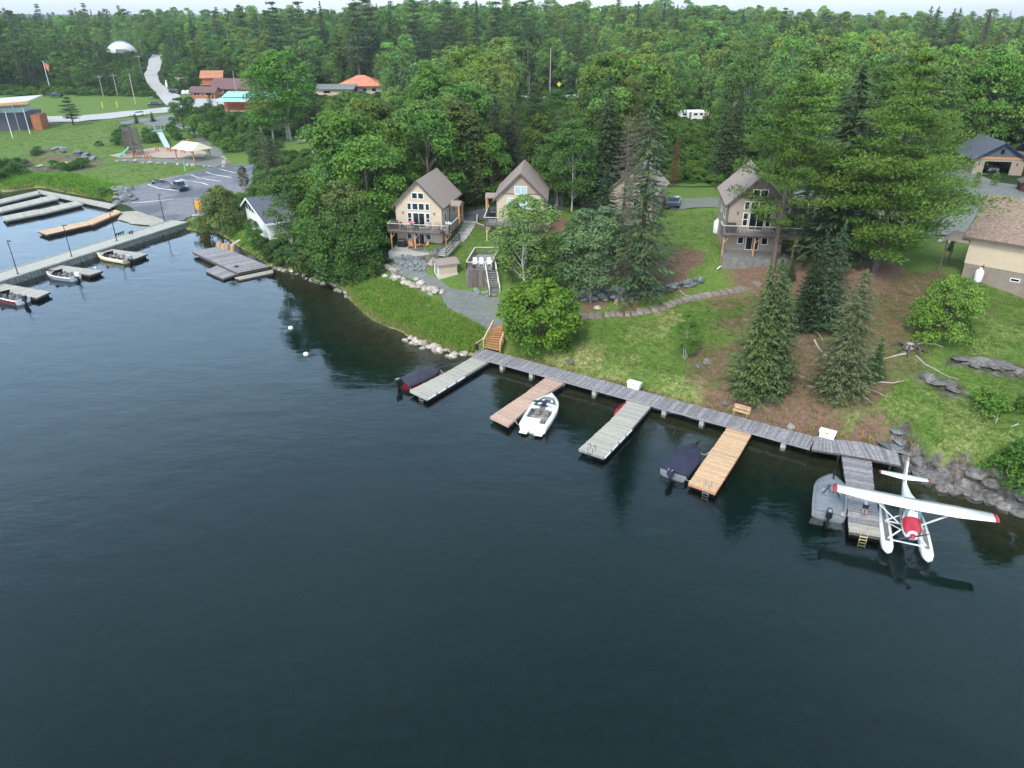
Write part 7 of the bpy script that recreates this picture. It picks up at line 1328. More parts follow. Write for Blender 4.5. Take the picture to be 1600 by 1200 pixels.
LO = {
 'broad': [broadleaf(11, 3.6, 2, 36, 84, .23, blob=1.35), broadleaf(12, 3.3, 3, 34, 84, .23, blob=1.35), broadleaf(10, 3.8, 2, 34, 84, .23, blob=1.4)],
 'aspen': [broadleaf(14, 2.6, 4, 34, 76, .2, bark=M_TRUNK, blob=1.2, shape='aspen', tr=.008), broadleaf(13, 2.8, 2.5, 38, 76, .2, bark=M_BIRCH, blob=1.25, shape='aspen', tr=.006)],
 'spruce': [spruce(13, 2.2, 20, 9, 9, .4, asp=.36, nj=.9), spruce(12, 2.0, 18, 9, 9, .4, asp=.36, nj=.9), spruce(15, 1.9, 22, 8, 8, .4, pw=.7, asp=.36, nj=.9)],
 'pine': [pine(16, 3.3, 11, 5, 3, 15, .36, base=.2, nz_=.1), pine(17, 3.0, 12, 5, 3, 15, .36, base=.25, nz_=.1)],
 'dead': [deadtree(13, 2.0, 26)],
}
COLR = {'broad': (.096, .186, .030), 'aspen': (.138, .235, .044), 'spruce': (.056, .096, .032), 'sparse': (.082, .110, .048), 'cedar': (.074, .102, .026), 'pine': (.085, .140, .030), 'bush': (.088, .175, .027), 'maple': (.115, .215, .022), 'willow': (.085, .14, .04), 'dead': (.12, .10, .075)}
SAFE = {'broad': 'broadleaf_tree', 'aspen': 'aspen_tree', 'spruce': 'spruce_tree', 'sparse': 'spruce_tree', 'cedar': 'cedar_tree', 'pine': 'pine_tree', 'bush': 'bush', 'maple': 'maple_tree', 'willow': 'willow_bush', 'dead': 'dead_tree'}
CATT = lambda k: {'bush': 'bush', 'willow': 'bush'}.get(k, 'tree')
def tree(kind, g, h, label, var=0, wr=1.0, col=None, rz=None, group=None, lo=False, name=None):
    pr = (LO if lo else PR)[kind]; cr, tk, ph = pr[var % len(pr)]; s = h / ph; sx = s * wr
    t = thing(name or SAFE[kind], label, CATT(kind), (g[0], g[1], g[2] - .1), random.random() * 6.28 if rz is None else rz, group, (sx, sx, s))
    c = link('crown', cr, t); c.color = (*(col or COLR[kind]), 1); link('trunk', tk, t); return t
def tb(kind, bx, by, ty, label, wr=1.0, var=0, col=None, **k):
    g = G(bx, by); return tree(kind, g, max(1, hfor(g, ty)), label, var, wr, col, **k)
def tt(kind, tx, ty, h, label, wr=1.0, var=0, col=None, **k):
    """tree whose top shows at (tx,ty) and whose height is h metres"""
    a, b, c = ray(tx, ty); t = np.linspace(40, 700, 1400); H = hgt(a * t, b * t); i = np.argmax(CH + c * t - H <= h)
    if i == 0: i = len(t) - 1
    x, y = a * t[i], b * t[i]; return tree(kind, Vector((x, y, gz(x, y))), h, label, var, wr, col, **k)
# --- the big white pines
BP = pine(24, 9.2, 15, 9, 10, 84, .2, base=.1, trunkr=.018, fl=.42, s0=.22); BP2 = pine(22, 8.6, 15, 8, 9, 80, .2, base=.22, trunkr=.016, low=.5, fl=.42, s0=.22)
PR['bigpine'] = [BP, BP2]; SAFE['bigpine'] = 'pine_tree'; COLR['bigpine'] = (.1, .172, .026)
tb('bigpine', 1366, 425, 82, 'largest white pine with layered branches at the right above the lawn', .98, 0)
tb('bigpine', 1206, 425, 116, 'tall white pine whose bare trunk stands in front of the dark gabled cottage', .92, 1, (0.115, 0.200, 0.032))
tb('spruce', 1292, 400, 103, 'dark bluish spruce between the two big white pines', 1.75, 2, (.07, .11, .045))
tb('pine', 1430, 380, 170, 'white pine with pale green layered branches behind the largest pine', 1.1, 2, (0.108, 0.188, 0.032)); tb('pine', 1255, 345, 115, 'lime green pine behind the taller left white pine', .9, 0, (0.135, 0.250, 0.032))
tb('pine', 1310, 360, 200, 'darker pine behind the trunks of the two big white pines', 1.1, 1, (0.068, 0.112, 0.025))
# --- front spruces
tb('spruce', 1172, 620, 412, 'front spruce with drooping green branches at the left of the group behind the bench', 1.0, 0, (0.101, 0.150, 0.046)); tb('spruce', 1188, 610, 405, 'tall front spruce in the middle of the group behind the bench', 1.1, 1, (0.089, 0.135, 0.044)); tb('spruce', 1203, 606, 436, 'paler front spruce at the right of the group behind the bench', 1.25, 2, (0.108, 0.163, 0.058))
tb('spruce', 1252, 512, 400, 'dark spruce behind the front spruce group', 1.3, 1, (0.043, 0.077, 0.027)); tb('spruce', 1288, 512, 350, 'tall blue green spruce in front of the largest white pine', 1.15, 0, (0.070, 0.125, 0.055)); tb('spruce', 1268, 500, 362, 'dark slim spruce left of the tall blue green spruce', 1.05, 2, (0.049, 0.088, 0.036))
tb('sparse', 1311, 618, 420, 'olive green spruce with dead grey twigs standing alone on the bank', 1.45, 0, (0.115, 0.140, 0.059)); tb('spruce', 1364, 592, 528, 'small dark fir right of the olive green spruce', 1.3, 1, (0.047, 0.100, 0.032))
tb('spruce', 1234, 440, 398, 'small dark fir in front of the patio of the dark gabled cottage', 1.1, 0, (0.054, 0.100, 0.037)); tb('spruce', 1222, 452, 400, 'narrow young fir just left of the pine trunk by the dark gabled cottage', .8, 2, (0.081, 0.125, 0.042))
tb('sparse', 996, 466, 158, 'tall sparse spruce rising from the stone retaining wall', 1.15, 0, (.085, .135, .055)); tb('dead', 970, 380, 175, 'dead grey spruce with bare branches in front of the hidden cottage', 1.2, 0); tb('sparse', 985, 350, 165, 'spruce with brown cones behind the dead grey spruce', .9, 1, (0.121, 0.100, 0.037))
tb('dead', 1052, 290, 212, 'small red brown dead conifer right of the tall sparse spruce', .9, 1, (0.200, 0.075, 0.032)); tb('spruce', 942, 392, 262, 'dark fir behind the aspens', 1.5, 1, (0.046, 0.085, 0.034))
tb('spruce', 916, 330, 262, 'pale tipped fir behind the dark fir, left one', .9, 0, (0.068, 0.100, 0.053))
# --- lawn trees
tb('maple', 843, 541, 440, 'round bright green tree beside the orange stairs', 1.0, 0); tb('aspen', 926, 468, 322, 'silvery green aspen with white trunks above the retaining wall', 1.5, 1, (.15, .235, .10)); tb('aspen', 896, 470, 345, 'aspen left of the silvery green aspen', 1.35, 0, (.11, .2, .06)); tb('broad', 875, 462, 360, 'leafy tree behind the round bright green tree', .8, 1, (0.068, 0.144, 0.025))
tb('aspen', 822, 455, 305, 'birch with pale yellowish top in front of the cottage with white blinds', 1.55, 2, (.14, .22, .06)); tb('broad', 800, 442, 362, 'bushy tree below the birch beside the lookout deck', .7, 0, (0.074, 0.156, 0.025)); tb('broad', 842, 448, 375, 'bushy tree between the birch and the aspens', .75, 2, (0.068, 0.144, 0.023))
tb('aspen', 1070, 561, 488, 'young leafy sapling alone on the lawn', 1.0, 1, (0.121, 0.237, 0.037)); tb('willow', 1474, 528, 432, 'weeping light green tree on the upper right lawn', .82, 0, (0.121, 0.213, 0.032)); tb('bush', 1543, 640, 608, 'small green bush above the grey stump root', 1.3, 0, (0.095, 0.188, 0.026)); tb('bush', 1592, 758, 688, 'large leafy bush at the right edge above the rocky bank', 1.1, 1, (0.081, 0.188, 0.025))
tb('bush', 1580, 742, 700, 'leafy bush left of the large bush at the right edge', 1.0, 0, (0.081, 0.175, 0.023)); tb('bush', 1604, 642, 618, 'small bush cut by the right edge', 1.2, 0); tb('spruce', 1484, 392, 370, 'tiny dark fir beside the garden rocks', 1.4, 0, (0.041, 0.075, 0.032))
for px, py, ty, lb in ((1524, 292, 268, 'left'), (1553, 290, 268, 'right')): tb('broad', px, py, ty, 'small round young tree in front of the garage, %s one' % lb, .7, 0, (0.135, 0.225, 0.032))
# --- left shore and boathouse trees
tb('willow', 350, 366, 291, 'round grey green willow beside the notice board', .82, 0, (0.149, 0.213, 0.053)); tb('broad', 398, 386, 342, 'small bright tree in front of the boathouse gable', .72, 2, (0.081, 0.213, 0.032))
tb('aspen', 460, 402, 262, 'birch with a white trunk right of the boathouse', 1.3, 0, (0.101, 0.188, 0.037)); tb('broad', 480, 395, 300, 'leafy tree behind the birch by the boathouse', .7, 1)
tb('broad', 528, 428, 282, 'large dark green tree at the water left of the leftmost cottage', .95, 0, (0.065, 0.135, 0.023)); tb('broad', 560, 432, 320, 'rounded dark tree above the gravel path end', .95, 2, (0.061, 0.131, 0.023)); tb('aspen', 542, 420, 280, 'birch with a browning top among the dark shore trees', 1.3, 2, (0.121, 0.163, 0.047)); tb('broad', 500, 418, 310, 'leafy tree at the shore between the birches', .85, 1, (0.074, 0.163, 0.025))
tb('broad', 588, 380, 212, 'tall bright broadleaf tree left of the leftmost cottage', 1.05, 1, (0.095, 0.194, 0.029)); tb('broad', 558, 350, 228, 'tall broadleaf tree behind the shore trees', 1.1, 0, (0.081, 0.175, 0.027)); tb('broad', 607, 330, 235, 'broadleaf tree directly behind the leftmost cottage', .9, 2, (0.088, 0.188, 0.029))
tb('bush', 590, 418, 385, 'dark bush at the top end of the gravel path', 1.5, 1, (0.041, 0.100, 0.023)); tb('cedar', 722, 318, 158, 'tall olive cedar behind the leftmost cottage, left of a pair', 1.25, 0); tb('cedar', 742, 316, 178, 'tall olive cedar behind the leftmost cottage, right of a pair', 1.2, 1)
tb('spruce', 640, 300, 195, 'olive fir behind the left cottage roof', 1.0, 1, (0.095, 0.119, 0.032)); tb('sparse', 775, 308, 150, 'tall dark conifer left of the roof with white blinds', 1.3, 1, (0.047, 0.062, 0.025)); tb('sparse', 800, 300, 160, 'tall dark conifer behind the roof with white blinds', 1.3, 0, (0.047, 0.062, 0.025)); tb('pine', 835, 262, 128, 'dark pine behind the roofs in the middle of the picture', 1.1, 0, (0.054, 0.088, 0.025))
tb('aspen', 872, 320, 205, 'birch with forked white stems right of the roof with white blinds', 1.5, 1, (0.074, 0.150, 0.029)); tb('aspen', 893, 330, 190, 'second birch right of the roof with white blinds', 1.4, 0, (0.074, 0.156, 0.029)); tb('aspen', 868, 235, 140, 'birch with a white trunk higher in the woods in the middle', 1.4, 0, (0.081, 0.163, 0.029))
tb('spruce', 915, 262, 150, 'dark spruce in the woods behind the aspens', 1.1, 0, (0.041, 0.069, 0.027)); tb('broad', 935, 270, 195, 'round green tree behind the dark fir', .8, 0, (0.074, 0.163, 0.025))
def ts(kind, tx, ty, D, label, wr, var, col=None, group=None):
    x = 0
    for _ in range(6): z = gz(x, D); f_ = D * CP + (CH - z - 12) * SP; x = (tx - 800) / F * f_
    g = Vector((x, D, gz(x, D))); return tree(kind, g, hfor(g, ty), label, var, wr, col, group=group)
for k, (tx, ty, D, kd) in enumerate([(380,6,400,'pine'),(432,4,380,'pine'),(470,2,370,'pine'),(505,2,380,'spruce'),(560,-6,350,'pine'),(578,-2,360,'pine'),(610,2,380,'spruce'),(650,-4,340,'pine'),(700,2,370,'pine'),(745,-2,360,'spruce'),(775,4,350,'pine'),(815,2,380,'pine'),(994,2,360,'spruce'),(1035,4,380,'spruce'),(1055,7,380,'spruce'),(1100,16,400,'pine'),(1158,12,400,'spruce'),
     (1290,24,420,'pine'),(1310,25,420,'spruce'),(1437,10,300,'sparse'),(1449,10,305,'sparse'),(1474,13,310,'sparse'),(1482,12,300,'sparse'),(1528,18,300,'dead'),(1560,16,310,'dead'),(1582,28,330,'spruce'),(905,20,380,'spruce'),(1210,26,400,'spruce'),(340,18,420,'pine'),(250,20,450,'spruce'),(300,20,430,'spruce')]):
    ts(kd, tx, ty, D, {'pine': 'tall pine', 'spruce': 'tall pointed spruce', 'sparse': 'thin leaning spruce', 'dead': 'gaunt bare topped conifer'}[kd] + ' standing out on the skyline, ' + ordn(k) + ' in the row', 1.1 if kd == 'pine' else .8, k, (.07, .11, .042) if kd != 'dead' else None, 'tall conifers on the skyline')
# shore undergrowth as individual bushes
rb = random.Random(4)
for k, (px, py) in enumerate([(428,408),(440,414),(452,416),(466,420),(478,422),(490,428),(503,431),(516,437),(527,440),(540,444),(552,440),(566,442),(577,436),(585,432),(416,398),(432,398),(470,410),(510,420),(575,425),(548,428)]):
    g = G(px, py); tree('bush', g, rb.uniform(2.0, 3.6), 'leafy shoreline bush under the trees right of the boathouse, ' + ordn(k) + ' in its rows', k, rb.uniform(.9, 1.3), (.05 + rb.uniform(-.01, .02), .125 + rb.uniform(-.03, .03), .024), group='shoreline bushes under the trees')
for k, (px, py, s) in enumerate([(10,275,4),(-10,285,4),(30,262,2.5),(85,262,2),(100,268,2.2),(115,265,2),(128,262,2.4),(60,240,2),(56,243,1.6),(155,228,1.5)]):
    g = G(px, py); tree('bush', g, s, 'dark green shrub on the rocky park ground behind the harbour docks', k, 1.4, (0.061, 0.138, 0.023), group='shrubs on the rocky park ground')
for px, py, ty, lb in ((115, 195, 150, 'dark layered pine in front of the highway left of the playground'),): tb('pine', px, py, ty, lb, 1.6, 0, (0.054, 0.094, 0.032))
for px, py, ty, lb in ((214, 193, 176, 'left'), (239, 190, 173, 'right')): tb('spruce', px, py, ty, 'young brownish pine between lane and playground, %s of two' % lb, 1.6, 0, (0.081, 0.088, 0.032))
for k, (px, py, s) in enumerate([(235,215,2.5),(228,222,2.2),(240,222,2.5),(228,208,1.8),(267,205,2.2),(272,212,2.4),(278,218,2),(196,210,3),(190,218,3),(200,228,2.5),(186,226,2.5)]):
    g = G(px, py); tree('bush', g, s, 'green shrub planted on the playground mound', k, 1.3, (0.068, 0.156, 0.025), group='shrubs round the playground')
for k, (px, py, ty, kd) in enumerate([(288,205,152,'broad'),(300,185,150,'broad'),(335,200,145,'spruce'),(328,205,160,'spruce'),(345,215,165,'broad'),(310,215,178,'bush'),(365,205,178,'bush'),(385,215,180,'broad'),(405,220,175,'broad'),(360,222,195,'bush'),(330,218,190,'bush'),(340,228,205,'bush'),(360,238,215,'bush'),(385,235,208,'bush')]):
    tb(kd, px, py, ty, {'broad': 'leafy green tree in the thicket below the pale blue roofs', 'spruce': 'dark spruce in the thicket below the pale blue roofs', 'bush': 'green bush in the thicket below the pale blue roofs'}[kd], 1.0 if kd != 'spruce' else 1.3, k, (0.074, 0.163, 0.025) if kd != 'spruce' else (0.041, 0.088, 0.032), group={'broad': 'leafy trees below the blue roofs', 'spruce': 'spruces below the blue roofs', 'bush': 'bushes below the blue roofs'}[kd])
tb('aspen', 452, 218, 78, 'tall bright aspen with a white trunk in front of the lodge', 1.75, 2, (0.101, 0.231, 0.029)); tb('aspen', 428, 222, 90, 'bright aspen left of the tall bright aspen in front of the lodge', 1.5, 0, (0.095, 0.225, 0.029)); tb('spruce', 486, 200, 75, 'tall brownish dark spruce right of the bright aspen', 1.0, 2, (0.068, 0.075, 0.027)); tb('aspen', 408, 268, 205, 'grey green birch at the edge of the waterfront lot', 1.3, 1, (0.081, 0.138, 0.042)); tb('sparse', 432, 300, 212, 'olive dark conifer right of the waterfront lot', 1.9, 1, (0.061, 0.081, 0.032)); tb('aspen', 384, 302, 258, 'bare white birch stems at the edge of the waterfront lot', .8, 1, (0.108, 0.125, 0.063))
# --- forest behind: individuals for the largest, one mass for the far wood
clear_px = [(-5,148,300,215,262), (-5,215,345,262,215), (180,255,400,330,190), (236,88,252,118,500), (230,112,256,150,400), (240,140,300,170,318), (262,116,400,158,312), (345,150,432,184,284), (440,214,515,250,200), (526,118,600,142,325), (505,130,530,150,318),
 (1060,165,1096,188,222), (853,75,865,132,305), (866,125,882,142,305), (640,95,662,140,322), (172,72,216,92,486), (805,145,850,160,306), (885,128,918,156,300), (1040,285,1130,330,130), (1480,200,1700,330,170), (1165,160,1205,180,240), (1033,128,1041,182,215),
 (615,262,725,395,100), (765,250,870,330,102), (1118,255,1235,400,86), (722,322,785,345,120), (64,94,88,145,352), (152,114,170,152,325), (176,114,192,152,325), (204,112,226,165,290), (0,140,110,152,330)]
built = [o for o in COL.objects if o.parent is None and o.type == 'EMPTY' and o.get('category') in ('cottage', 'house', 'garage', 'building', 'cabin', 'pavilion', 'hall', 'dome', 'boathouse', 'car', 'camper', 'pickup truck', 'shed', 'tree', 'sculpture', 'utility pole')]
bx = np.array([(o.location.x, o.location.y, {'tree': 2.2, 'car': 4, 'pickup truck': 5, 'shed': 4, 'utility pole': 2, 'sculpture': 3}.get(o['category'], 13)) for o in built])
FZ = [np.array([(p[0], p[1]) for p in lp]) for lp in lawn] + [np.array([(p[0], p[1]) for p in SHEETS[k][0]]) for k in SHEETS]
def cell_points(x0, x1, y0, y1, st):
    gx, gy = np.meshgrid(np.arange(x0, x1, st), np.arange(y0, y1, st)); gx = gx + RS.uniform(-.42, .42, gx.shape) * st; gy = gy + RS.uniform(-.42, .42, gy.shape) * st; return gx.ravel(), gy.ravel()
cand = []
for (y0, y1, st) in ((95, 180, 5.0), (180, 300, 6.0), (300, 500, 6.8), (500, 700, 9)):
    X, Y = cell_points(-.80 * y1 - 20, .80 * y1 + 20, y0, y1, st); keep = np.abs(X) < .76 * Y + 25; X, Y = X[keep], Y[keep]; H = hgt(X, Y); ok = (in_poly(X, Y, LANDPOLY)) & (seg_dist(X, Y, SHW) > 2)
    for pg in FZ:
        ok &= ~in_poly(X, Y, pg) & (seg_dist(X, Y, pg, True) > 1.8)
    for x_, y_, r_ in bx: ok &= np.hypot(X - x_, Y - y_) > r_
    cand.append(np.stack([X[ok], Y[ok], H[ok], np.full(ok.sum(), st)], 1))
cand = np.vstack(cand); fr = random.Random(9); items = []
def pat(x, y): return float(vnoise(np.array([x]), np.array([y]), 34, 21)[0]), float(vnoise(np.array([x]), np.array([y]), 11, 22)[0])
for x, y, z, st in cand:
    p1, p2 = pat(x, y); u = fr.random(); q = .6 * p1 + .4 * p2 + (u - .5) * .35; px, py = proj(x, y, z)
    bias = .15 if (880 < px < 1480 and 150 < y < 330) else (-.08 if px < 200 else (.05 if y > 150 else 0)); q += bias
    if q < .34: kd = 'spruce' if fr.random() < .72 else 'pine'
    elif q < .45: kd = 'pine' if fr.random() < .55 else 'spruce'
    elif q < .49 and fr.random() < .3: kd = 'dead'
    elif q < .68: kd = 'broad'
    else: kd = 'aspen'
    h = {'spruce': 12.5, 'pine': 15, 'broad': 11, 'aspen': 14, 'dead': 11}[kd] * fr.uniform(.68, 1.32) * (1.12 if kd in ('aspen', 'broad') else 1)
    if y > 380: h *= .9
    h *= .74 + .62 * float(vnoise(np.array([x]), np.array([y]), 22, 31)[0])
    ptx, pty = proj(x, y, z + h); w_ = {'spruce': 2, 'pine': 3.5, 'broad': 3.5, 'aspen': 2.6, 'dead': 2}[kd] / math.hypot(y, 34) * F
    hit = lambda top, ww: any(x0 < px + ww and x1 > px - ww and top < y1 and py > y0 and y < dd for x0, y0, x1, y1, dd in clear_px)
    if hit(pty, w_ * .8):
        h2 = fr.uniform(2, 4)
        if not hit(proj(x, y, z + h2)[1], 4): items.append(('bush', x, y, z, h2, px, pty))
        continue
    if ptx < -60 or ptx > 1660: 
        if y > 200: continue
    items.append((kd, x, y, z, h, ptx, pty))
def fcol(kd, px):
    c = np.array(COLR[kd]) * fr.uniform(.75, 1.25)
    if kd in ('spruce', 'pine') and fr.random() < .25: c = c * np.array([1.6, 1.1, 1.0])
    if kd in ('broad', 'aspen'): c = c * np.array([fr.uniform(.8, 1.3), 1, fr.uniform(.8, 1.3)])
    return tuple(c)
items.sort(key=lambda i: -i[4] / math.hypot(i[1], i[2]))
def zone(px, y):
    for lim, nm in ((120, 'behind the community building'), (230, 'by the white dome'), (330, 'right of the side road'), (430, 'behind the brown lodge'), (530, 'left of the orange roofed hall'), (640, 'round the orange roofed hall'), (760, 'behind the leftmost cottage'), (880, 'behind the cottage with white blinds'), (1000, 'left of the white camper'), (1120, 'round the white camper'), (1250, 'behind the lime green pine'), (1400, 'behind the largest white pine'), (9999, 'above the open garage')):
        if px < lim: break
    return nm + (', nearer rows' if y < 150 else (', middle rows' if y < 220 else ', farther rows'))
cnt = {'c': 0, 'b': 0, 's': 0}; far = []
KN = {'spruce': 'pointed dark spruce', 'pine': 'broad topped green pine', 'broad': 'rounded broadleaf tree', 'aspen': 'light green aspen', 'dead': 'bare dead conifer', 'bush': 'low green bush'}
for kd, x, y, z, h, px, py in items:
    key = 'c' if kd in ('spruce', 'pine', 'dead') else ('s' if kd == 'bush' else 'b'); cnt[key] += 1
    if (key != 's' and cnt[key] > 150) or (key == 's' and cnt[key] > 60) or y > 330: far.append((kd, x, y, z, h, px)); continue
    lb = KN[kd] + ' ' + zone(px, y); lo = y > 175 and kd in LO
    tree(kd, (x, y, z), h, lb, fr.randrange(3), fr.uniform(.85, 1.2), fcol(kd, px), group=(KN[kd] + ('es ' if kd == 'bush' else 's ')) + zone(px, y), lo=lo)
print('forest', len(items), 'far', len(far))
def scatter(name, label, insts, srcs, ocat=None):
    """one mass: instances of the source meshes on a cloud of points. insts: (src, x,y,z,rz,sx,sz)"""
    me = bpy.data.meshes.new(name); me.from_pydata([i[1:4] for i in insts], [], [])
    A = np.array([i[4:7] for i in insts], np.float32); rot = np.zeros((len(A), 3), np.float32); rot[:, 2] = A[:, 0]; scl = np.stack([A[:, 1], A[:, 1], A[:, 2]], 1)
    for nm, tp, pr_, d in (('rot', 'FLOAT_VECTOR', 'vector', rot), ('scl', 'FLOAT_VECTOR', 'vector', scl)): a = me.attributes.new(nm, tp, 'POINT'); a.data.foreach_set(pr_, d.ravel())
    a = me.attributes.new('idx', 'INT', 'POINT'); a.data.foreach_set('value', np.array([i[0] for i in insts], np.int32)); o = link(name, me); tag(o, label, ocat, kind='stuff')
    ng = bpy.data.node_groups.new(name, 'GeometryNodeTree'); ng.interface.new_socket('Geometry', in_out='INPUT', socket_type='NodeSocketGeometry'); ng.interface.new_socket('Geometry', in_out='OUTPUT', socket_type='NodeSocketGeometry'); N = ng.nodes.new; L = ng.links
    gi, go, jn = N('NodeGroupInput'), N('NodeGroupOutput'), N('GeometryNodeJoinGeometry'); mp_ = N('GeometryNodeMeshToPoints'); L.new(gi.outputs[0], mp_.inputs[0])
    def attr(nm, tp): q = N('GeometryNodeInputNamedAttribute'); q.data_type = tp; q.inputs[0].default_value = nm; return q.outputs[0]
    rt, sl_, ix = attr('rot', 'FLOAT_VECTOR'), attr('scl', 'FLOAT_VECTOR'), attr('idx', 'INT')
    for k, s in enumerate(srcs):
        c = N('FunctionNodeCompare'); c.data_type = 'INT'; c.operation = 'EQUAL'; L.new(ix, [i_ for i_ in c.inputs if i_.type == 'INT' and i_.enabled][0]); [i_ for i_ in c.inputs if i_.type == 'INT' and i_.enabled][1].default_value = k
        oi = N('GeometryNodeObjectInfo'); oi.inputs[0].default_value = s; oi.inputs['As Instance'].default_value = True
        ip = N('GeometryNodeInstanceOnPoints'); L.new(mp_.outputs[0], ip.inputs['Points']); L.new(c.outputs[0], ip.inputs['Selection']); L.new(oi.outputs['Geometry'], ip.inputs['Instance']); L.new(rt, ip.inputs['Rotation']); L.new(sl_, ip.inputs['Scale']); L.new(ip.outputs[0], jn.inputs[0])
    L.new(jn.outputs[0], go.inputs[0]); md = o.modifiers.new('scatter', 'NODES'); md.node_group = ng; return o
srcs = []; smap = {}
for kd in ('spruce', 'pine', 'broad', 'aspen', 'dead', 'bush'):
    for v in range(2):
        pr_ = (LO if kd in LO else PR)[kd]; cr, tk, ph = pr_[v % len(pr_)]
        for ci in range(3):
            s = src_obj('crown', cr, [c * (.8, 1.0, 1.22)[ci] * ((1, 1, 1), (1.15, 1, .9), (.85, 1.02, 1.15))[(ci + v) % 3][j] for j, c in enumerate(COLR[kd])]); smap[(kd, v, ci)] = (len(srcs), ph); srcs.append(s)
        s = bpy.data.objects.new('trunk', tk); smap[(kd, v, 't')] = (len(srcs), ph); srcs.append(s)
ins = []
for kd, x, y, z, h, px in far:
    v = fr.randrange(2); ci = fr.randrange(3); i, ph = smap[(kd, v, ci)]; s = h / ph; rz = fr.random() * 6.28; sx = s * fr.uniform(.85, 1.25); ins.append((i, x, y, z - .1, rz, sx, s)); ins.append((smap[(kd, v, 't')][0], x, y, z - .1, rz, sx, s))
scatter('far_forest', 'distant mixed forest covering the hills up to the skyline', ins, srcs)
# undergrowth beneath the forest
X, Y = cell_points(-300, 300, 92, 360, 2.8); keep = (np.abs(X) < .76 * Y + 10); X, Y = X[keep], Y[keep]; ok = in_poly(X, Y, LANDPOLY) & (seg_dist(X, Y, SHW) > 1.5)
for pg in FZ: ok &= ~in_poly(X, Y, pg) & (seg_dist(X, Y, pg, True) > 1.2)
for x_, y_, r_ in bx:
    if r_ > 3: ok &= np.hypot(X - x_, Y - y_) > r_ * .8
X, Y = X[ok], Y[ok]; X2, Y2 = cell_points(-340, -60, 330, 520, 4.0); ok = np.ones(X2.shape, bool)
for pg in FZ: ok &= ~in_poly(X2, Y2, pg) & (seg_dist(X2, Y2, pg, True) > 2)
X, Y = np.concatenate([X, X2[ok]]), np.concatenate([Y, Y2[ok]]); H = hgt(X, Y); ins = []
for x, y, z in zip(X, Y, H): v = fr.randrange(2); ci = fr.randrange(3); i, ph = smap[('bush', v, ci)]; s = fr.uniform(.9, 2.2) / ph; ins.append((i, x, y, z - .2, fr.random() * 6.28, s * fr.uniform(1, 1.7), s))
scatter('undergrowth', 'leafy undergrowth carpeting the forest floor between the trunks', ins, srcs)
# tall grass on the shore slope, tufts on the lawns
def blades(n, h, w_, sp, k=1.0):
    a = RS.uniform(0, 6.28, n); r = RS.uniform(0, sp, n); c = np.stack([r * np.cos(a), r * np.sin(a), np.zeros(n)], 1); hh = h * RS.uniform(.6, 1.2, n); ln = RS.normal(0, .28, (n, 2)); T = nrm(np.stack([ln[:, 0], ln[:, 1], np.ones(n)], 1)); N_ = nrm(RS.normal(size=(n, 3)) * np.array([1, 1, .2]))
    return leaf_mesh('grass_tuft', c + T * (hh / 2)[:, None], nrm(np.cross(T, np.cross(N_, T) + 1e-6)), hh / 2, w_, RS.uniform(0, 1, n), T)
gs = []
for m_, c in ((blades(26, .4, .13, .4), (.13, .27, .035)), (blades(26, .36, .13, .4), (.2, .32, .05)), (blades(22, .4, .1, .3), (.32, .28, .13)), (blades(22, .11, .25, .3), (.1, .17, .034)), (blades(22, .09, .28, .25), (.2, .18, .085))):
    gs.append(src_obj('grass_tuft', m_, c))
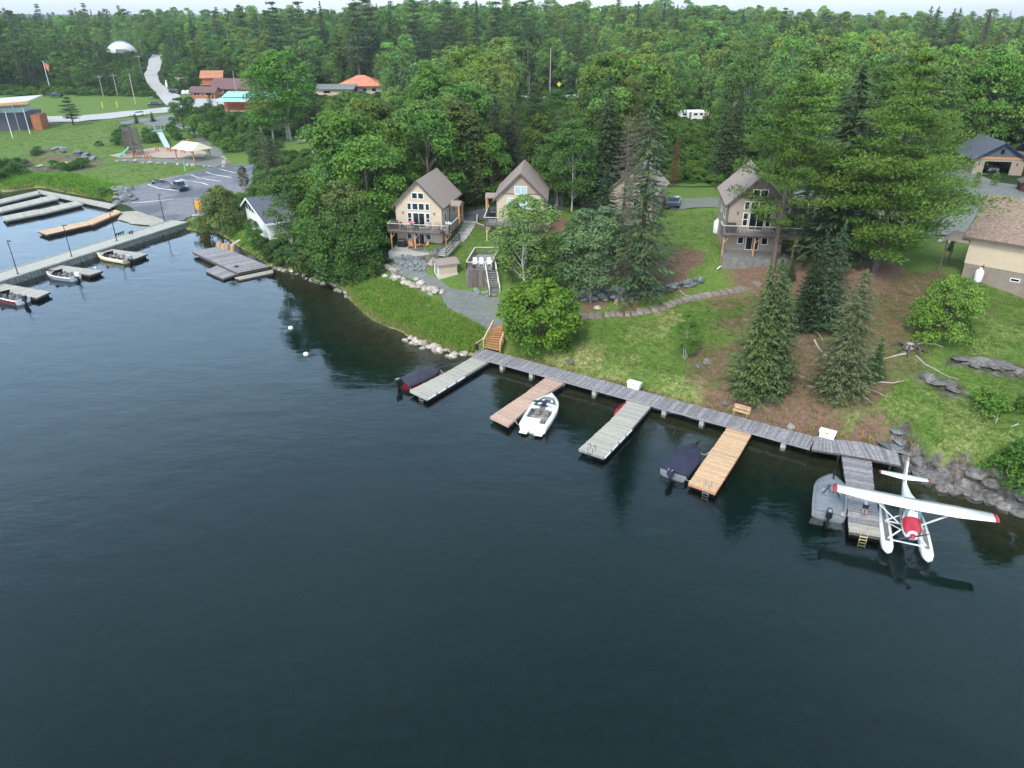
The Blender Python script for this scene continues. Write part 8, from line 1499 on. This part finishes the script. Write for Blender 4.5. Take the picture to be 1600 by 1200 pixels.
def grass_area(pxs, n, kinds, s0, s1, ww=None):
    ws = np.array([(p[0], p[1]) for p in (ww or W(pxs))]); x0, y0 = ws.min(0); x1, y1 = ws.max(0); X = RS.uniform(x0, x1, n * 3); Y = RS.uniform(y0, y1, n * 3); ok = in_poly(X, Y, ws) & in_poly(X, Y, LANDPOLY) & (seg_dist(X, Y, SHW) > .25)
    for k in SHEETS:
        pg = np.array([(p[0], p[1]) for p in SHEETS[k][0]]); ok &= ~in_poly(X, Y, pg)
    X, Y = X[ok][:n], Y[ok][:n]; H = hgt(X, Y); d = seg_dist(X, Y, SHW); out = []
    for x, y, z, dd in zip(X, Y, H, d):
        kk = 2 if (dd < 1.0 and len(kinds) > 2 and fr.random() < .6) else fr.choice(kinds); s = fr.uniform(s0, s1); out.append((kk, x, y, z - .03, fr.random() * 6.28, s * 1.2, s))
    return out
ins = grass_area([(536,444),(560,436),(590,434),(626,446),(660,464),(690,478),(702,490),(728,500),(752,514),(744,550),(700,552),(640,532),(600,510),(560,480)], 9000, [0, 0, 1, 0, 1, 2], .6, 1.3)
ins += grass_area([(0,262),(120,275),(185,292),(175,318),(100,300),(0,292)], 3500, [0, 0, 1], 1.0, 2.2) + grass_area([(285,350),(320,352),(380,365),(430,405),(440,425),(400,412),(350,375),(300,362)], 1600, [0, 1], .6, 1.2)
scatter('shore_grass', 'tall green and straw coloured grass along the shore', ins, gs)
ins = grass_area([(800,530),(900,500),(1100,470),(1180,460),(1300,520),(1420,420),(1600,470),(1600,740),(1500,740),(1400,690),(1280,680),(1100,640),(900,590),(800,560)], 12000, [3, 3, 3, 3, 3, 4], .6, 1.4) + grass_area([(735,345),(790,345),(780,400),(700,430),(690,410)], 1000, [3], .6, 1.1) + grass_area([(930,340),(1120,330),(1130,400),(1080,440),(930,470)], 2500, [3, 3, 4], .6, 1.3)
ins += grass_area([(0,200),(270,182),(300,205),(180,255),(330,262),(200,290),(0,300)], 4500, [3, 3, 3, 4], .8, 1.7)
scatter('lawn_grass', 'short uneven lawn grass with dry tufts above the boardwalk', ins, gs)
# ---------------------------------------------------------------- thin summer haze: one even volume round the whole place
mb = MB(); mb.b2(-2600, 2600, -330, 3700, -6.5, 75, .5); m = bpy.data.materials.new('thin haze'); m.use_nodes = True; n = m.node_tree; n.nodes.remove(n.nodes['Principled BSDF']); pv = n.nodes.new('ShaderNodeVolumePrincipled')
pv.inputs['Color'].default_value = (.82, .9, 1, 1); pv.inputs['Density'].default_value = .00012; pv.inputs['Anisotropy'].default_value = .2; n.links.new(pv.outputs[0], n.nodes['Material Output'].inputs['Volume'])
o = mb.build('haze', m); o['kind'] = 'stuff'; o['label'] = 'thin pale haze in the air over the lake and woods'
